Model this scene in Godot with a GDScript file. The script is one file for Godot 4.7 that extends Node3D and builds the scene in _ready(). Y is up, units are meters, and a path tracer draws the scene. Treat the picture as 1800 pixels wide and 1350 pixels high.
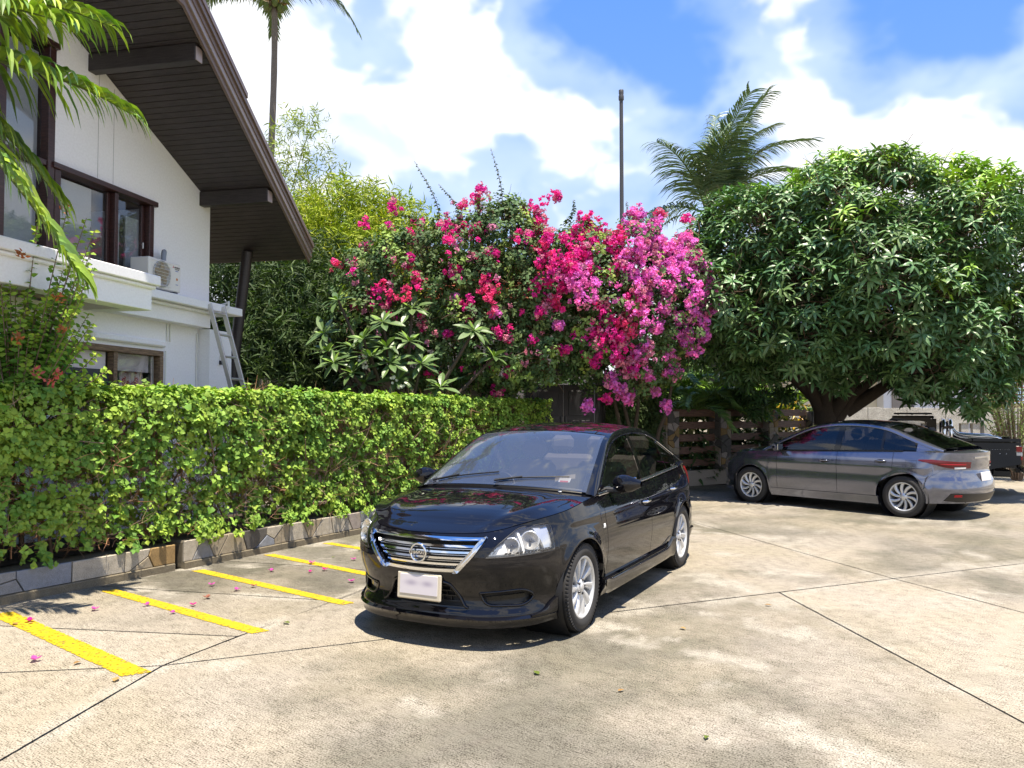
extends Node3D

# ---------------------------------------------------------------- mesh helpers
class MB:
	var v := PackedVector3Array()
	var n := PackedVector3Array()
	var uv := PackedVector2Array()
	var c := PackedColorArray()
	var idx := PackedInt32Array()
	var col := Color(1, 1, 1)
	func vert(p: Vector3, nn: Vector3, t := Vector2.ZERO) -> int:
		v.append(p); n.append(nn); uv.append(t); c.append(col)
		return v.size() - 1
	func tri(a: Vector3, b: Vector3, d: Vector3) -> void:      # counter-clockwise seen from the front
		var nn := (b - a).cross(d - a).normalized()
		var i := vert(a, nn); vert(b, nn); vert(d, nn)
		idx.append_array([i, i + 2, i + 1])
	func quad(a: Vector3, b: Vector3, d: Vector3, e: Vector3, t := Rect2(0, 0, 1, 1)) -> void:
		var nn := (d - a).cross(e - b).normalized()
		var i := vert(a, nn, t.position); vert(b, nn, t.position + Vector2(t.size.x, 0)); vert(d, nn, t.end); vert(e, nn, t.position + Vector2(0, t.size.y))
		idx.append_array([i, i + 2, i + 1, i, i + 3, i + 2])
	# rows of equal length; normal = d/du x d/dv (u along a row, v over the rows), flip turns it
	func grid(rows: Array, flip := false, closed := false, skip: Variant = null, uvs: Variant = null) -> void:
		var nv := rows.size()
		var nu: int = rows[0].size()
		var acc := PackedVector3Array()
		acc.resize(nv * nu)
		var base := v.size()
		var quads := PackedInt32Array()
		for j in nv - 1:
			for i in (nu if closed else nu - 1):
				var i2 := (i + 1) % nu
				var a: Vector3 = rows[j][i]
				var b: Vector3 = rows[j][i2]
				var d: Vector3 = rows[j + 1][i2]
				var e: Vector3 = rows[j + 1][i]
				var nn := (d - a).cross(e - b)
				if flip:
					nn = -nn
				acc[j * nu + i] += nn; acc[j * nu + i2] += nn; acc[(j + 1) * nu + i2] += nn; acc[(j + 1) * nu + i] += nn
				if skip != null and skip.call(i, j):
					continue
				quads.append_array([j * nu + i, j * nu + i2, (j + 1) * nu + i2, (j + 1) * nu + i])
		for j in nv:
			for i in nu:
				var t := Vector2(float(i) / maxi(nu - 1, 1), float(j) / maxi(nv - 1, 1))
				if uvs != null:
					t = uvs.call(rows[j][i], t)
				vert(rows[j][i], acc[j * nu + i].normalized() if acc[j * nu + i].length_squared() > 1e-16 else Vector3.UP, t)
		for k in range(0, quads.size(), 4):
			var a := base + quads[k]
			var b := base + quads[k + 1]
			var d := base + quads[k + 2]
			var e := base + quads[k + 3]
			if flip:
				idx.append_array([a, b, d, a, d, e])
			else:
				idx.append_array([a, d, b, a, e, d])
	func box(ctr: Vector3, size: Vector3, bas := Basis.IDENTITY, bev := 0.0) -> void:
		var h := size / 2.0
		var b := minf(bev, minf(h.x, minf(h.y, h.z)) * 0.9)
		for ax in 3:
			for s in [-1.0, 1.0]:
				var q := []
				for k in [[-1, -1], [1, -1], [1, 1], [-1, 1]]:
					var p := Vector3.ZERO
					p[ax] = s * h[ax]
					p[(ax + 1) % 3] = k[0] * (h[(ax + 1) % 3] - b)
					p[(ax + 2) % 3] = k[1] * (h[(ax + 2) % 3] - b)
					q.append(ctr + bas * p)
				if s > 0: quad(q[0], q[1], q[2], q[3])
				else: quad(q[3], q[2], q[1], q[0])
		if b > 0.0:
			for ax in 3:                       # the twelve chamfers
				var u := (ax + 1) % 3
				var w := (ax + 2) % 3
				for su in [-1.0, 1.0]:
					for sw in [-1.0, 1.0]:
						var q := []
						for k in [[0, -1], [0, 1], [1, 1], [1, -1]]:
							var p := Vector3.ZERO
							p[ax] = k[1] * (h[ax] - b)
							p[u] = su * (h[u] - (b if k[0] else 0.0))
							p[w] = sw * (h[w] - (0.0 if k[0] else b))
							q.append(ctr + bas * p)
						var nn: Vector3 = (q[2] - q[0]).cross(q[3] - q[1])
						var out := Vector3.ZERO
						out[u] = su; out[w] = sw
						if nn.dot(bas * out) > 0: quad(q[0], q[1], q[2], q[3])
						else: quad(q[3], q[2], q[1], q[0])
			for sx in [-1.0, 1.0]:
				for sy in [-1.0, 1.0]:
					for sz in [-1.0, 1.0]:
						var a := ctr + bas * Vector3(sx * h.x, sy * (h.y - b), sz * (h.z - b))
						var e := ctr + bas * Vector3(sx * (h.x - b), sy * h.y, sz * (h.z - b))
						var f := ctr + bas * Vector3(sx * (h.x - b), sy * (h.y - b), sz * h.z)
						if sx * sy * sz > 0: tri(a, e, f)
						else: tri(a, f, e)
	func tube(pts: Array, rad: Variant, sides := 6, caps := true) -> void:
		var rows := []
		var side := Vector3.ZERO
		for i in pts.size():
			var p: Vector3 = pts[i]
			var dir: Vector3 = (pts[mini(i + 1, pts.size() - 1)] - pts[maxi(i - 1, 0)]).normalized()
			if side == Vector3.ZERO:
				side = dir.cross(Vector3.UP if absf(dir.y) < 0.9 else Vector3.RIGHT).normalized()
			side = (side - dir * side.dot(dir)).normalized()
			var up := side.cross(dir)
			var r: float = rad[i] if rad is Array else rad
			var row := []
			for k in sides:
				var a := TAU * k / sides
				row.append(p + (side * cos(a) + up * sin(a)) * r)
			rows.append(row)
		grid(rows, true, true)
		if caps:
			for e in [0, pts.size() - 1]:
				for k in range(1, sides - 1):
					if e == 0: tri(rows[0][0], rows[0][k], rows[0][k + 1])
					else: tri(rows[e][0], rows[e][k + 1], rows[e][k])
	# profile of (radius, height) turned round the y axis of xf, going up = outside faces out
	func lathe(prof: Array, segs: int, xf := Transform3D()) -> void:
		var rows := []
		for p in prof:
			var row := []
			for k in segs:
				var a := -TAU * k / segs
				row.append(xf * Vector3(p.x * cos(a), p.y, p.x * sin(a)))
			rows.append(row)
		grid(rows, xf.basis.determinant() < 0, true)
	# flat polygon (counter-clockwise in x, y of xf) pushed out to z = depth, with a chamfer
	func slab(poly: PackedVector2Array, depth: float, xf: Transform3D, bev := 0.0, back := false) -> void:
		var pts := poly
		if Geometry2D.is_polygon_clockwise(pts):
			pts = pts.duplicate(); pts.reverse()
		var top := pts
		if bev > 0.0:
			var ins := Geometry2D.offset_polygon(pts, -bev)
			if ins.size() == 1 and ins[0].size() == pts.size():
				top = ins[0]
				if Geometry2D.is_polygon_clockwise(top): top.reverse()
				var best := 0
				for k in top.size():
					if top[k].distance_squared_to(pts[0]) < top[best].distance_squared_to(pts[0]): best = k
				var t2 := PackedVector2Array()
				for k in top.size(): t2.append(top[(best + k) % top.size()])
				top = t2
		var tr := Geometry2D.triangulate_polygon(top)
		var m := 1.0 if xf.basis.determinant() > 0 else -1.0
		for k in range(0, tr.size(), 3):
			var a := top[tr[k]]
			var b := top[tr[k + 1]]
			var d := top[tr[k + 2]]
			if (b - a).cross(d - a) * m < 0:
				var s := b; b = d; d = s
			tri(xf * Vector3(a.x, a.y, depth), xf * Vector3(b.x, b.y, depth), xf * Vector3(d.x, d.y, depth))
			if back:
				tri(xf * Vector3(a.x, a.y, 0), xf * Vector3(d.x, d.y, 0), xf * Vector3(b.x, b.y, 0))
		var dd := depth - (bev if top != pts else 0.0)
		for k in pts.size():
			var a := pts[k]
			var b := pts[(k + 1) % pts.size()]
			var at := top[k]
			var bt := top[(k + 1) % pts.size()]
			if m > 0:
				quad(xf * Vector3(a.x, a.y, 0), xf * Vector3(b.x, b.y, 0), xf * Vector3(b.x, b.y, dd), xf * Vector3(a.x, a.y, dd))
				if top != pts: quad(xf * Vector3(a.x, a.y, dd), xf * Vector3(b.x, b.y, dd), xf * Vector3(bt.x, bt.y, depth), xf * Vector3(at.x, at.y, depth))
			else:
				quad(xf * Vector3(b.x, b.y, 0), xf * Vector3(a.x, a.y, 0), xf * Vector3(a.x, a.y, dd), xf * Vector3(b.x, b.y, dd))
				if top != pts: quad(xf * Vector3(b.x, b.y, dd), xf * Vector3(a.x, a.y, dd), xf * Vector3(at.x, at.y, depth), xf * Vector3(bt.x, bt.y, depth))
	func mesh(m: Material) -> ArrayMesh:
		var am := ArrayMesh.new()
		if v.is_empty():
			return am
		var a := []
		a.resize(Mesh.ARRAY_MAX)
		a[Mesh.ARRAY_VERTEX] = v
		a[Mesh.ARRAY_NORMAL] = n
		a[Mesh.ARRAY_TEX_UV] = uv
		a[Mesh.ARRAY_COLOR] = c
		a[Mesh.ARRAY_INDEX] = idx
		am.add_surface_from_arrays(Mesh.PRIMITIVE_TRIANGLES, a)
		am.surface_set_material(0, m)
		return am

var M := {}
var taken := {}
var rng := RandomNumberGenerator.new()

func numbered(called: String) -> String:
	if not taken.has(called):
		taken[called] = 0
		return called
	taken[called] += 1
	return "%s_%03d" % [called, taken[called]]

func tag(o: Node, label: String, category := "", group := "", kind := "") -> Node:
	if label: o.set_meta("label", label)
	if category: o.set_meta("category", category)
	if group: o.set_meta("group", group)
	if kind: o.set_meta("kind", kind)
	return o

func thing(called: String, label: String, category: String, at := Vector3.ZERO, turn := 0.0, group := "", kind := "") -> Node3D:
	var o := Node3D.new()
	o.name = numbered(called)
	add_child(o)
	o.position = at
	o.rotation.y = turn
	tag(o, label, category, group, kind)
	return o

func obj(called: String, mb: Variant, m: Material, parent: Node = null) -> MeshInstance3D:
	var o := MeshInstance3D.new()
	o.mesh = mb.mesh(m) if mb is MB else mb
	if not mb is MB:
		o.material_override = m
	o.name = called if parent else numbered(called)
	(parent if parent else self).add_child(o, true)
	return o

func node(called: String, parent: Node) -> Node3D:
	var o := Node3D.new()
	o.name = called
	parent.add_child(o, true)
	return o

# many copies of one small mesh that nobody would count: leaves, petals, twigs
func scatter(called: String, m: Mesh, xfs: Array, cols: Array, parent: Node) -> MultiMeshInstance3D:
	var mm := MultiMesh.new()
	mm.transform_format = MultiMesh.TRANSFORM_3D
	mm.use_colors = true
	mm.mesh = m
	mm.instance_count = xfs.size()
	for i in xfs.size():
		mm.set_instance_transform(i, xfs[i])
		mm.set_instance_color(i, cols[i])
	var o := MultiMeshInstance3D.new()
	o.multimesh = mm
	o.name = called
	parent.add_child(o, true)
	o.set_meta("kind", "stuff")
	return o

func text(called: String, s: String, h: float, m: Material, parent: Node, xf: Transform3D, depth := 0.004, width := 0.0) -> MeshInstance3D:
	var t := TextMesh.new()
	t.text = s
	t.font = SystemFont.new()
	t.font.font_names = PackedStringArray(["Droid Sans"])
	t.font_size = 32
	t.pixel_size = h / 24.0
	t.depth = depth
	t.curve_step = 1.0
	var o := MeshInstance3D.new()
	o.mesh = t
	o.material_override = m
	o.name = called
	parent.add_child(o, true)
	o.transform = xf
	if width > 0.0:
		var w := t.get_aabb().size.x
		if w > 0.0:
			o.transform = xf * Transform3D(Basis.from_scale(Vector3(width / w, 1, 1)))
	return o

func lin(r: float, g: float, b: float, a := 1.0) -> Color:
	var k := Color(r, g, b).linear_to_srgb()
	k.a = a
	return k

func mat(key: String, c: Color, rough: float, metal := 0.0, more := {}) -> StandardMaterial3D:
	var m := StandardMaterial3D.new()
	m.resource_name = key
	m.albedo_color = c
	m.roughness = rough
	m.metallic = metal
	for k in more:
		m.set(k, more[k])
	if c.a < 1.0:
		m.transparency = BaseMaterial3D.TRANSPARENCY_ALPHA
	M[key] = m
	return m

func cr(p: Array, t: float) -> Variant:              # Catmull-Rom through p, t in 0..1
	var x := clampf(t, 0.0, 1.0) * (p.size() - 1)
	var i := mini(int(x), p.size() - 2)
	var f := x - i
	var a = p[maxi(i - 1, 0)]
	var b = p[i]
	var c = p[i + 1]
	var d = p[mini(i + 2, p.size() - 1)]
	return (b * 2.0 + (c - a) * f + (a * 2.0 - b * 5.0 + c * 4.0 - d) * f * f + (b * 3.0 - a - c * 3.0 + d) * f * f * f) * 0.5

func tab(p: Array, x: float) -> float:                # smooth table look-up, p = [[x, y], ...] with x rising
	if x <= p[0][0]: return p[0][1]
	for i in p.size() - 1:
		if x <= p[i + 1][0]:
			var h: float = p[i + 1][0] - p[i][0]
			var f: float = (x - p[i][0]) / h
			var d0: float = (p[i + 1][1] - p[i][1]) / h
			var m0: float = d0
			var m1: float = d0
			if i > 0:
				var dp: float = (p[i][1] - p[i - 1][1]) / (p[i][0] - p[i - 1][0])
				m0 = 0.0 if dp * d0 <= 0.0 else 2.0 * dp * d0 / (dp + d0)
			if i < p.size() - 2:
				var dn: float = (p[i + 2][1] - p[i + 1][1]) / (p[i + 2][0] - p[i + 1][0])
				m1 = 0.0 if dn * d0 <= 0.0 else 2.0 * dn * d0 / (dn + d0)
			var f2 := f * f
			var f3 := f2 * f
			return (2 * f3 - 3 * f2 + 1) * p[i][1] + (f3 - 2 * f2 + f) * h * m0 + (-2 * f3 + 3 * f2) * p[i + 1][1] + (f3 - f2) * h * m1
	return p[-1][1]

func noise(sd: int, freq: float, oct := 4, type := FastNoiseLite.TYPE_SIMPLEX_SMOOTH) -> FastNoiseLite:
	var f := FastNoiseLite.new()
	f.seed = sd
	f.noise_type = type
	f.frequency = freq
	f.fractal_octaves = oct
	if oct <= 1: f.fractal_type = FastNoiseLite.FRACTAL_NONE
	return f

func rv() -> Vector3:                                 # a random direction
	while true:
		var p := Vector3(rng.randf_range(-1, 1), rng.randf_range(-1, 1), rng.randf_range(-1, 1))
		if p.length_squared() < 1.0 and p.length_squared() > 0.01:
			return p.normalized()
	return Vector3.UP

func facing(up: Vector3, roll: float) -> Basis:       # a basis whose y axis is up, rolled round it
	var u := up.normalized()
	var x := u.cross(Vector3(0.31, 0.2, 0.93)).normalized()
	return Basis(x, u, x.cross(u)).orthonormalized() * Basis(Vector3.UP, roll)

func W(x: float, d: float, y := 0.0) -> Vector3:      # x to the side, d metres ahead, y up
	return Vector3(x, y, -d)

# ---------------------------------------------------------------- materials and textures
func grey_image(size: int, f: FastNoiseLite) -> Image:
	var im := f.get_seamless_image(size, size, false, false, 0.15, true)
	im.convert(Image.FORMAT_L8)
	return im

func tex(bytes: PackedByteArray, size: int) -> ImageTexture:
	return ImageTexture.create_from_image(Image.create_from_data(size, size, false, Image.FORMAT_RGB8, bytes))

func normal_of(im: Image, strength: float) -> ImageTexture:
	var k := im.duplicate()
	k.convert(Image.FORMAT_RGBA8)
	k.bump_map_to_normal_map(strength)
	return ImageTexture.create_from_image(k)

# stone-like grain: mean colour times 1 +- amount from three noises, with dark pits and pale grains
func grain(size: int, sd: int, coarse: float, fine: float, amount: float, pits := 0.0, tone := 0.85, streak := 0.0) -> Array:
	var a := grey_image(size, noise(sd, coarse, 5)).get_data()
	var b := grey_image(size, noise(sd + 1, fine, 2)).get_data()
	var fs := noise(sd + 2, 0.02, 3)
	var im := Image.create(size, size, false, Image.FORMAT_L8)
	var hd := PackedByteArray()
	hd.resize(size * size)
	var out := PackedByteArray()
	out.resize(size * size * 3)
	var st := grey_image(size, noise(sd + 3, 0.05, 3)).get_data() if streak > 0.0 else PackedByteArray()
	for i in size * size:
		var x := a[i] / 255.0 - 0.5
		var y := b[i] / 255.0 - 0.5
		var k := 1.0 + amount * (x * 0.22 + y * 1.3)
		if streak > 0.0:
			var row := i / size
			var colm := i % size
			var q := st[((row * 8) % size) * size + (colm / 4)] / 255.0 - 0.5     # drawn out along the rows
			k -= streak * minf(maxf(q - 0.15, 0.0) * 9.0, 1.0)
			k += streak * maxf(-0.15 - q, 0.0) * 0.8
		if pits > 0.0 and y < -0.20 - x * 0.14:
			k -= pits * minf(1.0, (-0.20 - x * 0.14 - y) * 9.0)
		if pits > 0.0 and y > 0.24 - x * 0.25:
			k += pits * 0.45
		k = clampf(k * tone, 0.0, 1.0)
		out[i * 3] = int(k * 255.0)
		out[i * 3 + 1] = int(pow(k, 1.03) * 255.0)
		out[i * 3 + 2] = int(pow(k, 1.10) * 255.0)
		hd[i] = int(clampf(0.5 + 0.5 * x * amount + (k - tone) * 0.8, 0, 1) * 255.0)
	return [tex(out, size), Image.create_from_data(size, size, false, Image.FORMAT_L8, hd)]

func materials() -> void:
	var conc := grain(1024, 11, 0.012, 0.15, 0.28, 0.36, 0.86, 0.40)
	var m := mat("concrete", Color.WHITE, 0.93, 0.0, {"vertex_color_use_as_albedo": true, "albedo_texture": conc[0], "normal_enabled": true, "normal_texture": normal_of(conc[1], 3.0), "metallic_specular": 0.3})
	m.normal_scale = 0.16
	var rough := grain(512, 31, 0.02, 0.2, 0.5, 0.35, 0.82)
	M["rough_tex"] = rough[0]
	M["rough_norm"] = normal_of(rough[1], 4.0)
	for e in [["mortar", lin(0.20, 0.17, 0.12), 0.95, 1.2], ["footing", lin(0.27, 0.23, 0.16), 0.95, 1.3], ["soil", lin(0.06, 0.045, 0.03), 0.98, 0.9], ["stone_grey", lin(0.40, 0.40, 0.41), 0.8, 1.6], ["stone_blue", lin(0.36, 0.39, 0.46), 0.75, 1.7], ["stone_tan", lin(0.52, 0.44, 0.32), 0.85, 1.5],
			["stone_cream", lin(0.66, 0.60, 0.50), 0.85, 1.4], ["stone_ochre", lin(0.47, 0.31, 0.13), 0.85, 1.3], ["stone_dark", lin(0.16, 0.15, 0.14), 0.85, 1.5], ["stone_pink", lin(0.52, 0.45, 0.41), 0.85, 1.6], ["old_wall", lin(0.62, 0.60, 0.55), 0.9, 0.35], ["joint_earth", lin(0.07, 0.058, 0.04), 0.95, 1.0], ["far_ground", lin(0.30, 0.26, 0.19), 0.95, 0.5]]:
		var q := mat(e[0], e[1], e[2], 0.0, {"albedo_texture": rough[0], "uv1_triplanar": true, "uv1_world_triplanar": true, "normal_enabled": true, "normal_texture": M.rough_norm})
		q.uv1_scale = Vector3.ONE * e[3]
		q.normal_scale = 0.8
	var wood := PackedByteArray()
	wood.resize(256 * 256 * 3)
	var wn := noise(77, 0.03, 4)
	for y in 256:
		for x in 256:
			var k := 0.82 + 0.30 * wn.get_noise_2d(x * 0.35, y * 6.0) + 0.12 * wn.get_noise_2d(x * 3.0 + 900, y * 14.0)
			for ch in 3: wood[(y * 256 + x) * 3 + ch] = int(clampf(k, 0, 1) * 255)
	M["wood_tex"] = tex(wood, 256)
	for e in [["rail_wood", lin(0.25, 0.135, 0.092), 0.6], ["soffit_wood", lin(0.055, 0.042, 0.042), 0.5], ["soffit_beam", lin(0.042, 0.033, 0.034), 0.45], ["window_wood", lin(0.072, 0.030, 0.026), 0.35], ["brown_frame", lin(0.30, 0.20, 0.12), 0.5]]:
		mat(e[0], e[1], e[2], 0.0, {"albedo_texture": M.wood_tex, "uv1_triplanar": true})
		M[e[0]].uv1_scale = Vector3.ONE * 1.3
	var plaster := grain(512, 51, 0.008, 0.12, 0.04, 0.0, 0.985)
	var wn2 := normal_of(plaster[1], 2.0)
	for e in [["white_wall", lin(0.88, 0.88, 0.88), 0.85], ["white_trim", lin(0.90, 0.90, 0.90), 0.7], ["cream_wall", lin(0.80, 0.71, 0.52), 0.85], ["beige_wall", lin(0.36, 0.31, 0.26), 0.9]]:
		mat(e[0], e[1], e[2], 0.0, {"albedo_texture": plaster[0], "uv1_triplanar": true, "uv1_world_triplanar": true, "normal_enabled": true, "normal_texture": wn2})
		M[e[0]].uv1_scale = Vector3.ONE * 0.45
		M[e[0]].normal_scale = 0.12
	mat("yellow_paint", Color.WHITE, 0.7, 0.0, {"vertex_color_use_as_albedo": true, "albedo_texture": rough[0], "uv1_triplanar": true, "uv1_world_triplanar": true})
	M.yellow_paint.uv1_scale = Vector3.ONE * 2.3
	mat("fascia", lin(0.15, 0.105, 0.09), 0.4, 0.0)
	mat("fascia_pale", lin(0.30, 0.24, 0.22), 0.35, 0.2)
	mat("roof_dark", lin(0.09, 0.07, 0.065), 0.6)
	mat("roof_tile", lin(0.42, 0.13, 0.06), 0.75)
	mat("aluminium", lin(0.62, 0.61, 0.58), 0.38, 0.75)
	mat("aluminium_dull", lin(0.45, 0.45, 0.44), 0.5, 0.6)
	mat("ac_white", lin(0.78, 0.76, 0.71), 0.5)
	mat("ac_dark", lin(0.10, 0.10, 0.10), 0.6)
	mat("grey_hose", lin(0.26, 0.29, 0.33), 0.7)
	mat("white_pipe", lin(0.80, 0.80, 0.74), 0.5)
	mat("house_glass", Color(0.05, 0.06, 0.07, 0.22), 0.02, 0.0, {"metallic_specular": 0.9})
	mat("clear_glass", Color(0.02, 0.025, 0.03, 0.12), 0.02)
	mat("dark_glass", Color(0.006, 0.007, 0.009, 0.55), 0.02)
	mat("screen_mesh", lin(0.05, 0.055, 0.06), 0.6)
	mat("room_dark", lin(0.05, 0.045, 0.04), 0.9)
	mat("room_wall", lin(0.42, 0.42, 0.42), 0.9)
	mat("gate_paint", lin(0.012, 0.012, 0.015), 0.5)
	mat("curtain_sky_pale", lin(0.62, 0.68, 0.72), 0.8)  # pale curtain cloth, also the tone of sky reflected in the panes
	mat("pole_metal", lin(0.07, 0.07, 0.075), 0.5, 0.3)
	mat("bark", lin(0.105, 0.080, 0.060), 0.95, 0.0, {"albedo_texture": rough[0], "uv1_triplanar": true, "uv1_world_triplanar": true, "normal_enabled": true, "normal_texture": M.rough_norm})
	M.bark.uv1_scale = Vector3(2.5, 0.8, 2.5)
	mat("palm_bark", lin(0.26, 0.23, 0.20), 0.95, 0.0, {"albedo_texture": rough[0], "uv1_triplanar": true, "uv1_world_triplanar": true})
	M.palm_bark.uv1_scale = Vector3(0.6, 4.0, 0.6)
	mat("twig", lin(0.20, 0.14, 0.10), 0.9, 0.0, {"vertex_color_use_as_albedo": true})
	mat("green_stem", lin(0.10, 0.14, 0.03), 0.7)
	mat("cane", lin(0.30, 0.30, 0.08), 0.6)
	for e in [["leaf", 0.42, 0.55, 0.5], ["leaf_soft", 0.6, 0.7, 0.35], ["leaf_gloss", 0.40, 0.55, 0.5], ["petal", 0.7, 0.8, 0.3]]:
		var q := mat(e[0], Color.WHITE, e[1], 0.0, {"vertex_color_use_as_albedo": true, "backlight_enabled": true, "metallic_specular": e[3]})
		q.backlight = Color(e[2], e[2], e[2]) if e[0] == "petal" else Color(e[2] * 0.9, e[2], e[2] * 0.45)
	mat("paint_black", lin(0.005, 0.005, 0.007), 0.6, 0.0, {"clearcoat_enabled": true, "clearcoat": 1.0, "clearcoat_roughness": 0.015, "metallic_specular": 0.0})
	mat("paint_pickup", lin(0.004, 0.004, 0.006), 0.5, 0.0, {"clearcoat_enabled": true, "clearcoat": 0.55, "clearcoat_roughness": 0.03, "metallic_specular": 0.0})
	mat("paint_grey", lin(0.16, 0.172, 0.225), 0.17, 0.8, {"clearcoat_enabled": true, "clearcoat": 1.0, "clearcoat_roughness": 0.02})
	mat("gloss_black", lin(0.006, 0.006, 0.006), 0.08)
	mat("plastic_black", lin(0.012, 0.012, 0.013), 0.45)
	mat("mesh_black", lin(0.010, 0.010, 0.010), 0.6)
	mat("rubber", lin(0.022, 0.021, 0.021), 0.75)
	mat("chrome", lin(0.80, 0.81, 0.83), 0.07, 1.0)
	mat("satin_chrome", lin(0.62, 0.63, 0.65), 0.22, 1.0)
	mat("alloy", lin(0.62, 0.63, 0.64), 0.30, 0.45)
	mat("alloy_dark", lin(0.05, 0.05, 0.055), 0.4, 0.5)
	mat("brake_disc", lin(0.25, 0.24, 0.23), 0.4, 0.8)
	mat("car_glass", Color(0.004, 0.005, 0.007, 0.42), 0.01, 0.0, {"metallic_specular": 0.62})
	mat("screen_glass", Color(lin(0.065, 0.080, 0.120), 0.52), 0.01, 0.0, {"metallic_specular": 0.72})  # tinted dusty glass; its bluish base colour also stands in for reflected sky
	mat("car_glass_dark", Color(0.004, 0.005, 0.007, 0.72), 0.01, 0.0, {"metallic_specular": 0.62})
	mat("lamp_glass", Color(0.6, 0.6, 0.6, 0.06), 0.02, 0.0, {"metallic_specular": 0.6})
	mat("lamp_silver", lin(0.66, 0.66, 0.65), 0.22, 0.7)
	mat("lamp_white", lin(0.75, 0.75, 0.73), 0.3)
	mat("lamp_red", lin(0.34, 0.010, 0.016), 0.12)
	mat("lamp_dark_red", lin(0.12, 0.008, 0.012), 0.08)
	mat("lamp_amber", lin(0.65, 0.22, 0.03), 0.2)
	mat("seat_cloth", lin(0.30, 0.27, 0.24), 0.9)
	mat("seat_dark", lin(0.03, 0.03, 0.032), 0.85)
	mat("dash", lin(0.035, 0.035, 0.04), 0.7)
	mat("plate_white", lin(0.62, 0.60, 0.60), 0.5)
	mat("plate_frame", lin(0.55, 0.49, 0.38), 0.4)
	mat("ink_grey", lin(0.42, 0.38, 0.45), 0.6)
	mat("print_dark", lin(0.03, 0.03, 0.035), 0.6)
	mat("print_white", lin(0.75, 0.75, 0.75), 0.5)
	mat("print_red", lin(0.55, 0.05, 0.05), 0.5)
	mat("print_blue", lin(0.20, 0.25, 0.50), 0.5)
	mat("curtain_white", lin(0.72, 0.66, 0.66), 0.9)

# ---------------------------------------------------------------- camera, sky, sun
func camera_and_light() -> void:
	var cam := Camera3D.new()
	cam.name = "camera"
	cam.fov = 51.49
	cam.near = 0.05
	cam.far = 2000.0
	cam.position = Vector3(0, 1.6, 0)
	cam.rotation_degrees = Vector3(1.964, 0, 0)
	add_child(cam)
	var sun := DirectionalLight3D.new()
	sun.name = "sun"
	sun.light_color = Color(1.0, 0.955, 0.88)
	sun.light_energy = 1.6
	sun.light_angular_distance = 0.5
	sun.shadow_enabled = true
	add_child(sun)
	sun.look_at_from_position(Vector3(0.10, 1, 0.20) * 30, Vector3.ZERO, Vector3.BACK)
	var e := Environment.new()
	e.background_mode = Environment.BG_SKY
	e.sky = Sky.new()
	var sm := PanoramaSkyMaterial.new()
	sm.panorama = sky_picture()
	e.sky.sky_material = sm
	e.background_energy_multiplier = 1.0
	e.tonemap_mode = Environment.TONE_MAPPER_LINEAR
	e.tonemap_exposure = 2.25
	e.sdfgi_enabled = true
	e.ssao_enabled = true
	e.ssil_enabled = true
	var w := WorldEnvironment.new()
	w.name = "air"
	w.environment = e
	add_child(w)

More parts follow.
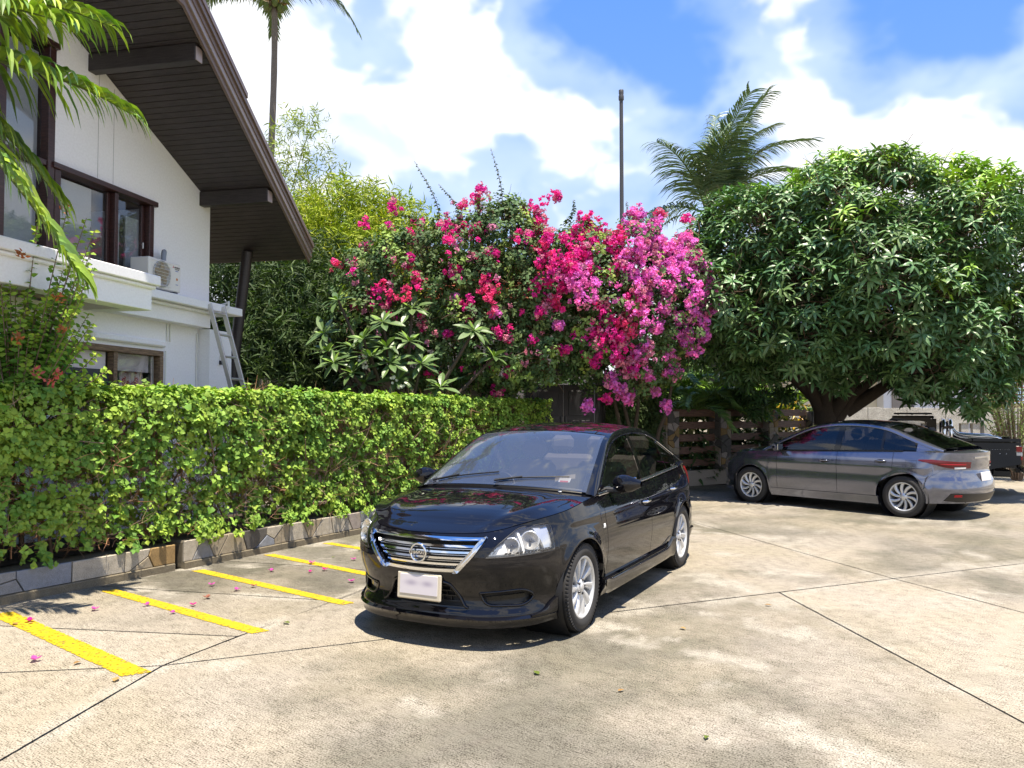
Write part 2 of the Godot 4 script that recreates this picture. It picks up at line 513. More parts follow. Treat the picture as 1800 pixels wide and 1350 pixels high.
func sky_picture() -> ImageTexture:
	var wd := 2048
	var hg := 1024
	var big := noise(5, 1.0, 6)
	big.fractal_gain = 0.54
	var wrp := noise(9, 2.2, 3)
	var bil := noise(21, 3.0, 5)
	bil.fractal_type = FastNoiseLite.FRACTAL_RIDGED
	var high := noise(41, 1.4, 5)
	var data := PackedFloat32Array()
	data.resize(wd * hg * 3)
	# weather: open blue or heaped cloud round a bearing (deg right of ahead, deg up, reach across, reach up, amount)
	var places := [[8.0, 27.0, 6.5, 4.8, -1.0], [13.5, 23.0, 3.5, 3.0, -0.55], [30.5, 24.0, 6.5, 5.0, -1.0], [38.0, 30.0, 9.0, 8.0, -0.7], [0.0, 37.0, 16.0, 7.0, -0.6],
		[-4.0, 24.0, 4.0, 5.0, 0.45], [5.0, 20.5, 3.4, 3.4, 0.70], [10.0, 16.5, 6.0, 4.0, 0.30], [19.0, 25.0, 4.0, 6.5, 0.60], [25.5, 17.5, 6.5, 4.5, 0.45], [-12.0, 13.0, 5.0, 3.0, 0.15], [-19.0, 22.0, 3.5, 5.0, 0.25], [-12.0, 22.0, 5.0, 6.0, -0.35]]
	for y in hg:
		var el := (0.5 - (y + 0.5) / hg) * PI
		if el < -0.02:
			for x in wd:
				var k := (y * wd + x) * 3
				data[k] = 0.36; data[k + 1] = 0.34; data[k + 2] = 0.30
			continue
		var up := maxf(sin(el), 0.0)
		var blue := Color(0.36, 0.60, 1.0).lerp(Color(0.10, 0.28, 0.80), pow(clampf(up / 0.62, 0, 1), 0.6))
		for x in wd:
			var az := wrapf((x + 0.5) / wd * TAU, -PI, PI)       # column 0 is straight ahead
			var d := Vector3(sin(az) * cos(el), sin(el), -cos(az) * cos(el))
			var q := d * 2.2
			q.y *= 1.7
			var w1 := wrp.get_noise_3dv(q * 1.6)
			q += Vector3(w1, -w1, w1 * 0.5) * 0.05
			var b := bil.get_noise_3dv(q * 1.1)
			var n := big.get_noise_3dv(q) * 1.15 + b * 0.30 - 0.02 - 0.42 * smoothstep(0.44, 0.85, up)
			var azd := rad_to_deg(az)
			var eld := rad_to_deg(el)
			for p in places:
				var u: float = (azd - p[0]) / p[2]
				var v: float = (eld - p[1]) / p[3]
				var r := u * u + v * v
				if r < 7.0: n += p[4] * exp(-r)
			var thick := smoothstep(-0.02, 0.24, n)
			var veil := clampf(0.72 + 0.7 * high.get_noise_3dv(d * Vector3(2.2, 4.5, 2.2)), 0.35, 0.95) * (1.0 - smoothstep(0.36, 0.62, up))
			if n < 0.0: veil *= lerpf(0.0, 1.0, smoothstep(-0.75, -0.12, n))
			var lit := 0.0
			if thick > 0.01:                   # bright where the heap thins towards the sun, dull where more cloud lies above it
				var q2 := q + Vector3(0.02, 0.13, 0.0)
				lit = clampf(0.58 + 1.5 * (n - (big.get_noise_3dv(q2) * 1.15 + bil.get_noise_3dv(q2 * 1.1) * 0.30 - 0.02)) + 0.25 * b, 0.0, 1.0)
			var white := Color(0.74, 0.83, 0.99).lerp(Color(1.12, 1.12, 1.12), lit)
			var c := blue.lerp(Color(0.62, 0.76, 1.0), veil).lerp(white, thick * 0.95)
			var k := (y * wd + x) * 3
			data[k] = c.r * 0.55; data[k + 1] = c.g * 0.55; data[k + 2] = c.b * 0.55
	return ImageTexture.create_from_image(Image.create_from_data(wd, hg, false, Image.FORMAT_RGBF, data.to_byte_array()))

# ---------------------------------------------------------------- the car park
var hd := Vector2(0.498, 0.867)            # the hedge runs along this (x, ahead)
var h0 := Vector2(-4.22, 6.57)             # where its planter meets the ground, by the picture's side
func H(t: float, back: float, y: float) -> Vector3:   # t metres along the planter, back metres behind its foot
	var p := h0 + hd * t + Vector2(-hd.y, hd.x) * back
	return Vector3(p.x, y, -p.y)

func car_park() -> void:
	var far := MB.new()
	var seg := 40
	var rows := []
	for j in 9:
		var row := []
		for i in seg:
			var a := TAU * i / seg
			var r: float = [0.01, 8, 20, 40, 80, 160, 320, 640, 900][j]
			row.append(Vector3(cos(a) * r, -0.035, sin(a) * r - 8.0))
		rows.append(row)
	far.grid(rows, false, true)
	tag(obj("ground", far, M.far_ground), "ground reaching away beyond the concrete", "", "", "structure")
	var lot := thing("car_park", "pale weathered concrete of the car park with open joints", "", Vector3.ZERO, 0, "", "structure")
	var jb := MB.new()
	jb.quad(W(-6.3, 1.3, -0.024), W(12.9, 1.3, -0.024), W(19.5, 22.0, -0.024), W(0.5, 17.0, -0.024))
	jb.quad(W(-6.3, 1.3, -0.024), W(0.5, 17.0, -0.024), W(-1.5, 11.6, -0.024), W(-5.3, 4.9, -0.024))
	obj("joint_bed", jb, M.joint_earth, lot)
	var n1 := noise(101, 0.22, 5)
	var n2 := noise(102, 1.3, 4)
	var n3 := noise(103, 1.0, 3)
	var n4 := noise(104, 5.5, 3)
	var n5 := noise(105, 0.5, 3)
	var n6 := noise(106, 0.9, 4)
	var e := Vector2(0.78, -0.62)
	var f := Vector2(0.62, 0.78)
	var A := Vector2(-2.2, 5.07)
	var B := Vector2(3.65, 7.68)
	var C := Vector2(0.35, 11.6)
	var D := Vector2(2.35, 12.6)
	# the slabs as the joints cut them, corners (x, ahead): near left, near right, far right, far left; tint
	var slabs := [
		[Vector2(-6.4, 1.2), Vector2(-2.62, 1.2), A, Vector2(-5.45, 4.6), 1.0],
		[Vector2(-5.45, 4.6), A, Vector2(-1.95, 5.72), Vector2(-4.62, 6.12), 1.04],
		[Vector2(-4.62, 6.12), Vector2(-1.95, 5.72), Vector2(-1.48, 6.78), Vector2(-3.9, 7.38), 0.93],
		[Vector2(-3.9, 7.38), Vector2(-1.48, 6.78), Vector2(-0.97, 7.95), Vector2(-3.1, 8.6), 0.80],
		[Vector2(-3.1, 8.6), Vector2(-0.97, 7.95), Vector2(-0.2, 9.7), Vector2(-2.0, 10.5), 1.0],
		[Vector2(-2.0, 10.5), Vector2(-0.2, 9.7), C, Vector2(-1.2, 12.0), 0.98],
		[Vector2(-1.2, 12.0), C, Vector2(2.2, 16.6), Vector2(0.2, 17.4), 0.95],
		[A, B, D, C, 0.97],
		[C, D, Vector2(4.6, 17.4), Vector2(2.2, 16.6), 0.97],
		[B, Vector2(9.6, 10.3), Vector2(10.2, 15.2), D, 1.0],
		[D, Vector2(10.2, 15.2), Vector2(10.6, 20.0), Vector2(4.6, 17.4), 0.97],
		[Vector2(-2.62, 1.2), Vector2(2.9, 1.2), Vector2(2.36, 7.1), A, 0.95],
		[Vector2(2.9, 1.2), Vector2(5.75, 1.2), B, Vector2(2.36, 7.1), 1.08],
		[Vector2(5.75, 1.2), Vector2(13.0, 1.2), Vector2(9.6, 10.3), B, 1.0],
		[Vector2(9.6, 10.3), Vector2(13.0, 1.2), Vector2(20.0, 3.0), Vector2(19.0, 14.0), 1.0],
		[Vector2(10.2, 15.2), Vector2(9.6, 10.3), Vector2(19.0, 14.0), Vector2(20.0, 22.0), 1.03],
		[Vector2(10.6, 20.0), Vector2(10.2, 15.2), Vector2(20.0, 22.0), Vector2(20.5, 25.0), 1.03],
		[Vector2(-8.0, -9.0), Vector2(2.0, -9.0), Vector2(1.3, 1.19), Vector2(-6.4, 1.19), 1.0],
		[Vector2(2.0, -9.0), Vector2(13.0, -9.0), Vector2(13.0, 1.19), Vector2(1.3, 1.19), 1.0],
	]
	var k := 0
	for s in slabs:
		var p := []
		var ctr: Vector2 = (s[0] + s[1] + s[2] + s[3]) / 4.0
		for i in 4:                                   # each edge drawn in by half a joint
			var q: Vector2 = s[i]
			var u: Vector2 = (s[(i + 1) % 4] - q).normalized()
			var w: Vector2 = (s[(i + 3) % 4] - q).normalized()
			p.append(q + (u + w) * (0.0085 / maxf(absf(u.cross(w)), 0.5)))
		var near: bool = ctr.y < 11.0 and ctr.y > 1.0
		var st := 0.065 if near else 0.22
		var nu := clampi(int(maxf(p[0].distance_to(p[1]), p[3].distance_to(p[2])) / st), 2, 110)
		var nv := clampi(int(maxf(p[0].distance_to(p[3]), p[1].distance_to(p[2])) / st), 2, 110)
		var mb := MB.new()
		var base := 0
		for j in nv + 3:
			for i in nu + 3:
				var u := clampf(float(i - 1) / nu, 0, 1)
				var v := clampf(float(j - 1) / nv, 0, 1)
				var q: Vector2 = (p[0] as Vector2).lerp(p[1], u).lerp((p[3] as Vector2).lerp(p[2], u), v)
				var edge := i == 0 or j == 0 or i == nu + 2 or j == nv + 2
				if not edge and (i == 1 or j == 1 or i == nu + 1 or j == nv + 1):
					q += Vector2(n4.get_noise_2dv(q * 2.0), n4.get_noise_2dv(q * 2.0 + Vector2(50, 9))) * 0.0035
				if edge: q += (ctr - q).normalized() * 0.02
				var uv := Vector2(q.dot(e), q.dot(f)) / 1.9
				var al := q.dot(e)
				var ac := q.dot(f)
				var w := n1.get_noise_2dv(q + Vector2(n5.get_noise_2dv(q), n5.get_noise_2dv(q + Vector2(31, 7))) * 1.2)
				var t := 0.55 + w * 1.35 + n2.get_noise_2dv(q) * 0.32 + n3.get_noise_2d(al * 0.30, ac * 2.2) * 0.20 + n4.get_noise_2dv(q) * 0.05
				t = smoothstep(0.0, 1.0, clampf(t, 0, 1))
				var h := clampf(0.5 + n5.get_noise_2dv(q + Vector2(200, 40)) * 1.4, 0, 1)
				var dark := Color(0.195, 0.183, 0.140).lerp(Color(0.20, 0.187, 0.155), h)
				var pale := Color(0.395, 0.352, 0.278).lerp(Color(0.40, 0.362, 0.305), h)
				var c = dark.lerp(pale, t) * s[4]
				# cement smeared pale along the joints, in broken patches
				var ed := minf(minf(u * p[0].distance_to(p[1]), (1.0 - u) * p[0].distance_to(p[1])), minf(v * p[0].distance_to(p[3]), (1.0 - v) * p[0].distance_to(p[3])))
				var smear := smoothstep(0.17, 0.03, ed + 0.05 * n4.get_noise_2dv(q)) * smoothstep(-0.05, 0.22, n2.get_noise_2dv(q * 0.8 + Vector2(9, 4)))
				c = c.lerp(Color(0.45, 0.42, 0.36), smear * 0.8)
				var scuff := smoothstep(0.22, 0.42, n6.get_noise_2d(al * 0.5, ac)) * smoothstep(-0.25, 0.15, n2.get_noise_2dv(q * 1.6 + Vector2(3, 8)))
				c = c.lerp(Color(0.47, 0.44, 0.38), scuff * 0.75)
				c.a = 1.0
				mb.col = c if not edge else Color(c.r * 0.4, c.g * 0.38, c.b * 0.32)
				mb.vert(Vector3(q.x, -0.03 if edge else 0.0, -q.y), Vector3.UP, uv)
		var wd := nu + 3
		for j in nv + 2:
			for i in nu + 2:
				var a := j * wd + i
				mb.idx.append_array([a, a + wd + 1, a + 1, a, a + wd, a + wd + 1])
		obj("slab", mb, M.concrete, lot)
		k += 1
	var path := MB.new()
	path.quad(H(-4.0, 1.36, 0.0), H(9.0, 1.36, 0.0), H(9.0, 4.2, 0.0), H(-4.0, 4.2, 0.0))
	for i in path.c.size(): path.c[i] = Color(0.46, 0.42, 0.35)
	tag(obj("garden_path", path, M.concrete), "pale concrete path between hedge and white house", "", "", "structure")
	# painted bay lines, four corners each (x, ahead): by the hedge, then out in the car park
	var lines := [
		[Vector2(-4.05, 6.37), Vector2(-2.28, 4.90), 0.155, "first yellow bay line, the broad one closest to the camera"],
		[Vector2(-3.60, 7.17), Vector2(-1.82, 5.82), 0.125, "second yellow bay line, its end clear of the black car"],
		[Vector2(-3.16, 8.07), Vector2(-1.36, 6.67), 0.120, "third yellow bay line, ending in the black car's shadow"],
		[Vector2(-2.72, 8.955), Vector2(-0.98, 7.52), 0.115, "fourth yellow bay line, running under the black car"],
		[Vector2(-2.25, 9.73), Vector2(-0.55, 8.36), 0.115, "short seen fifth yellow bay line, farthest along the hedge"],
	]
	for l in lines:
		var mb := MB.new()
		var dir: Vector2 = (l[1] - l[0]).normalized()
		var side := Vector2(-dir.y, dir.x)
		var cut := Vector2(0.5, 0.866)
		var cnt := 220
		var rows2 := []
		for j in 15:
			var row := []
			for i in cnt + 1:
				var u := float(i) / cnt
				var off: float = (float(j) / 14 - 0.5) * l[2]
				var q: Vector2 = (l[0] as Vector2).lerp(l[1], u) + side * off + dir * off * 0.35
				if j == 0 or j == 14: q += side * n4.get_noise_2dv(q * 9.0) * 0.010
				if i == 0 or i == cnt: q += dir * n4.get_noise_2dv(q * 11.0) * 0.02
				row.append(Vector3(q.x, 0.004, -q.y))
			rows2.append(row)
		mb.grid(rows2, true, false, func(i, j):
			var p: Vector3 = rows2[j][i]
			var worn: float = n4.get_noise_2d(p.x * 6.0, p.z * 6.0) + 0.5 * n4.get_noise_2d(p.x * 22.0 + 7.0, p.z * 22.0)
			var rim := 0.10 if j < 2 or j > 11 or i < 4 or i > cnt - 8 else 0.0
			return worn > 0.52 - rim * 1.6)
		for i in mb.v.size():
			var q := Vector2(mb.v[i].x, mb.v[i].z)
			var dirt := smoothstep(0.18, 0.5, n4.get_noise_2dv(q * 3.0) + 0.4 * n2.get_noise_2dv(q * 4.0))
			mb.c[i] = Color(0.74, 0.51, 0.003).lerp(Color(0.38, 0.28, 0.04), dirt * 0.6)
		tag(obj("bay_line", mb, M.yellow_paint), l[3], "bay line", "yellow bay lines", "structure")

# crazy paving on a rectangle of xf: the cells of scattered seeds, each drawn in by half a joint and set a little proud
func crazy(r: Rect2, size: float, xf: Transform3D, kinds: Array, parent: Node) -> void:
	var seeds := []
	var across := maxi(1, roundi(r.size.x / size))
	var up := maxi(2, roundi(r.size.y / (size * 0.62)))
	for i in across:
		for j in up:
			if rng.randf() < (0.38 if up == 2 else 0.18): continue
			seeds.append(r.position + Vector2((i + 0.5 + rng.randf_range(-0.38, 0.38)) * r.size.x / across, (j + 0.5 + rng.randf_range(-0.36, 0.36)) * r.size.y / up))
	for i in seeds.size():
		var poly := PackedVector2Array([r.position, r.position + Vector2(r.size.x, 0), r.end, r.position + Vector2(0, r.size.y)])
		for j in seeds.size():
			if j != i and seeds[i].distance_to(seeds[j]) < size * 4.0 and poly.size() > 2:
				var nn: Vector2 = (seeds[j] - seeds[i]).normalized()
				var md: Vector2 = (seeds[i] + seeds[j]) / 2.0
				var out := PackedVector2Array()
				for a in poly.size():
					var p := poly[a]
					var q := poly[(a + 1) % poly.size()]
					var dp := (p - md).dot(nn)
					var dq := (q - md).dot(nn)
					if dp <= 0: out.append(p)
					if dp * dq < 0: out.append(p.lerp(q, dp / (dp - dq)))
				poly = out
		if poly.size() < 3: continue
		var ins := Geometry2D.offset_polygon(poly, -rng.randf_range(0.003, 0.006))
		if ins.is_empty() or ins[0].size() < 3: continue
		var mb := MB.new()
		mb.slab(ins[0], rng.randf_range(0.022, 0.034), xf, 0.004)
		obj("stone", mb, M[kinds[rng.randi() % kinds.size()]], parent)

func planter() -> void:
	rng.seed = 401
	var wall := thing("planter_wall", "low planter wall faced with crazy paving stones under the hedge", "planter wall")
	for sec in [[-2.6, 1.72, 0.03, 0.262], [1.80, 9.95, 0.0, 0.285]]:
		var t0: float = sec[0]
		var t1: float = sec[1]
		var back: float = sec[2]
		var top: float = sec[3]
		var yaw := Basis(Vector3.UP, atan2(hd.x, hd.y) * -1.0 + PI / 2)       # x along the wall
		var xf := Transform3D(Basis(Vector3(hd.x, 0, -hd.y), Vector3.UP, Vector3(hd.y, 0, hd.x)), H(t0, back, 0))
		var body := MB.new()
		body.box(Vector3((t1 - t0) / 2, top / 2 - 0.004, -0.29), Vector3(t1 - t0, top - 0.012, 0.52), Basis.IDENTITY, 0.01)
		for i in body.v.size():
			body.v[i] = xf * body.v[i]; body.n[i] = xf.basis * body.n[i]
		obj("mortar_core", body, M.mortar, wall)
		var foot := MB.new()
		foot.box(Vector3((t1 - t0) / 2, 0.03, -0.02), Vector3(t1 - t0 - 0.01, 0.085, 0.07), Basis.IDENTITY, 0.008)
		for i in foot.v.size():
			foot.v[i] = xf * foot.v[i]; foot.n[i] = xf.basis * foot.n[i]
		obj("footing", foot, M.footing, wall)
		var kinds := ["stone_grey", "stone_blue", "stone_tan", "stone_cream", "stone_cream", "stone_ochre", "stone_pink", "stone_tan", "stone_grey"] if t0 < 0 else ["stone_cream", "stone_grey", "stone_pink", "stone_dark", "stone_tan", "stone_cream", "stone_blue"]
		crazy(Rect2(0, 0.072, t1 - t0, top - 0.072), 0.25 if t0 < 0 else 0.21, xf * Transform3D(Basis.IDENTITY, Vector3(0, 0, -0.029)), kinds, wall)
	var bed := MB.new()
	bed.quad(H(-2.6, 0.3, 0.272), H(9.9, 0.3, 0.272), H(9.9, 1.35, 0.272), H(-2.6, 1.35, 0.272))
	bed.quad(H(9.9, 1.35, 0.272), H(9.9, 1.35, -0.02), H(-2.6, 1.35, -0.02), H(-2.6, 1.35, 0.272))
	obj("soil_bed", bed, M.soil, wall)

# ---------------------------------------------------------------- leaves
# one leaf: from base along dir, face towards nrm, bent down by droop, folded along its midrib
func leaf(mb: MB, base: Vector3, dir: Vector3, nrm: Vector3, length: float, width: float, droop := 0.2, fold := 0.15, shape := [0.0, 0.75, 1.0, 0.6, 0.0]) -> void:
	var d := dir.normalized()
	var s := d.cross(nrm).normalized()
	var u := s.cross(d).normalized()
	var k: int = shape.size() - 1
	var prev := []
	for i in k + 1:
		var f := float(i) / k
		var p := base + d * (length * (f - 0.25 * droop * f * f)) - u * (length * droop * f * f)
		var w: float = shape[i] * width * 0.5
		var row := [p - s * w + u * (fold * w), p, p + s * w + u * (fold * w)]
		if i > 0:
			for c in 2:
				if shape[i - 1] < 0.001: mb.tri(prev[1], row[c + 1], row[c])
				elif shape[i] < 0.001: mb.tri(prev[c], prev[c + 1], row[1])
				else: mb.quad(prev[c], prev[c + 1], row[c + 1], row[c])
		prev = row

const HEART := [0.0, 0.95, 0.9, 0.45, 0.0]
const LANCE := [0.0, 0.8, 1.0, 0.75, 0.0]
const SLIM := [0.0, 1.0, 0.7, 0.0]

func sprig(count: int, length: float, width: float, stem: float, spread: float, shape: Array, droop: float, sd: int) -> MB:
	rng.seed = sd
	var mb := MB.new()
	for i in count:
		var a := i * 2.4 + rng.randf_range(-0.4, 0.4)
		var y := stem * (float(i) / maxi(count - 1, 1))
		var out := Vector3(cos(a), rng.randf_range(-0.25, 0.75) * (1.0 - spread * 0.4), sin(a)).normalized()
		mb.col = Color.WHITE * rng.randf_range(0.78, 1.2)
		mb.col.a = 1.0
		leaf(mb, Vector3(0, y, 0) + out * length * 0.12, out, (Vector3.UP + rv() * 0.5).normalized(), length * rng.randf_range(0.75, 1.15), width * rng.randf_range(0.8, 1.15), droop * rng.randf_range(0.4, 1.4), rng.randf_range(0.05, 0.35), shape)
	return mb

func whorl(count: int, length: float, width: float, droop: float, sd: int) -> MB:       # leaves in a rosette at a twig's end
	rng.seed = sd
	var mb := MB.new()
	for i in count:
		var a := i * 2.399
		var rise := lerpf(-0.25, 0.75, float(i) / count) + rng.randf_range(-0.15, 0.15)
		var out := Vector3(cos(a), rise, sin(a)).normalized()
		mb.col = Color.WHITE * rng.randf_range(0.78, 1.2)
		mb.col.a = 1.0
		leaf(mb, Vector3(0, -0.05 + 0.06 * float(i) / count, 0), out, (Vector3.UP + out * 0.2 + rv() * 0.25).normalized(), length * rng.randf_range(0.75, 1.12), width, droop * rng.randf_range(0.6, 1.3), rng.randf_range(0.1, 0.4), LANCE)
	return mb

func bracts(count: int, size: float, reach: float, sd: int) -> MB:
	rng.seed = sd
	var mb := MB.new()
	for i in count:
		var c := rv() * reach * pow(rng.randf(), 0.4)
		var ax := (c.normalized() + rv() * 0.5).normalized()
		var bs := facing(ax, rng.randf() * TAU)
		for k in 3:
			var a := TAU * k / 3.0
			var out := (bs * Vector3(cos(a), 0.75, sin(a))).normalized()
			mb.col = Color.WHITE * rng.randf_range(0.8, 1.2)
			mb.col.a = 1.0
			leaf(mb, c, out, bs * Vector3(-cos(a), 1.0, -sin(a)), size * rng.randf_range(0.8, 1.15), size * 0.8, 0.15, 0.3, [0.0, 0.95, 0.85, 0.0])
	return mb

func twig_mesh(sd: int, length: float, rad: float) -> MB:
	rng.seed = sd
	var mb := MB.new()
	for b in 3:
		var p := Vector3(0, 0 if b == 0 else length * rng.randf_range(0.2, 0.6), 0)
		var d := Vector3(rng.randf_range(-0.4, 0.4), 1, rng.randf_range(-0.4, 0.4)) if b == 0 else (rv() + Vector3.UP * 0.4)
		var pts := []
		var rr := []
		for i in 5:
			pts.append(p)
			rr.append(rad * (1.0 - 0.18 * i) * (1.0 if b == 0 else 0.6))
			p += d.normalized() * length * (0.25 if b == 0 else 0.14)
			d += rv() * 0.45
		mb.tube(pts, rr, 4, false)
	return mb

func tint(c: Color, amount: float) -> Color:
	var k := rng.randf_range(1.0 - amount, 1.0 + amount)
	var y := rng.randf_range(-amount, amount) * 0.5
	return Color(c.r * k * (1.0 + y), c.g * k, c.b * k * (1.0 - y))

# points spread over the outsides of many lumps that make up one crown: [place, outward]
func lump_points(lumps: Array, density: float, inner := 0.62, keep := 0.72) -> Array:
	var out := []
	for i in lumps.size():
		var c: Vector3 = lumps[i][0]
		var r: float = lumps[i][1]
		for k in int(density * r * r * 34.0):
			var d := rv()
			var p := c + d * r * lerpf(inner, 1.08, sqrt(rng.randf()))
			var hidden := false
			for j in lumps.size():
				if j != i and p.distance_squared_to(lumps[j][0]) < pow(lumps[j][1] * keep, 2):
					hidden = true
					break
			if not hidden:
				out.append([p, d])
	return out

func crown_from(called: String, pts: Array, meshes: Array, m: Material, parent: Node, upness: float, size: Vector2, color: Callable) -> void:
	var xfs := []
	var cols := []
	for k in meshes.size():
		xfs.append([]); cols.append([])
	for p in pts:
		var k := rng.randi() % meshes.size()
		var up: Vector3 = (p[1] * (1.0 - upness) + Vector3.UP * upness + rv() * 0.35).normalized()
		xfs[k].append(Transform3D(facing(up, rng.randf() * TAU).scaled(Vector3.ONE * rng.randf_range(size.x, size.y)), p[0]))
		cols[k].append(color.call(p[0], p[1]))
	for k in meshes.size():
		if xfs[k].size():
			scatter(called, meshes[k].mesh(m) if meshes[k] is MB else meshes[k], xfs[k], cols[k], parent)

# ---------------------------------------------------------------- the hedge
func hedge() -> void:
	var root := thing("clipped_hedge", "long clipped green hedge with heart shaped leaves growing in the planter", "hedge")
	rng.seed = 501
	var bump := noise(511, 1.1, 3)
	var gap := noise(512, 1.25, 3)
	var sprigs := [sprig(6, 0.066, 0.060, 0.07, 0.5, HEART, 0.25, 61), sprig(5, 0.060, 0.052, 0.08, 0.3, HEART, 0.3, 62), sprig(6, 0.054, 0.050, 0.05, 0.6, HEART, 0.15, 63)]
	var pts := []
	var top := func(t: float, b: float) -> float: return 1.775 - 0.004 * t + 0.05 * bump.get_noise_2d(t * 1.3, b * 2.0)
	var front := func(t: float, y: float) -> float: return 0.10 + 0.06 * bump.get_noise_2d(t * 1.2 + 40, y * 1.6) - 0.07 * smoothstep(0.5, 1.5, y)
	for i in 16500:                                    # the clipped face towards the cars
		var t := rng.randf_range(-2.6, 10.0)
		if t > 5.0 and rng.randf() < 0.2: continue
		var y := lerpf(0.30, 1.78, pow(rng.randf(), 0.85))
		var g := gap.get_noise_2d(t * 1.5, y * 1.9) + 0.55 * bump.get_noise_2d(t * 5.0, y * 5.0)
		var thin := g < -0.02 + 0.13 * smoothstep(1.4, 0.7, y) - 0.16 * smoothstep(0.55, 0.32, y)
		if thin and rng.randf() < 0.80: continue
		var deep := rng.randf() < 0.30
		pts.append([H(t, front.call(t, y) + (rng.randf_range(0.05, 0.4) if deep else rng.randf_range(-0.02, 0.05)), y), Vector3(hd.y, rng.randf_range(-0.1, 0.7), hd.x)])
	for i in 7000:                                     # its top
		var t := rng.randf_range(-2.6, 10.0)
		var b := rng.randf_range(0.02, 0.80)
		pts.append([H(t, b, top.call(t, b) + rng.randf_range(-0.07, 0.03) + (0.05 if rng.randf() < 0.04 else 0.0)), (Vector3.UP + rv() * 0.4).normalized()])
	for i in 1500:                                     # the side towards the house
		var t := rng.randf_range(-2.6, 10.0)
		pts.append([H(t, rng.randf_range(0.66, 0.82), rng.randf_range(0.4, 1.76)), Vector3(-hd.y, 0.3, -hd.x)])
	for i in 420:                                      # low shoots hanging over the stones
		var t := rng.randf_range(-2.6, 5.5)
		if gap.get_noise_2d(t * 2.3, 77.0) < 0.02: continue
		pts.append([H(t, rng.randf_range(-0.05, 0.10), rng.randf_range(0.24, 0.46)), Vector3(hd.y, 0.2, hd.x)])
	crown_from("foliage", pts, sprigs, M.leaf_soft, root, 0.25, Vector2(0.62, 1.08), func(p, d):
		var fresh := 0.55 + 0.9 * bump.get_noise_3dv(p * 1.4)
		return tint(Color(0.14, 0.28, 0.045).lerp(Color(0.34, 0.49, 0.07), clampf(fresh + rng.randf_range(-0.35, 0.35), 0, 1)), 0.22))
	var twigs := []
	var tc := []
	for i in 5200:
		var t := rng.randf_range(-2.6, 10.0)
		var y := rng.randf_range(0.30, 1.68)
		var up := (Vector3.UP * 0.7 + rv()).normalized()
		twigs.append(Transform3D(facing(up, rng.randf() * TAU).scaled(Vector3.ONE * rng.randf_range(0.5, 1.15)), H(t, rng.randf_range(0.08, 0.62), y)))
		tc.append(tint(Color(1.5, 1.25, 1.05), 0.45))
	scatter("twigs", twig_mesh(70, 0.34, 0.0045).mesh(M.twig), twigs, tc, root)
	for i in 46:
		var t := -2.5 + i * 0.27 + rng.randf_range(-0.1, 0.1)
		var p := H(t, rng.randf_range(0.28, 0.48), 0.25)
		var pts2 := []
		var rr := []
		var d := Vector3.UP + rv() * 0.3
		for k in 7:
			pts2.append(p)
			rr.append(0.016 - k * 0.0018)
			p += d.normalized() * 0.22
			d += rv() * 0.55 + Vector3.UP * 0.15
		var mb := MB.new()
		mb.tube(pts2, rr, 5)
		obj("stem", mb, M.twig, root)
	for i in 70:                                       # the biggest leaves at the near end, one by one
		var t := rng.randf_range(-0.3, 3.2)
		var y := rng.randf_range(0.28, 1.7)
		var lf := obj("leaf", M_leaf(i % 3), M.leaf_soft, root)
		lf.transform = Transform3D(facing(Vector3(hd.y * 0.7, 0.8, hd.x * 0.7) + rv() * 0.5, rng.randf() * TAU).scaled(Vector3.ONE * rng.randf_range(0.8, 1.25)), H(t, front.call(t, y) - 0.055, y))

var leaf_store := {}
func M_leaf(k: int) -> ArrayMesh:
	if not leaf_store.has(k):
		var mb := MB.new()
		mb.col = [Color(0.17, 0.31, 0.035), Color(0.11, 0.24, 0.03), Color(0.25, 0.36, 0.04)][k]
		leaf(mb, Vector3.ZERO, Vector3(1, 0.1, 0), Vector3.UP, 0.078, 0.072, 0.22, 0.2, HEART)
		leaf_store[k] = mb.mesh(M.leaf_soft)
	return leaf_store[k]

# ---------------------------------------------------------------- bougainvillea
func in_poly(p: PackedVector2Array, q: Vector2) -> bool:
	return Geometry2D.is_point_in_polygon(q, p)

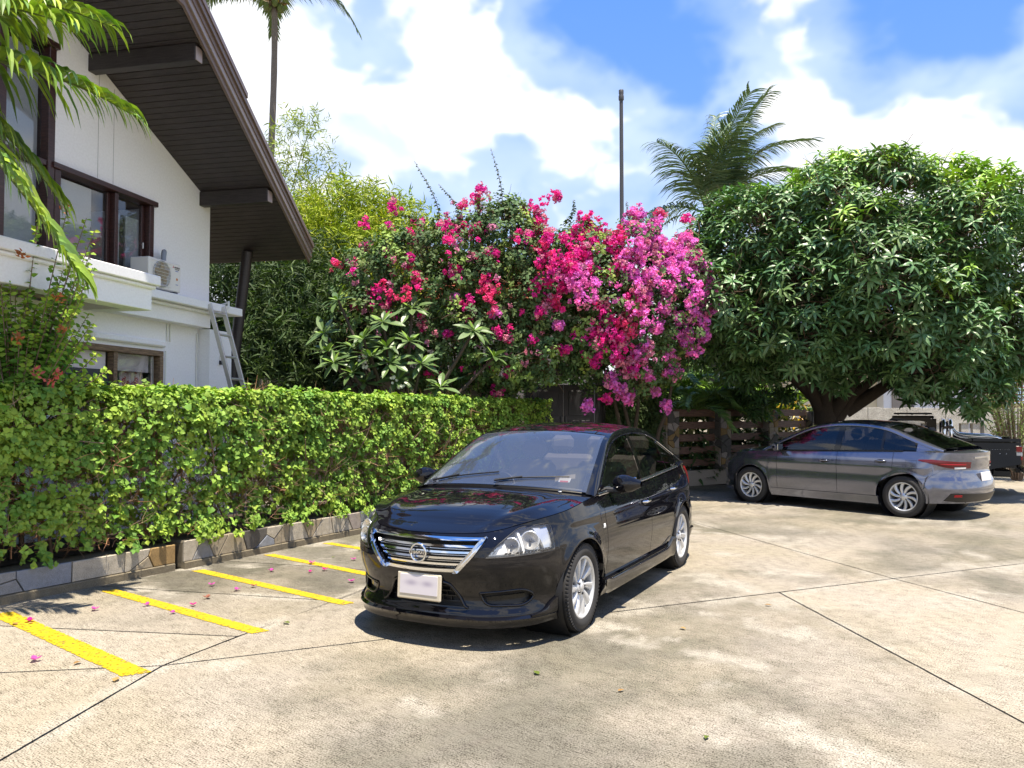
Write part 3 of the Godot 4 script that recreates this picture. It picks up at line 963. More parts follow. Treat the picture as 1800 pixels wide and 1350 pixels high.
func bougainvillea() -> void:
	rng.seed = 801
	var outline := PackedVector2Array([Vector2(-3.3, 4.15), Vector2(-2.67, 4.6), Vector2(-1.85, 4.9), Vector2(-1.03, 5.2), Vector2(-0.41, 5.25), Vector2(0.62, 5.2), Vector2(1.44, 4.85), Vector2(2.16, 4.95), Vector2(2.85, 4.85), Vector2(3.35, 4.45), Vector2(3.62, 3.58), Vector2(3.5, 2.86), Vector2(3.05, 2.4), Vector2(2.86, 1.9), Vector2(2.04, 1.75), Vector2(1.53, 2.0), Vector2(0.51, 2.1), Vector2(-0.2, 1.85), Vector2(-1.02, 1.85), Vector2(-1.84, 2.0), Vector2(-3.0, 2.5), Vector2(-3.35, 3.27)])
	var inner: PackedVector2Array = Geometry2D.offset_polygon(outline, -0.38)[0]
	var red := thing("bougainvillea_bush", "huge magenta bougainvillea heaped over the dark garden gate", "bougainvillea")
	var pink := thing("bougainvillea_bush", "purple-pink bougainvillea in dense flower beside the fence and mango tree", "bougainvillea")
	var sprigs := [sprig(6, 0.075, 0.052, 0.09, 0.4, HEART, 0.3, 81), sprig(6, 0.068, 0.05, 0.07, 0.5, HEART, 0.25, 82), sprig(7, 0.085, 0.055, 0.10, 0.3, HEART, 0.4, 83)]
	var shape := noise(820, 0.9, 3)
	for who in 2:
		var lumps := []
		for gx in 17:
			for gy in 9:
				var q := Vector2(-3.3 + gx * 0.43 + rng.randf_range(-0.18, 0.18), 1.9 + gy * 0.42 + rng.randf_range(-0.18, 0.18))
				if not in_poly(inner, q): continue
				if (q.x > 1.7 + 0.25 * sin(q.y * 2.0)) != (who == 1): continue
				var e := Vector2((q.x - 0.3) / 3.9, (q.y - 3.5) / 2.4).length()
				var dp := 14.75 - 0.85 * sqrt(maxf(0.03, 1.0 - e * e)) + 0.28 * shape.get_noise_2dv(q * 1.7)
				lumps.append([W(q.x, dp, q.y), rng.randf_range(0.40, 0.56)])
				if rng.randf() < 0.7: lumps.append([W(q.x, dp + 0.65, q.y), 0.5])
		var pts := lump_points(lumps, 21.0 if who == 0 else 14.0, 0.55, 0.74)
		var host := red if who == 0 else pink
		crown_from("foliage", pts, sprigs, M.leaf_soft, host, 0.35, Vector2(0.8, 1.4), func(p, d):
			var fresh := smoothstep(0.15, 0.55, shape.get_noise_3dv(p * 1.6) + rng.randf_range(-0.12, 0.2))
			return tint(Color(0.085, 0.145, 0.05).lerp(Color(0.24, 0.35, 0.08), fresh), 0.3))
		var tw := []
		var tc := []
		for p in pts:
			if rng.randf() < 0.16:
				tw.append(Transform3D(facing(p[1] + rv() * 0.7, rng.randf() * TAU).scaled(Vector3.ONE * rng.randf_range(0.8, 1.9)), p[0] - p[1] * 0.3))
				tc.append(tint(Color(0.8, 0.72, 0.62), 0.4))
		scatter("twigs", twig_mesh(71, 0.34, 0.004).mesh(M.twig), tw, tc, host)
		# thick stems rising from the ground beside the gate
		for s in 4:
			var x: float = [-0.35, -0.1, -0.5, 0.05][s] if who == 0 else [2.15, 2.35, 2.6, 2.5][s]
			var p := W(x, 15.1 + rng.randf_range(-0.1, 0.25), 0)
			var dirs := Vector3(rng.randf_range(-0.1, 0.1), 1, rng.randf_range(-0.1, 0.1))
			var path := []
			var rr := []
			for k in 9:
				path.append(p); rr.append(0.055 - 0.005 * k)
				p += dirs.normalized() * 0.42
				dirs += rv() * 0.18
			var mb := MB.new()
			mb.tube(path, rr, 7)
			obj("stem", mb, M.bark, host)
	# flower heads: x, y, ahead, reach, 0 magenta 1 purple-pink 3 red-pink
	var heads := [
		[-2.16, 5.33, 14.45, 0.11, 0], [-2.67, 5.00, 14.45, 0.07, 0], [-1.66, 4.93, 14.10, 0.10, 0], [-2.63, 4.55, 14.26, 0.13, 0], [-1.75, 4.64, 13.97, 0.13, 0], [-2.10, 4.32, 13.94, 0.13, 0],
		[-3.22, 4.29, 14.45, 0.12, 3], [-2.84, 4.20, 14.20, 0.09, 3], [-1.81, 4.15, 13.81, 0.11, 0], [-0.92, 5.23, 14.13, 0.18, 0], [-0.61, 5.40, 14.23, 0.21, 0], [-0.57, 5.64, 14.45, 0.09, 0],
		[-0.89, 4.88, 13.91, 0.14, 0], [-0.61, 4.74, 13.81, 0.15, 0], [-0.96, 4.50, 13.76, 0.11, 1], [-1.02, 4.03, 13.64, 0.13, 0], [-0.35, 4.31, 13.64, 0.14, 0], [-0.42, 3.82, 13.55, 0.10, 0],
		[-2.44, 3.61, 13.91, 0.13, 0], [-2.14, 3.57, 13.81, 0.14, 0], [-2.76, 3.48, 14.03, 0.06, 3], [-2.38, 3.32, 13.89, 0.05, 0], [-0.99, 3.51, 13.58, 0.11, 1], [-0.71, 3.45, 13.55, 0.11, 0],
		[-0.30, 3.25, 13.52, 0.09, 1], [-1.52, 3.10, 13.68, 0.09, 0], [-1.08, 2.93, 13.62, 0.07, 0], [-0.28, 2.94, 13.54, 0.10, 0], [-0.04, 2.82, 13.55, 0.09, 3], [-0.33, 2.38, 13.67, 0.07, 0],
		[-0.04, 2.27, 13.69, 0.08, 0], [-0.26, 1.94, 13.86, 0.09, 0], [-1.41, 2.30, 13.85, 0.13, 0], [-2.82, 3.98, 14.13, 0.06, 0], [-0.66, 4.24, 13.65, 0.08, 0], [0.05, 4.59, 13.71, 0.10, 3],
		[0.48, 5.09, 13.94, 0.23, 0], [0.81, 5.44, 14.21, 0.10, 0], [0.48, 4.74, 13.77, 0.17, 0], [1.30, 4.94, 13.92, 0.13, 0], [1.28, 4.53, 13.74, 0.17, 0], [1.49, 4.72, 13.84, 0.15, 0],
		[1.35, 4.18, 13.64, 0.22, 0], [1.72, 4.47, 13.77, 0.18, 0], [1.87, 4.64, 13.86, 0.13, 3], [2.23, 5.13, 14.23, 0.13, 1], [2.13, 4.79, 13.98, 0.15, 1], [2.33, 4.69, 13.98, 0.15, 1],
		[2.69, 5.17, 14.45, 0.12, 3], [3.16, 5.09, 14.45, 0.08, 0], [1.96, 4.27, 13.75, 0.17, 1], [2.18, 4.33, 13.81, 0.17, 1], [2.32, 4.46, 13.89, 0.16, 1], [2.32, 3.89, 13.74, 0.17, 1],
		[2.28, 3.61, 13.71, 0.13, 1], [2.74, 4.38, 13.98, 0.20, 1], [2.65, 4.12, 13.87, 0.19, 1], [2.91, 4.50, 14.08, 0.18, 1], [3.11, 4.64, 14.24, 0.15, 1], [2.93, 4.06, 13.94, 0.18, 1],
		[3.25, 4.16, 14.09, 0.16, 1], [3.38, 3.95, 14.10, 0.17, 1], [3.45, 3.67, 14.08, 0.17, 1], [3.60, 3.48, 14.16, 0.11, 1], [3.28, 3.22, 14.01, 0.14, 1], [2.71, 3.70, 13.82, 0.13, 1],
		[3.33, 3.59, 14.02, 0.13, 1], [2.01, 3.44, 13.65, 0.19, 0], [2.11, 3.30, 13.66, 0.16, 0], [1.60, 3.10, 13.59, 0.20, 0], [1.46, 2.93, 13.60, 0.15, 0], [1.50, 2.80, 13.62, 0.12, 0],
		[1.94, 3.07, 13.65, 0.16, 3], [1.96, 2.90, 13.67, 0.14, 3], [0.44, 4.24, 13.60, 0.12, 0], [0.40, 3.72, 13.52, 0.16, 0], [0.67, 3.42, 13.51, 0.16, 3], [0.46, 3.25, 13.50, 0.15, 0],
		[2.22, 2.55, 13.81, 0.15, 1], [2.29, 2.74, 13.77, 0.11, 1], [1.40, 2.45, 13.69, 0.10, 0], [1.81, 2.49, 13.74, 0.10, 0], [2.05, 2.34, 13.84, 0.16, 0], [1.73, 2.13, 13.87, 0.12, 1],
		[1.68, 1.81, 14.06, 0.08, 0], [1.91, 2.01, 13.98, 0.10, 1], [2.03, 1.84, 14.13, 0.12, 1], [2.85, 3.20, 13.85, 0.13, 1], [3.00, 2.90, 13.95, 0.17, 1], [3.37, 2.94, 14.10, 0.11, 1],
		[3.16, 2.67, 14.08, 0.12, 1], [2.85, 2.33, 14.10, 0.16, 1], [2.60, 3.36, 13.77, 0.09, 1], [2.50, 3.02, 13.77, 0.10, 1], [-0.05, 2.83, 13.55, 0.09, 0], [0.90, 2.62, 13.60, 0.08, 0],
		[0.77, 3.06, 13.52, 0.07, 1], [-0.05, 2.26, 13.70, 0.08, 0], [1.31, 1.69, 14.09, 0.10, 1], [2.79, 1.71, 14.45, 0.08, 1], [0.60, 3.75, 13.52, 0.07, 0], [0.86, 3.68, 13.53, 0.07, 0],
		[2.54, 4.83, 14.12, 0.17, 1], [1.77, 4.08, 13.68, 0.15, 0], [1.18, 4.33, 13.67, 0.17, 0], [2.51, 4.54, 13.97, 0.17, 1], [3.20, 4.37, 14.15, 0.15, 1], [2.07, 3.99, 13.71, 0.15, 1],
		[2.86, 4.24, 13.97, 0.18, 1], [3.49, 3.40, 14.09, 0.12, 1], [1.56, 3.33, 13.58, 0.13, 0], [1.81, 2.73, 13.68, 0.14, 0], [2.40, 2.23, 13.99, 0.09, 1], [2.74, 2.58, 13.95, 0.08, 1],
		[1.52, 2.61, 13.66, 0.09, 0], [-2.16, 4.91, 14.27, 0.06, 0], [0.34, 2.79, 13.55, 0.07, 0], [0.97, 3.97, 13.57, 0.10, 0], [1.09, 4.70, 13.78, 0.10, 0], [2.55, 1.94, 14.26, 0.08, 1],

	]
	var bm := [bracts(12, 0.042, 0.06, 91), bracts(15, 0.039, 0.07, 92), bracts(9, 0.044, 0.055, 93)]
	var hue := {0: Color(0.80, 0.040, 0.33), 1: Color(0.88, 0.22, 0.66), 3: Color(0.80, 0.07, 0.24), 5: Color(0.72, 0.28, 0.40)}
	var spots := {}
	for h in heads:
		var k: int = h[4]
		var cnt := int(8 + h[3] * h[3] * 420.0)
		if k == 1: cnt = int(cnt * 1.15)
		cnt = int(cnt * (0.85 if h[0] < 0.6 else (1.6 if k != 1 else 2.2)))
		for i in cnt:
			var o := rv() * pow(rng.randf(), 0.6) * (1.0 if rng.randf() < 0.8 else 1.5)
			var p := Vector3(h[0] + o.x * h[3] * 1.15, h[1] + o.y * h[3] * 1.15, -h[2] + 0.10 + o.z * 0.16)
			var key: int = k if rng.randf() < 0.78 else 5
			var own := 1 if h[0] > 1.72 + 0.25 * sin(h[1] * 2.0) else 0
			if not spots.has(own): spots[own] = []
			spots[own].append([p, (Vector3.UP + Vector3(0, 0, 1) + rv() * 0.8).normalized(), key])
	for i in 52:                                       # arching sprays that hang down the face of the bush
		var q := Vector2(rng.randf_range(0.3, 3.3), rng.randf_range(3.3, 5.0))
		if i < 12: q = Vector2(rng.randf_range(-2.4, 0.3), rng.randf_range(3.2, 5.0))
		if not in_poly(inner, q): continue
		var e := Vector2((q.x - 0.3) / 3.9, (q.y - 3.5) / 2.4).length()
		var p := W(q.x, 14.35 - 0.85 * sqrt(maxf(0.03, 1.0 - e * e)), q.y)
		var d := Vector3(rng.randf_range(-0.35, 0.35), 0.35, 0.8)
		var hue_ := (1 if q.x > 1.1 + 0.5 * sin(q.y * 3.0) else (0 if rng.randf() < 0.75 else 3))
		var own := 1 if q.x > 1.72 + 0.25 * sin(q.y * 2.0) else 0
		for k in rng.randi_range(6, 16):
			spots[own].append([p + rv() * rng.randf() * 0.15, (Vector3.UP + Vector3(0, 0, 1) + rv() * 0.8).normalized(), hue_ if rng.randf() < 0.9 else 5])
			p += d.normalized() * 0.055
			d += Vector3(0, -0.16, -0.035)
	for i in 420:                                      # scattered single blooms among the leaves, faded ones too
		var q := Vector2(rng.randf_range(-3.2, 3.6), rng.randf_range(2.0, 5.1))
		if not in_poly(inner, q): continue
		var right := q.x > 0.4
		if not right and rng.randf() < 0.72: continue
		var e := Vector2((q.x - 0.3) / 3.9, (q.y - 3.5) / 2.4).length()
		var own := 1 if q.x > 1.72 + 0.25 * sin(q.y * 2.0) else 0
		spots[own].append([W(q.x, 14.2 - 0.85 * sqrt(maxf(0.03, 1.0 - e * e)) + rng.randf_range(-0.1, 0.15), q.y), (Vector3.UP + rv()).normalized(), (1 if q.x > 1.4 else 0) if rng.randf() < 0.45 else 5])
	for own in spots:
		var host := red if own == 0 else pink
		var xfs := [[], [], []]
		var cols := [[], [], []]
		for s in spots[own]:
			var k := rng.randi() % 3
			xfs[k].append(Transform3D(facing(s[1], rng.randf() * TAU).scaled(Vector3.ONE * rng.randf_range(0.55, 1.05)), s[0]))
			cols[k].append(tint(hue[s[2]], 0.2))
		for k in 3: scatter("blossoms", bm[k].mesh(M.petal), xfs[k], cols[k], host)
	# long bare shoots that stand above the bush
	for s in [[-1.25, 4.85, -1.68, 6.04, 14.0], [-0.2, 4.9, -0.32, 6.24, 13.9], [-0.9, 4.9, -1.24, 5.6, 13.9], [-0.35, 5.0, 0.35, 5.15, 13.7], [-1.6, 4.9, -2.3, 4.95, 13.9], [1.9, 4.7, 2.1, 5.35, 14.1], [0.9, 4.9, 1.15, 5.35, 14.0], [2.4, 4.7, 3.1, 5.1, 14.1]]:
		var mb := MB.new()
		var path := []
		var lf := MB.new()
		var a := W(s[0], s[4], s[1])
		var b := W(s[2], s[4], s[3])
		for k in 9:
			var f := k / 8.0
			path.append(a.lerp(b, f) + Vector3(0.07 * sin(f * 4.0), 0.10 * sin(f * PI) * (1.0 if absf(s[2] - s[0]) > 0.5 else 0.0), 0.05 * sin(f * 3.0)))
		mb.tube(path, [0.008, 0.008, 0.007, 0.007, 0.006, 0.006, 0.005, 0.004, 0.003], 5)
		for k in 44:
			var f := 0.08 + 0.9 * k / 44.0
			var p: Vector3 = cr(path, f)
			lf.col = tint(Color(0.07, 0.12, 0.05).lerp(Color(0.12, 0.07, 0.05), smoothstep(0.85, 1.0, f)), 0.3)
			var d := Vector3(cos(k * 2.4), rng.randf_range(-0.2, 0.4), sin(k * 2.4))
			leaf(lf, p, d, Vector3.UP + rv() * 0.4, 0.085 * (1.15 - 0.75 * f), 0.068 * (1.15 - 0.75 * f), 0.4, 0.2, HEART)
		var sh := obj("shoot", mb, M.twig, red if s[0] < 1.7 else pink)
		var l := obj("shoot_leaves", lf, M.leaf_soft, sh)
		l.set_meta("kind", "stuff")

# ---------------------------------------------------------------- frangipani with large leaves
func frangipani() -> void:
	rng.seed = 901
	var root := thing("frangipani_tree", "frangipani with rosettes of large pale veined leaves behind the hedge", "frangipani tree", W(-1.75, 13.3))
	var base := root.position
	var tips := [Vector3(-2.35, 2.74, -12.55), Vector3(-1.65, 2.72, -12.75), Vector3(-2.80, 2.36, -12.5), Vector3(-0.62, 2.90, -12.85), Vector3(-1.15, 1.98, -12.8), Vector3(-1.92, 2.36, -12.5), Vector3(-2.85, 3.42, -13.0), Vector3(-3.05, 2.86, -12.9), Vector3(-1.68, 3.32, -13.3), Vector3(-2.35, 2.05, -12.7), Vector3(-0.30, 2.5, -13.2), Vector3(-2.1, 3.05, -12.9), Vector3(-1.45, 2.35, -12.6), Vector3(-2.55, 2.62, -12.8), Vector3(-2.0, 2.62, -12.65), Vector3(-2.5, 2.2, -12.45), Vector3(-2.2, 2.45, -12.4), Vector3(-2.95, 2.55, -12.75), Vector3(-1.8, 2.1, -12.6)]
	var trunk := MB.new()
	trunk.tube([Vector3(0, 0, 0), Vector3(0.04, 0.6, 0), Vector3(-0.05, 1.2, 0.05)], [0.085, 0.075, 0.06], 8)
	var tr := obj("trunk", trunk, M.bark, root)
	var store := []
	for k in 4:
		var lf := MB.new()
		lf.col = [Color(0.090, 0.150, 0.045), Color(0.065, 0.115, 0.035), Color(0.115, 0.185, 0.06), Color(0.19, 0.31, 0.05)][k]
		leaf(lf, Vector3.ZERO, Vector3(1, 0.1, 0), Vector3.UP, [0.37, 0.33, 0.40, 0.29][k], [0.105, 0.095, 0.11, 0.085][k], [0.22, 0.35, 0.15, 0.1][k], 0.22, [0.04, 0.32, 0.7, 1.0, 0.95, 0.62, 0.0])
		store.append(lf.mesh(M.leaf))
	for t in tips:
		var loc: Vector3 = t - base
		var br := MB.new()
		var a := Vector3(-0.05, 1.15, 0.05)
		br.tube([a, a.lerp(loc, 0.45) + Vector3(0, -0.12, 0.05), a.lerp(loc, 0.85) + Vector3(0, -0.03, 0), loc], [0.045, 0.034, 0.026, 0.02], 6)
		obj("branch", br, M.bark, tr)
		var lean := (Vector3(loc.x * 0.25, 1.0, 0.45) + rv() * 0.25).normalized()
		for i in 15:
			var rise := lerpf(-0.30, 0.95, i / 14.0)
			var an := i * 2.4 + rng.randf_range(-0.2, 0.2)
			var bs := facing(lean, 0.0)
			var out := (bs * Vector3(cos(an), rise, sin(an))).normalized()
			var side := out.cross(lean).normalized()
			var o := obj("leaf", store[3 if i > 11 else rng.randi() % 3], M.leaf, root)
			o.transform = Transform3D(Basis(out, side.cross(out).normalized(), side).orthonormalized().scaled(Vector3.ONE * rng.randf_range(0.75, 1.1) * (0.75 if i > 11 else 1.0)), loc)
			if o.transform.basis.determinant() < 0: o.transform.basis.z = -o.transform.basis.z
	var fl := MB.new()
	for c in [Vector3(-2.33, 2.42, -12.4), Vector3(-2.28, 2.33, -12.38), Vector3(-1.75, 2.02, -12.45), Vector3(-1.85, 2.08, -12.42)]:
		for i in 7:
			var p: Vector3 = c - base + rv() * 0.06
			for k in 5:
				fl.col = Color(0.8, 0.8, 0.72)
				leaf(fl, p, Vector3(cos(TAU * k / 5), sin(TAU * k / 5), 0.5), Vector3(0, 0, 1), 0.03, 0.02, 0.1, 0.1, SLIM)
	obj("blossoms", fl, M.petal, root).set_meta("kind", "stuff")

# ---------------------------------------------------------------- mango tree
func mango() -> void:
	rng.seed = 1001
	var at := W(6.45, 16.2)
	var root := thing("mango_tree", "big round dark green mango tree shading the silver-grey sedan", "mango tree", at)
	var tk := MB.new()
	tk.tube([Vector3(0.05, -0.02, 0), Vector3(0.02, 0.35, 0), Vector3(-0.05, 0.9, 0), Vector3(-0.1, 1.5, 0.05), Vector3(-0.15, 2.0, 0.1)], [0.34, 0.27, 0.235, 0.225, 0.21], 12)
	var trunk := obj("trunk", tk, M.bark, root)
	for b in [[-0.15, 1.55, -1.5, 3.6, 0.8], [0.0, 1.25, 1.5, 2.9, 0.3], [-0.1, 1.7, 0.3, 4.6, 0.0], [-0.1, 1.6, -0.7, 3.4, 1.7], [0.0, 1.5, 0.8, 3.6, 1.6], [-0.1, 1.6, 0.2, 3.6, -1.5], [0.3, 1.6, 2.6, 3.1, 0.9], [-0.3, 1.9, -2.3, 2.9, 0.9]]:
		var a := Vector3(b[0], b[1], 0.05)
		var e := Vector3(b[2], b[3], b[4])
		var mb := MB.new()
		mb.tube([a, a.lerp(e, 0.33) + Vector3(0, 0.12, 0.0) + rv() * 0.08, a.lerp(e, 0.66) + Vector3(0, 0.18, 0) + rv() * 0.1, e], [0.15, 0.11, 0.075, 0.03], 8)
		obj("limb", mb, M.bark, trunk)
	var lumps := []
	var shape := noise(1010, 0.5, 2)
	var ctr := Vector3(6.75, 4.0, -15.7)
	for i in 120:
		var f := (i + 0.5) / 120.0
		var y := 1.0 - 1.72 * f
		var a := i * 2.39996 + rng.randf_range(-0.2, 0.2)
		var rr := sqrt(maxf(0.0, 1.0 - y * y))
		var d := Vector3(cos(a) * rr, y, sin(a) * rr)
		var k := 0.84 + 0.30 * shape.get_noise_3dv(d * 3.0)
		var p := ctr + Vector3(d.x * 3.35, d.y * (2.2 if d.y > 0 else 2.45), d.z * 3.0) * k
		if p.x > 8.0 and p.y > 4.9: p.y -= 0.25
		if p.x < 4.4 and p.y > 5.0: p.y -= 0.5
		if p.y < 2.2 and absf(p.x - 6.4) < 0.8: continue
		if p.x < 5.5 and p.y < 2.8: continue
		lumps.append([p, rng.randf_range(0.52, 0.82)])
	for i in 26:                                       # inner boughs
		lumps.append([ctr + Vector3(rng.randf_range(-2, 2), rng.randf_range(-0.6, 1.4), rng.randf_range(-1.9, 1.9)), 0.7])
	# hanging skirts at the near side and towards the pickup
	for s in [[7.6, 2.15, 13.9], [8.3, 2.05, 14.2], [8.9, 2.8, 14.0], [7.0, 2.3, 13.6], [9.4, 3.1, 14.6], [4.3, 3.1, 14.2], [5.0, 3.0, 13.6], [8.0, 2.3, 15.6], [9.7, 3.4, 14.6], [9.9, 4.1, 15.2], [3.75, 3.5, 15.0], [3.7, 4.2, 15.4]]:
		lumps.append([W(s[0], s[2], s[1]), rng.randf_range(0.42, 0.56)])
	var pts := lump_points(lumps, 8.2, 0.60, 0.76)
	var fresh := noise(1020, 0.55, 2)
	for p in pts: p[0] -= at
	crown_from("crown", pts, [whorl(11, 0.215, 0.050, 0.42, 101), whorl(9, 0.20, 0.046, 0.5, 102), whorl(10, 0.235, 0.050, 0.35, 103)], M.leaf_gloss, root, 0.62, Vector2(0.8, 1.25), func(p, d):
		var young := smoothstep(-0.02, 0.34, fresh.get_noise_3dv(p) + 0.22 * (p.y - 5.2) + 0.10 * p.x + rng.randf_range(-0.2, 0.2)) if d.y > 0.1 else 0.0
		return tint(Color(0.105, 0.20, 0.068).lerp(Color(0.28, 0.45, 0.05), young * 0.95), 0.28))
	var tw := []
	var tc := []
	for p in pts:
		if rng.randf() < 0.22:
			tw.append(Transform3D(facing(p[1] + rv() * 0.4, rng.randf() * TAU).scaled(Vector3.ONE * rng.randf_range(1.2, 2.2)), p[0] - p[1] * 0.5))
			tc.append(tint(Color(0.6, 0.55, 0.5), 0.3))
	scatter("twigs", twig_mesh(72, 0.36, 0.006).mesh(M.twig), tw, tc, root)

# ---------------------------------------------------------------- palms
# a feather frond: rachis along the points, leaflets from each side; hang pulls them down, sweep combs them to the tip
func frond(path: Array, count: int, length: float, width: float, hang: float, sweep: float, wind: Vector3, c1: Color, c2: Color, parent: Node, called := "frond", vee := 0.5, bare := 0.12, m: Material = null) -> void:
	var mb := MB.new()
	var rows := []
	for i in 15: rows.append(cr(path, i / 14.0))
	var rr := []
	for i in 15: rr.append(lerpf(0.018, 0.003, i / 14.0) * (length / 0.6))
	mb.tube(rows, rr, 5)
	var o := obj(called, mb, M.green_stem, parent)
	var lf := MB.new()
	for i in count:
		var f := bare + (0.995 - bare) * i / (count - 1.0)
		var p: Vector3 = cr(path, f)
		var dir: Vector3 = (cr(path, minf(f + 0.03, 1.0)) - cr(path, maxf(f - 0.03, 0.0))).normalized()
		var side := dir.cross(Vector3.UP).normalized()
		if side.length() < 0.5: side = Vector3.RIGHT
		var up := side.cross(dir).normalized()
		var ln := length * (0.45 + 0.55 * sin(clampf(f * 1.15 + 0.12, 0, 1) * PI)) * rng.randf_range(0.85, 1.1)
		for s in [-1.0, 1.0]:
			var d: Vector3 = (side * s * (1.0 - sweep * 0.4) + dir * (sweep + 0.5 * f) + up * vee + rv() * 0.13).normalized()
			lf.col = tint(c1.lerp(c2, rng.randf()), 0.2)
			leaflet(lf, p, d, (up + side * -s * 0.5 + rv() * 0.2).normalized(), ln, width, hang * rng.randf_range(0.7, 1.3), wind)
	obj("leaflets", lf, m if m else M.leaf, o).set_meta("kind", "stuff")

func leaflet(mb: MB, base: Vector3, dir: Vector3, nrm: Vector3, length: float, width: float, hang: float, wind: Vector3) -> void:
	var p := base
	var d := dir
	var prev := []
	var w := [0.45, 1.0, 0.9, 0.62, 0.0]
	for i in 5:
		var s := d.cross(nrm).normalized()
		var u := s.cross(d)
		var h: float = w[i] * width * 0.5
		var row := [p - s * h + u * h * 0.25, p, p + s * h + u * h * 0.25]
		if i > 0:
			if i < 4:
				mb.quad(prev[0], prev[1], row[1], row[0]); mb.quad(prev[1], prev[2], row[2], row[1])
			else:
				mb.tri(prev[0], prev[1], p); mb.tri(prev[1], prev[2], p)
		prev = row
		p += d * length * 0.25
		d = (d + (Vector3.DOWN * hang + wind) * 0.25).normalized()
		nrm = (nrm - d * nrm.dot(d)).normalized()

func arc(a: Vector3, out: Vector3, length: float, lift: float, fall: float) -> Array:     # a frond's backbone, up and over
	var pts := []
	var d := (out.normalized() + Vector3.UP * lift).normalized()
	var p := a
	for i in 7:
		pts.append(p)
		p += d * length / 6.0
		d = (d + Vector3.DOWN * fall / 6.0).normalized()
	return pts

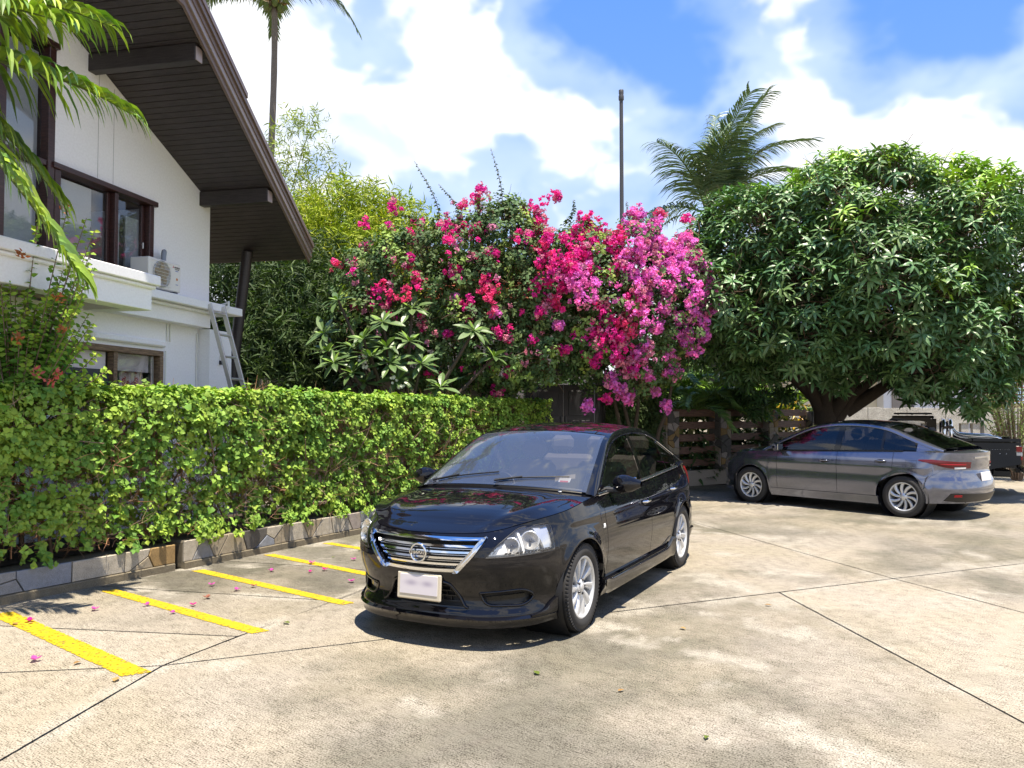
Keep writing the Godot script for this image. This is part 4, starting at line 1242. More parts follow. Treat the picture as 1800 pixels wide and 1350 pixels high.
func palms() -> void:
	rng.seed = 1201
	# tall coconut behind the house
	var t := thing("coconut_palm", "tall slim coconut palm rising above the dark eave of the white house", "coconut palm", W(-7.62, 25.0))
	var mb := MB.new()
	var pts := []
	var rr := []
	for i in 26:
		pts.append(Vector3(0.05 * sin(i * 0.35), 14.75 * i / 25.0, 0.0)); rr.append(0.11 - 0.02 * i / 25.0 + (0.006 if i % 2 else 0.0))
	mb.tube(pts, rr, 10)
	var trunk := obj("trunk", mb, M.palm_bark, t)
	var husk := MB.new()
	for i in 26:
		husk.col = tint(Color(0.16, 0.12, 0.07), 0.4)
		leaf(husk, Vector3(0, 14.65, 0), Vector3(cos(i * 2.4), rng.randf_range(-0.9, 0.6), sin(i * 2.4)), rv(), rng.randf_range(0.3, 0.6), 0.12, 0.4, 0.2, SLIM)
	obj("crown_husk", husk, M.leaf_soft, trunk)
	for i in 7:
		var nut := MB.new()
		nut.lathe([Vector2(0.001, -0.14), Vector2(0.08, -0.10), Vector2(0.11, 0), Vector2(0.08, 0.1), Vector2(0.001, 0.14)], 8, Transform3D(Basis.IDENTITY, Vector3(cos(i * 1.1) * 0.25, 14.43 + 0.1 * (i % 2), sin(i * 1.1) * 0.25)))
		obj("coconut", nut, M.green_stem, t)
	for f in [[1, 0.1, 3.4, 0.5, 2.3], [1, 0.5, 3.6, 0.9, 1.9], [1, -0.3, 3.7, 1.3, 1.6], [-1, 0.3, 3.4, 0.35, 1.8], [-1, -0.5, 3.6, 0.9, 1.6], [0.2, 1, 3.5, 1.0, 1.6], [-0.3, -1, 3.5, 0.9, 1.6], [-0.7, 0.8, 3.5, 0.5, 1.8]]:
		frond(arc(Vector3(0, 14.8, 0), Vector3(f[0], 0, f[1]), f[2], f[3], f[4]), 80, 0.95, 0.05, 1.5, 0.5, Vector3(0.25, 0, 0), Color(0.07, 0.12, 0.04), Color(0.12, 0.18, 0.06), t, "frond", 0.1)
	# wind-swept coconut palm behind the mango tree
	t = thing("coconut_palm", "wind-blown coconut palm with ragged fronds behind the mango tree", "coconut palm", W(5.5, 22.0))
	mb = MB.new()
	mb.tube([Vector3(0, 0, 0), Vector3(0.1, 2.5, 0), Vector3(0.0, 5, 0), Vector3(-0.08, 7.2, 0)], [0.17, 0.15, 0.14, 0.13], 10)
	obj("trunk", mb, M.palm_bark, t)
	var top := Vector3(-0.08, 7.1, 0)
	for f in [[0.30, 0.2, 3.5, 3.2, 1.1], [0.75, 0.1, 3.6, 1.9, 1.5], [0.1, -0.2, 3.5, 4.0, 1.0], [0.5, -0.2, 3.7, 2.6, 1.3], [0.2, 0.5, 3.4, 2.8, 1.2], [1.0, 0.3, 3.5, 1.1, 1.6], [-1.0, 0.15, 2.9, 0.32, 1.6], [0.05, 0.6, 3.0, 2.0, 1.5], [0.5, -0.7, 3.2, 1.6, 1.5], [-0.35, 0.3, 2.8, 1.8, 1.4], [1.0, -0.2, 3.0, 0.4, 1.4]]:
		frond(arc(top, Vector3(f[0], 0, f[1]), f[2], f[3], f[4]), 92, 1.25, 0.036, 0.6, 0.38, Vector3(0.75, -0.5, 0), Color(0.085, 0.135, 0.07), Color(0.14, 0.20, 0.10), t, "frond", 0.05)
	# young palms behind the slatted fence
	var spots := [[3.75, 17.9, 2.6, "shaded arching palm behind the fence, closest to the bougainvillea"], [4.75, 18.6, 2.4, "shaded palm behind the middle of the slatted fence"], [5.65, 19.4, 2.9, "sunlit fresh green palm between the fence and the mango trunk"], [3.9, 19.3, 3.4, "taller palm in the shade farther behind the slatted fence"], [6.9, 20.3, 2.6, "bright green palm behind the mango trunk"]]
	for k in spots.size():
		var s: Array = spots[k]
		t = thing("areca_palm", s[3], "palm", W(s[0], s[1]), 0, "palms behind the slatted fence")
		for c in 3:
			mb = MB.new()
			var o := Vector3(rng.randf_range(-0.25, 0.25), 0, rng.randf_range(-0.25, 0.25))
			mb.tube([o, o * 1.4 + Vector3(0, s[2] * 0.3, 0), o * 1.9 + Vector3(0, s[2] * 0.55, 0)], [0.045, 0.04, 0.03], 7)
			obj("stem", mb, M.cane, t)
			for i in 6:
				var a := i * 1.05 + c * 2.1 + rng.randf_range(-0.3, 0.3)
				frond(arc(o * 1.9 + Vector3(0, s[2] * 0.5, 0), Vector3(cos(a), 0, sin(a)), rng.randf_range(1.4, 2.0), rng.randf_range(0.9, 2.2), rng.randf_range(1.5, 2.3)), 36, 0.46, 0.040, 0.9, 0.45, Vector3.ZERO, Color(0.09, 0.17, 0.045) if k in [0, 1, 3] else Color(0.14, 0.29, 0.03), Color(0.19, 0.30, 0.07) if k in [0, 1, 3] else Color(0.30, 0.46, 0.05), t)  # shade and sun are put into the leaf colours of these palms too
	# the near palm whose fronds hang into the picture from the side
	t = thing("manila_palm", "close green palm with fronds hanging in front of the white house", "palm", W(-4.75, 5.8))
	mb = MB.new()
	mb.tube([Vector3(0, 0, 0), Vector3(0.02, 1.4, 0), Vector3(0, 2.6, 0), Vector3(0.02, 3.85, 0)], [0.11, 0.085, 0.08, 0.07], 10)
	obj("trunk", mb, M.palm_bark, t)
	var o2 := W(-4.75, 5.8)
	for f in [
		[[-4.52, 4.33, 6.03], [-4.01, 4.36, 6.21], [-3.48, 4.22, 6.38], [-3.16, 4.06, 6.50]],
		[[-4.59, 3.95, 5.75], [-4.06, 3.71, 5.80], [-3.62, 3.17, 5.92], [-3.31, 2.67, 5.98]],
		[[-4.69, 4.45, 5.92], [-4.29, 4.71, 6.03], [-3.89, 4.73, 6.09], [-3.48, 4.64, 6.15]],
		[[-4.76, 4.06, 6.03], [-4.35, 4.01, 6.26], [-4.01, 3.75, 6.38], [-3.77, 3.39, 6.50]],
		[[-4.64, 4.62, 6.15], [-4.29, 4.96, 6.50], [-3.94, 5.08, 6.73], [-3.60, 5.03, 6.96]],
		[[-5.57, 4.50, 5.80], [-6.26, 4.62, 5.80], [-6.96, 4.27, 5.80], [-7.42, 3.69, 5.80]],
		[[-5.22, 4.50, 5.22], [-5.45, 4.62, 4.64], [-5.68, 4.27, 3.94], [-5.80, 3.80, 3.48]]]:
		var path := [Vector3(0, 3.8, 0)]
		for q in f: path.append(W(q[0], q[2], q[1]) - o2)
		frond(path, 46, 0.80, 0.066, 2.4, 0.22, Vector3.ZERO, Color(0.11, 0.22, 0.045), Color(0.36, 0.48, 0.04), t, "frond", 0.40)

# ---------------------------------------------------------------- bamboo, shrubs
func bamboo() -> void:
	rng.seed = 1301
	var sprays := []
	for k in 3:
		var mb := MB.new()
		rng.seed = 1310 + k
		for i in 12:
			mb.col = Color.WHITE * rng.randf_range(0.75, 1.25)
			mb.col.a = 1.0
			var f := i / 11.0
			leaf(mb, Vector3(0.02 * sin(f * 5.0), f * 0.26, 0), Vector3(cos(i * 2.4), 0.5, sin(i * 2.4)), rv(), rng.randf_range(0.11, 0.19), 0.021, 0.5, 0.2, SLIM)
		sprays.append(mb)
	var defs := [
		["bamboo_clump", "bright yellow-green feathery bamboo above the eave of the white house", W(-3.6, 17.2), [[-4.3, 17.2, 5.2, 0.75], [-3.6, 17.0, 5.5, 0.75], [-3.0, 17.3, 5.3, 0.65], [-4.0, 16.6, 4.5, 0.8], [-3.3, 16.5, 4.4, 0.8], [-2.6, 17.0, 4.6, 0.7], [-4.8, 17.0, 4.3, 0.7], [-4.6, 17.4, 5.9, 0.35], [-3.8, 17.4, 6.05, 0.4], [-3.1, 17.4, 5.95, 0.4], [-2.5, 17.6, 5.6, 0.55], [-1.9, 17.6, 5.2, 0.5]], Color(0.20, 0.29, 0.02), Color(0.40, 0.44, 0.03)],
		["bamboo_clump", "dark shaded bamboo thicket beside the ladder and the house corner", W(-4.3, 15.6), [[-4.6, 15.4, 3.6, 0.75], [-3.9, 15.2, 3.6, 0.75], [-3.3, 15.4, 3.3, 0.7], [-4.9, 15.3, 2.7, 0.7], [-4.2, 14.9, 2.6, 0.75], [-3.5, 15.0, 2.5, 0.75], [-2.9, 15.4, 2.7, 0.6], [-4.7, 15.2, 1.8, 0.7], [-3.9, 15.0, 1.6, 0.7], [-3.2, 15.1, 1.6, 0.6], [-5.4, 15.6, 3.9, 0.8], [-5.5, 15.6, 2.6, 0.8], [-4.9, 15.8, 4.4, 0.7], [-3.9, 15.8, 4.3, 0.6]], Color(0.038, 0.068, 0.026), Color(0.085, 0.135, 0.04)],  # the shade of this thicket is put into its dark leaf colours
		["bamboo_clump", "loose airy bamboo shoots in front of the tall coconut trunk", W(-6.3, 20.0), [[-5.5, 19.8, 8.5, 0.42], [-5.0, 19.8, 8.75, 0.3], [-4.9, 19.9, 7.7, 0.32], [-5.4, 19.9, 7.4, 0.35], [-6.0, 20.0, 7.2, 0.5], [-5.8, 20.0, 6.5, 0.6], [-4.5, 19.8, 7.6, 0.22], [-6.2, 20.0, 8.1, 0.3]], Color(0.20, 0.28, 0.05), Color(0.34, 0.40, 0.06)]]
	for i in defs.size():
		var d: Array = defs[i]
		var root := thing(d[0], d[1], "bamboo", Vector3.ZERO)
		var lumps := []
		for l in d[3]: lumps.append([W(l[0], l[1], l[2]), l[3]])
		rng.seed = 1320 + i
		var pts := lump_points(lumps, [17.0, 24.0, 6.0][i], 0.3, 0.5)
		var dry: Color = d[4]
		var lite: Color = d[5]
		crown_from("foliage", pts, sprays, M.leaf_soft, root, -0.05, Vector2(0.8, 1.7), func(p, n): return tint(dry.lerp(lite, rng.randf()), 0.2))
		for l in d[3]:
			var mb := MB.new()
			var a: Vector3 = d[2] + Vector3(rng.randf_range(-0.5, 0.5), 0, rng.randf_range(-0.3, 0.3))
			var b := W(l[0], l[1], l[2] + l[3] * 0.8)
			var m := a.lerp(b, 0.6) + Vector3(0, b.y * 0.14, 0)
			mb.tube([a, a.lerp(m, 0.5), m, m.lerp(b, 0.6) + Vector3(0, 0.05, 0), b], [0.025, 0.022, 0.017, 0.010, 0.004], 5)
			obj("cane", mb, M.cane, root)

func shrubs() -> void:
	rng.seed = 1401
	# flowering shrub before the balcony
	var root := thing("flowering_shrub", "bright green leafy shrub with small orange-brown flower heads in front of the balcony", "shrub", W(-4.50, 7.2))
	var base := root.position
	var leaves := MB.new()
	var tips := []
	for i in 210:
		var a := rng.randf() * TAU
		var el := rng.randf_range(0.0, 1.3)
		var reach := Vector3(cos(a) * cos(el) * 0.75, sin(el) * 0.62, sin(a) * cos(el) * 0.42)
		tips.append(Vector3(0, 1.95, 0) + reach * rng.randf_range(0.65, 1.1) + Vector3(0, rng.randf_range(-0.75, 0.55), 0))
	for e in [[-3.72, 3.22, 7.05], [-3.68, 2.86, 6.95], [-3.76, 2.62, 6.95], [-3.85, 3.35, 7.15], [-4.05, 3.45, 7.2], [-4.3, 3.3, 7.15], [-3.8, 2.3, 6.9], [-3.75, 3.02, 7.05], [-4.42, 3.55, 7.4]]:
		tips.append(W(e[0], e[2], e[1]) - base)
	var wood := MB.new()
	for i in tips.size():
		var tip: Vector3 = tips[i]
		var st := Vector3(tip.x * 0.25, 1.0 + tip.y * 0.22, tip.z * 0.25)
		var path := [st, st.lerp(tip, 0.5) + Vector3(0, 0.04, 0), tip]
		wood.tube(path, [0.008, 0.006, 0.003], 4, false)
		var n := 44
		for k in n:
			var f := 0.12 + 0.88 * k / n
			var p: Vector3 = cr(path, f)
			var dir := (tip - st).normalized()
			if p.y < 1.85: continue
			var s := dir.cross(Vector3.UP).normalized().rotated(dir, (k / 2) * 1.57)
			leaves.col = tint(Color(0.12, 0.26, 0.035).lerp(Color(0.36, 0.48, 0.05), smoothstep(0.5, 1.0, f) * rng.randf_range(0.3, 1.0)), 0.25)
			leaf(leaves, p, s * (1.0 if k % 2 else -1.0) + dir * 0.35, Vector3(0.25, 0.55, 1.0) + rv() * 0.8, 0.082 * (1.1 - 0.4 * f), 0.046 * (1.1 - 0.35 * f), 0.3, 0.2, [0.0, 1.0, 0.7, 0.0])
	obj("foliage", leaves, M.leaf_soft, root).set_meta("kind", "stuff")
	obj("branches", wood, M.twig, root).set_meta("kind", "stuff")
	for st in 3:
		var mb := MB.new()
		mb.tube([Vector3(-0.1 + 0.1 * st, 0.2, 0), Vector3(-0.05 + 0.08 * st, 0.8, 0.05), Vector3(0.1 * st - 0.1, 1.6, 0)], [0.025, 0.02, 0.012], 6)
		obj("stem", mb, M.bark, root)
	for c in [[-3.90, 3.36, 6.9], [-4.12, 2.92, 6.65], [-3.78, 2.54, 6.6], [-4.08, 2.2, 6.55], [-3.72, 2.27, 6.6], [-3.95, 1.92, 6.6], [-3.78, 1.9, 6.6], [-3.86, 1.84, 6.65]]:
		var mb := MB.new()
		for i in 16:
			mb.col = tint(Color(0.42, 0.15, 0.055) if c[1] > 2.1 else Color(0.50, 0.12, 0.11), 0.35)
			leaf(mb, W(c[0], c[2], c[1]) - base + rv() * 0.032, rv() + Vector3.UP * 0.5, rv(), 0.046, 0.022, 0.1, 0.2, SLIM)
		obj("flower_head", mb, M.petal, root)
	# creeper-clad wall between gate and fence, with its own small leaves
	var ivy := thing("creeper", "dark small-leaved creeper covering the wall between the gate and the fence pillar", "creeper")
	var pts := []
	for i in 2600:
		pts.append([Vector3(0, 0, 0), Vector3.UP])
		var s := rng.randf_range(0.0, 1.0)
		pts[-1][0] = W(lerpf(1.82, 3.05, s), lerpf(15.62, 16.5, s) - rng.randf_range(0.02, 0.22), rng.randf_range(0.1, 2.3))
		pts[-1][1] = Vector3(0.55, 0.2, 0.83)
	crown_from("foliage", pts, [sprig(6, 0.055, 0.045, 0.06, 0.5, HEART, 0.25, 141)], M.leaf_soft, ivy, 0.2, Vector2(0.8, 1.4), func(p, n): return tint(Color(0.045, 0.075, 0.022), 0.35))
	# low plants behind the fence and the tall yellow one by the mango trunk
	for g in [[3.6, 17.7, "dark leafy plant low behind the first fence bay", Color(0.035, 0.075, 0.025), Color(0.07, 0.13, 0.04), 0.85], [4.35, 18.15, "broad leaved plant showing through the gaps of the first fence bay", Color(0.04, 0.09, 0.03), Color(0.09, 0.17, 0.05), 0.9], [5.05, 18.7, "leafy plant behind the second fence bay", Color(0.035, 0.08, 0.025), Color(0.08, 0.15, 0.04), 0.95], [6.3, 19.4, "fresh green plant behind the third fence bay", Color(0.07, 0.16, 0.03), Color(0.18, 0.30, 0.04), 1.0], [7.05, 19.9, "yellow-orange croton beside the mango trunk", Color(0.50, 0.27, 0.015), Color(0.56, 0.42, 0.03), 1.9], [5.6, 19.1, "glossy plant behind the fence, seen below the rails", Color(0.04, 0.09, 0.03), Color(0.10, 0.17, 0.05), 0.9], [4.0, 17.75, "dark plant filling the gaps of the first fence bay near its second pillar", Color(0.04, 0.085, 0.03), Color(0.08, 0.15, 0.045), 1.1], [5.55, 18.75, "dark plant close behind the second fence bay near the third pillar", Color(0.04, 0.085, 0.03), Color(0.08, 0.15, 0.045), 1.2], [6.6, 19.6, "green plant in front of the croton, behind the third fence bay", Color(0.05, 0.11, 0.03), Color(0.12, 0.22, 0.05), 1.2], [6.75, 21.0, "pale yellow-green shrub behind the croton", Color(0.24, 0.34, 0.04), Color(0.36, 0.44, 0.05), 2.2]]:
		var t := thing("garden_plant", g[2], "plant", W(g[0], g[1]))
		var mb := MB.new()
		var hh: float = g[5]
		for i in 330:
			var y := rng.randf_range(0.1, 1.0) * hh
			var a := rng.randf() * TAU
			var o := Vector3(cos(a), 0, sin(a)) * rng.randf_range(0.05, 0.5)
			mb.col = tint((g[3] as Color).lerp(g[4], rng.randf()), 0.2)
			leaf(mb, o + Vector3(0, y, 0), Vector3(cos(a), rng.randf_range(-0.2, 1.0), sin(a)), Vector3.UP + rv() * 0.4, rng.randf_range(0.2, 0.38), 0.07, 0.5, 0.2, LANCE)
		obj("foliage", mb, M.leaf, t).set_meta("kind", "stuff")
		for i in 3:
			var st := MB.new()
			st.tube([Vector3(0.06 * i - 0.06, 0, 0), Vector3(0.1 * i - 0.1, hh * 0.5, 0.03), Vector3(0.15 * i - 0.15, hh * 0.95, 0)], [0.012, 0.010, 0.005], 5)
			obj("stem", st, M.twig, t)
	# dense dark greenery that closes the garden off behind fence, gate and bougainvillea
	rng.seed = 1450
	var sp := [sprig(6, 0.11, 0.05, 0.10, 0.4, LANCE, 0.35, 142), sprig(6, 0.09, 0.055, 0.09, 0.4, HEART, 0.3, 143)]
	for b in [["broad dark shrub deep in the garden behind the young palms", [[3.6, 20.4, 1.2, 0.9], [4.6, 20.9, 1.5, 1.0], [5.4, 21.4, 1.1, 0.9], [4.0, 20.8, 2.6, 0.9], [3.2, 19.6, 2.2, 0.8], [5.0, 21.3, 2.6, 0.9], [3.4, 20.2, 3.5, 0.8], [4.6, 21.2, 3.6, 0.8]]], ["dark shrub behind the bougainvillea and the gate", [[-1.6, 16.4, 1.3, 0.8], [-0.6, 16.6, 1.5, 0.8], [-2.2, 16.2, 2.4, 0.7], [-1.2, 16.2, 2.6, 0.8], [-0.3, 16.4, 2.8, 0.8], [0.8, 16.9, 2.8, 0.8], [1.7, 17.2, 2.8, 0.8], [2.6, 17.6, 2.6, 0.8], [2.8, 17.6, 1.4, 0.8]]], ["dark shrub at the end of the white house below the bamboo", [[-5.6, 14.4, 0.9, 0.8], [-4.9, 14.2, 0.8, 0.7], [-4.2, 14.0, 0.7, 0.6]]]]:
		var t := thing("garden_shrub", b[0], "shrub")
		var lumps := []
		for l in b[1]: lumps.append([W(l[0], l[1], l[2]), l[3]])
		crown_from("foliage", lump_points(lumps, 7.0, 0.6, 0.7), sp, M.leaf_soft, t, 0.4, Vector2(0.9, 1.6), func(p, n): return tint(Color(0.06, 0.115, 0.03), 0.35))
	# pale oleander at the far side of the lane
	var ol := thing("oleander_bush", "airy pale green oleander with pink flowers in front of the far old wall", "oleander", W(11.7, 18.5))
	var mb2 := MB.new()
	var st2 := MB.new()
	for i in 90:
		var a := rng.randf() * TAU
		var tip := Vector3(cos(a) * rng.randf_range(0.2, 1.1), rng.randf_range(0.9, 3.6), sin(a) * rng.randf_range(0.2, 0.9))
		var path := [Vector3(tip.x * 0.1, 0, tip.z * 0.1), tip * 0.55 + Vector3(0, 0.15, 0), tip]
		st2.tube(path, [0.012, 0.009, 0.003], 4, false)
		for k in 26:
			var f := 0.4 + 0.6 * k / 26.0
			mb2.col = tint(Color(0.15, 0.22, 0.06).lerp(Color(0.26, 0.33, 0.12), rng.randf()), 0.2)
			leaf(mb2, cr(path, f), Vector3(cos(k * 2.4), 0.7, sin(k * 2.4)), rv(), 0.13, 0.022, 0.3, 0.2, SLIM)
	obj("foliage", mb2, M.leaf_soft, ol).set_meta("kind", "stuff")
	obj("branches", st2, M.twig, ol).set_meta("kind", "stuff")
	for c in [[0.1, 3.2, 0.4], [-0.4, 3.4, 0.3], [0.5, 2.9, 0.5]]:
		var mb := MB.new()
		for i in 18:
			mb.col = tint(Color(0.62, 0.16, 0.28), 0.3)
			leaf(mb, Vector3(c[0], c[1], c[2]) + rv() * 0.12, rv(), rv(), 0.06, 0.045, 0.1, 0.2, SLIM)
		obj("flower_head", mb, M.petal, ol)

# ---------------------------------------------------------------- the white house; its axes: x out from the gable wall, y up, z towards the street
func roof_y(s: float) -> float:
	return 4.62 + 0.46 * (s if s < 4.75 else 9.5 - s)

func verge(s: float) -> float:
	var k := s if s < 4.75 else 9.5 - s
	return 1.10 + 0.148 * (minf(k, 2.9) - 0.16) - 0.36 * maxf(0.0, k - 2.9)  # unseen stretch towards the ridge narrowed so sun reaches the palm fronds

func part_box(called: String, parent: Node, m: Material, x0: float, x1: float, y0: float, y1: float, z0: float, z1: float, bev := 0.004) -> MeshInstance3D:
	var mb := MB.new()
	mb.box(Vector3(x0 + x1, y0 + y1, z0 + z1) / 2.0, Vector3(absf(x1 - x0), absf(y1 - y0), absf(z1 - z0)), Basis.IDENTITY, bev)
	return obj(called, mb, m, parent)

func wall_piece(parent: Node, pts: Array, x: float, thick: float, m: Material) -> MeshInstance3D:     # pts = [z, y] in the plane x
	var mb := MB.new()
	var poly := PackedVector2Array()
	for p in pts: poly.append(Vector2(-p[0], p[1]))
	mb.slab(poly, thick, Transform3D(Basis(Vector3(0, 0, -1), Vector3.UP, Vector3(1, 0, 0)), Vector3(x - thick, 0, 0)), 0.0, true)
	return obj("wall", mb, m, parent)

func white_house() -> void:
	var h := thing("white_house", "white two-storey house with a wide dark timber eave and brown framed windows", "house", Vector3(-4.395, 0, -11.5), deg_to_rad(-12.0))
	var ww: Material = M.white_wall
	# gable wall in pieces round the openings
	wall_piece(h, [[0, 3.0], [1.28, 3.0], [1.28, roof_y(1.28)], [0, roof_y(0)]], 0, 0.2, ww)
	wall_piece(h, [[1.28, 4.29], [2.96, 4.29], [2.96, roof_y(2.96)], [1.28, roof_y(1.28)]], 0, 0.2, ww)
	wall_piece(h, [[2.96, 5.6], [4.6, 5.6], [4.6, roof_y(4.6)], [2.96, roof_y(2.96)]], 0, 0.2, ww)
	wall_piece(h, [[4.6, 3.0], [9.5, 3.0], [9.5, roof_y(9.5)], [4.75, roof_y(4.75)], [4.6, roof_y(4.6)]], 0, 0.2, ww)
	wall_piece(h, [[1.28, 3.0], [4.6, 3.0], [4.6, 3.2], [1.28, 3.2]], 0, 0.2, ww)
	for z in [2.02, 2.28]:
		part_box("wall_joint", h, M.stone_grey, -0.002, 0.0008, 4.34, roof_y(z) - 0.05, z, z + 0.006, 0.0)
	# ground floor round its window
	wall_piece(h, [[-0.3, 0], [1.05, 0], [1.05, 2.78], [-0.3, 2.78]], 0, 0.2, ww)
	wall_piece(h, [[1.05, 2.39], [2.83, 2.39], [2.83, 2.78], [1.05, 2.78]], 0, 0.2, ww)
	wall_piece(h, [[1.05, 0], [2.83, 0], [2.83, 0.9], [1.05, 0.9]], 0, 0.2, ww)
	wall_piece(h, [[2.83, 0], [9.5, 0], [9.5, 2.78], [2.83, 2.78]], 0, 0.2, ww)
	part_box("pilaster", h, ww, 0.002, 0.19, 0.0, 2.76, -0.3, 0.26)
	# end and back walls, floors
	part_box("wall", h, ww, -6.0, -0.203, 0.0, 2.78, -0.3, -0.1)
	part_box("wall", h, ww, -6.0, -0.203, 3.0, 4.55, 0.0, 0.2)
	part_box("wall", h, ww, -6.0, -0.203, 0.0, 4.55, 9.3, 9.5)
	part_box("wall", h, M.room_wall, -6.2, -6.0, 0.0, 4.5, -0.3, 9.5)
	part_box("floor", h, M.room_wall, -6.0, -0.21, 2.82, 2.98, -0.09, 9.29)
	# string course, beam and balcony box
	part_box("ledge", h, M.white_trim, -0.4, 0.35, 3.0, 3.11, -0.32, 2.468, 0.008)
	part_box("ledge_beam", h, M.white_trim, 0.003, 0.20, 2.77, 2.997, 0.262, 2.526, 0.006)
	part_box("ledge_moulding", h, M.white_trim, 0.205, 0.26, 2.955, 2.996, 0.2, 2.50, 0.012)
	var bal := node("balcony", h)
	part_box("coping", bal, M.white_trim, 0.005, 1.0, 3.0, 3.11, 2.47, 4.95, 0.008)
	part_box("front_panel", bal, M.white_trim, 0.70, 0.93, 2.72, 2.998, 2.53, 4.90, 0.006)
	part_box("end_panel", bal, M.white_trim, 0.204, 0.699, 2.72, 2.998, 2.53, 2.72, 0.006)
	part_box("moulding", bal, M.white_trim, 0.931, 0.965, 2.955, 2.996, 2.50, 4.9, 0.012)
	part_box("underside", bal, M.brown_frame, 0.01, 0.695, 2.80, 2.83, 2.73, 4.85, 0.0)
	# upper windows: frames, mullions, panes
	var up := node("upper_window", h)
	part_box("head", up, M.window_wood, -0.14, 0.055, 4.25, 4.315, 1.235, 3.0, 0.006)
	part_box("jamb", up, M.window_wood, -0.14, 0.03, 3.17, 4.247, 1.285, 1.37, 0.006)
	part_box("jamb", up, M.window_wood, -0.14, 0.03, 3.17, 4.247, 2.87, 2.955, 0.006)
	part_box("mullion", up, M.window_wood, -0.12, 0.02, 3.17, 4.247, 1.94, 2.0, 0.005)
	part_box("sill", up, M.window_wood, -0.14, 0.028, 3.11, 3.168, 1.285, 2.955, 0.005)
	for e in [[1.372, 1.938], [2.002, 2.868]]:
		part_box("sash", up, M.window_wood, -0.09, -0.05, 3.17, 4.24, e[0] + 0.002, e[0] + 0.05)
		part_box("sash", up, M.window_wood, -0.09, -0.05, 3.17, 4.24, e[1] - 0.04, e[1] - 0.002)
		part_box("pane", up, M.house_glass, -0.074, -0.068, 3.17, 4.24, e[0] + 0.051, e[1] - 0.041, 0.0)
	part_box("catch", up, M.aluminium, -0.048, -0.03, 3.68, 3.76, 1.40, 1.415)
	part_box("curtain", up, M.curtain_sky_pale, -0.112, -0.10, 3.15, 4.05, 1.41, 1.66)
	part_box("curtain", up, M.stone_dark, -0.135, -0.12, 3.15, 4.05, 1.66, 1.76)
	part_box("curtain", up, M.curtain_sky_pale, -0.112, -0.10, 3.15, 4.05, 1.77, 1.90)
	part_box("curtain", up, M.curtain_sky_pale, -0.118, -0.105, 3.15, 4.22, 2.25, 2.86)  # added behind this pane, its pale tone stands in for reflected sky
	var tall := node("tall_window", h)
	part_box("jamb", tall, M.window_wood, -0.14, 0.03, 3.17, 5.56, 2.965, 3.06, 0.006)
	part_box("mullion", tall, M.window_wood, -0.12, 0.02, 3.17, 5.56, 3.60, 3.70, 0.005)
	part_box("jamb", tall, M.window_wood, -0.14, 0.03, 3.17, 5.56, 4.5, 4.595, 0.006)
	part_box("head", tall, M.window_wood, -0.14, 0.05, 5.565, 5.63, 2.93, 4.63, 0.006)
	part_box("transom", tall, M.window_wood, -0.12, 0.015, 4.25, 4.31, 3.062, 3.598)
	part_box("pane", tall, M.house_glass, -0.074, -0.068, 3.12, 5.56, 3.062, 3.598, 0.0)
	part_box("sky_reflection_panel", tall, M.curtain_sky_pale, -0.118, -0.105, 3.12, 5.5, 3.07, 3.59)  # both panels here are added, pale to imitate sky reflected in the glass
	part_box("sky_reflection_panel", tall, M.curtain_sky_pale, -0.118, -0.105, 3.12, 5.5, 3.71, 4.49)
	part_box("pane", tall, M.house_glass, -0.074, -0.068, 3.12, 5.56, 3.702, 4.498, 0.0)
	# ground floor window: two sliding panels, white valance, dark insect screen, patterned curtain
	var lo := node("lower_window", h)
	part_box("head", lo, M.brown_frame, -0.12, 0.03, 2.32, 2.39, 1.052, 2.828)
	part_box("jamb", lo, M.brown_frame, -0.12, 0.03, 0.9, 2.318, 1.052, 1.12)
	part_box("jamb", lo, M.brown_frame, -0.12, 0.03, 0.9, 2.318, 2.76, 2.828)
	part_box("mullion", lo, M.brown_frame, -0.09, 0.012, 0.9, 2.318, 1.90, 1.965)
	part_box("sill", lo, M.brown_frame, -0.12, 0.05, 0.85, 0.898, 1.03, 2.85)
	part_box("valance", lo, M.curtain_white, -0.105, -0.085, 2.10, 2.317, 1.20, 1.898)
	part_box("valance", lo, M.curtain_white, -0.105, -0.085, 2.10, 2.317, 1.99, 2.758)
	part_box("sash", lo, M.aluminium, -0.075, -0.045, 0.9, 2.315, 1.15, 1.19)
	part_box("insect_screen", lo, M.screen_mesh, -0.062, -0.058, 0.9, 2.10, 1.967, 2.758, 0.0)
	part_box("pane", lo, M.clear_glass, -0.034, -0.029, 0.9, 2.315, 1.191, 1.898, 0.0)
	var ct := MB.new()
	var rows := []
	for j in 2:
		var row := []
		for i in 41: row.append(Vector3(-0.19 + 0.022 * sin(i * 0.9), 0.9 + 1.35 * j, 1.62 - 0.45 * i / 40.0))
		rows.append(row)
	ct.grid(rows, true)
	var print_tex := PackedByteArray()
	print_tex.resize(128 * 128 * 3)
	for y in 128:
		for x in 128:
			var u := absf(x - 64.0) / 64.0
			var v := fposmod(y / 64.0, 1.0)
			var f := 0.35 + 0.35 * cos(v * TAU) + 0.16 * sin(u * 24.0 + cos(v * 19.0) * 3.0) * cos(v * 25.0)
			var on := u < f and sin(u * 31.0 + v * 6.0) * sin(v * 37.0 - u * 9.0) > -0.35
			var c := Color(0.72, 0.25, 0.28) if on else Color(0.90, 0.85, 0.85)
			var k := (y * 128 + x) * 3
			print_tex[k] = int(c.r * 255); print_tex[k + 1] = int(c.g * 255); print_tex[k + 2] = int(c.b * 255)
	var cm := mat("curtain_print", Color.WHITE, 0.9, 0.0, {"albedo_texture": tex(print_tex, 128), "uv1_scale": Vector3(2.2, 3.2, 1)})
	obj("curtain", ct, cm, lo)
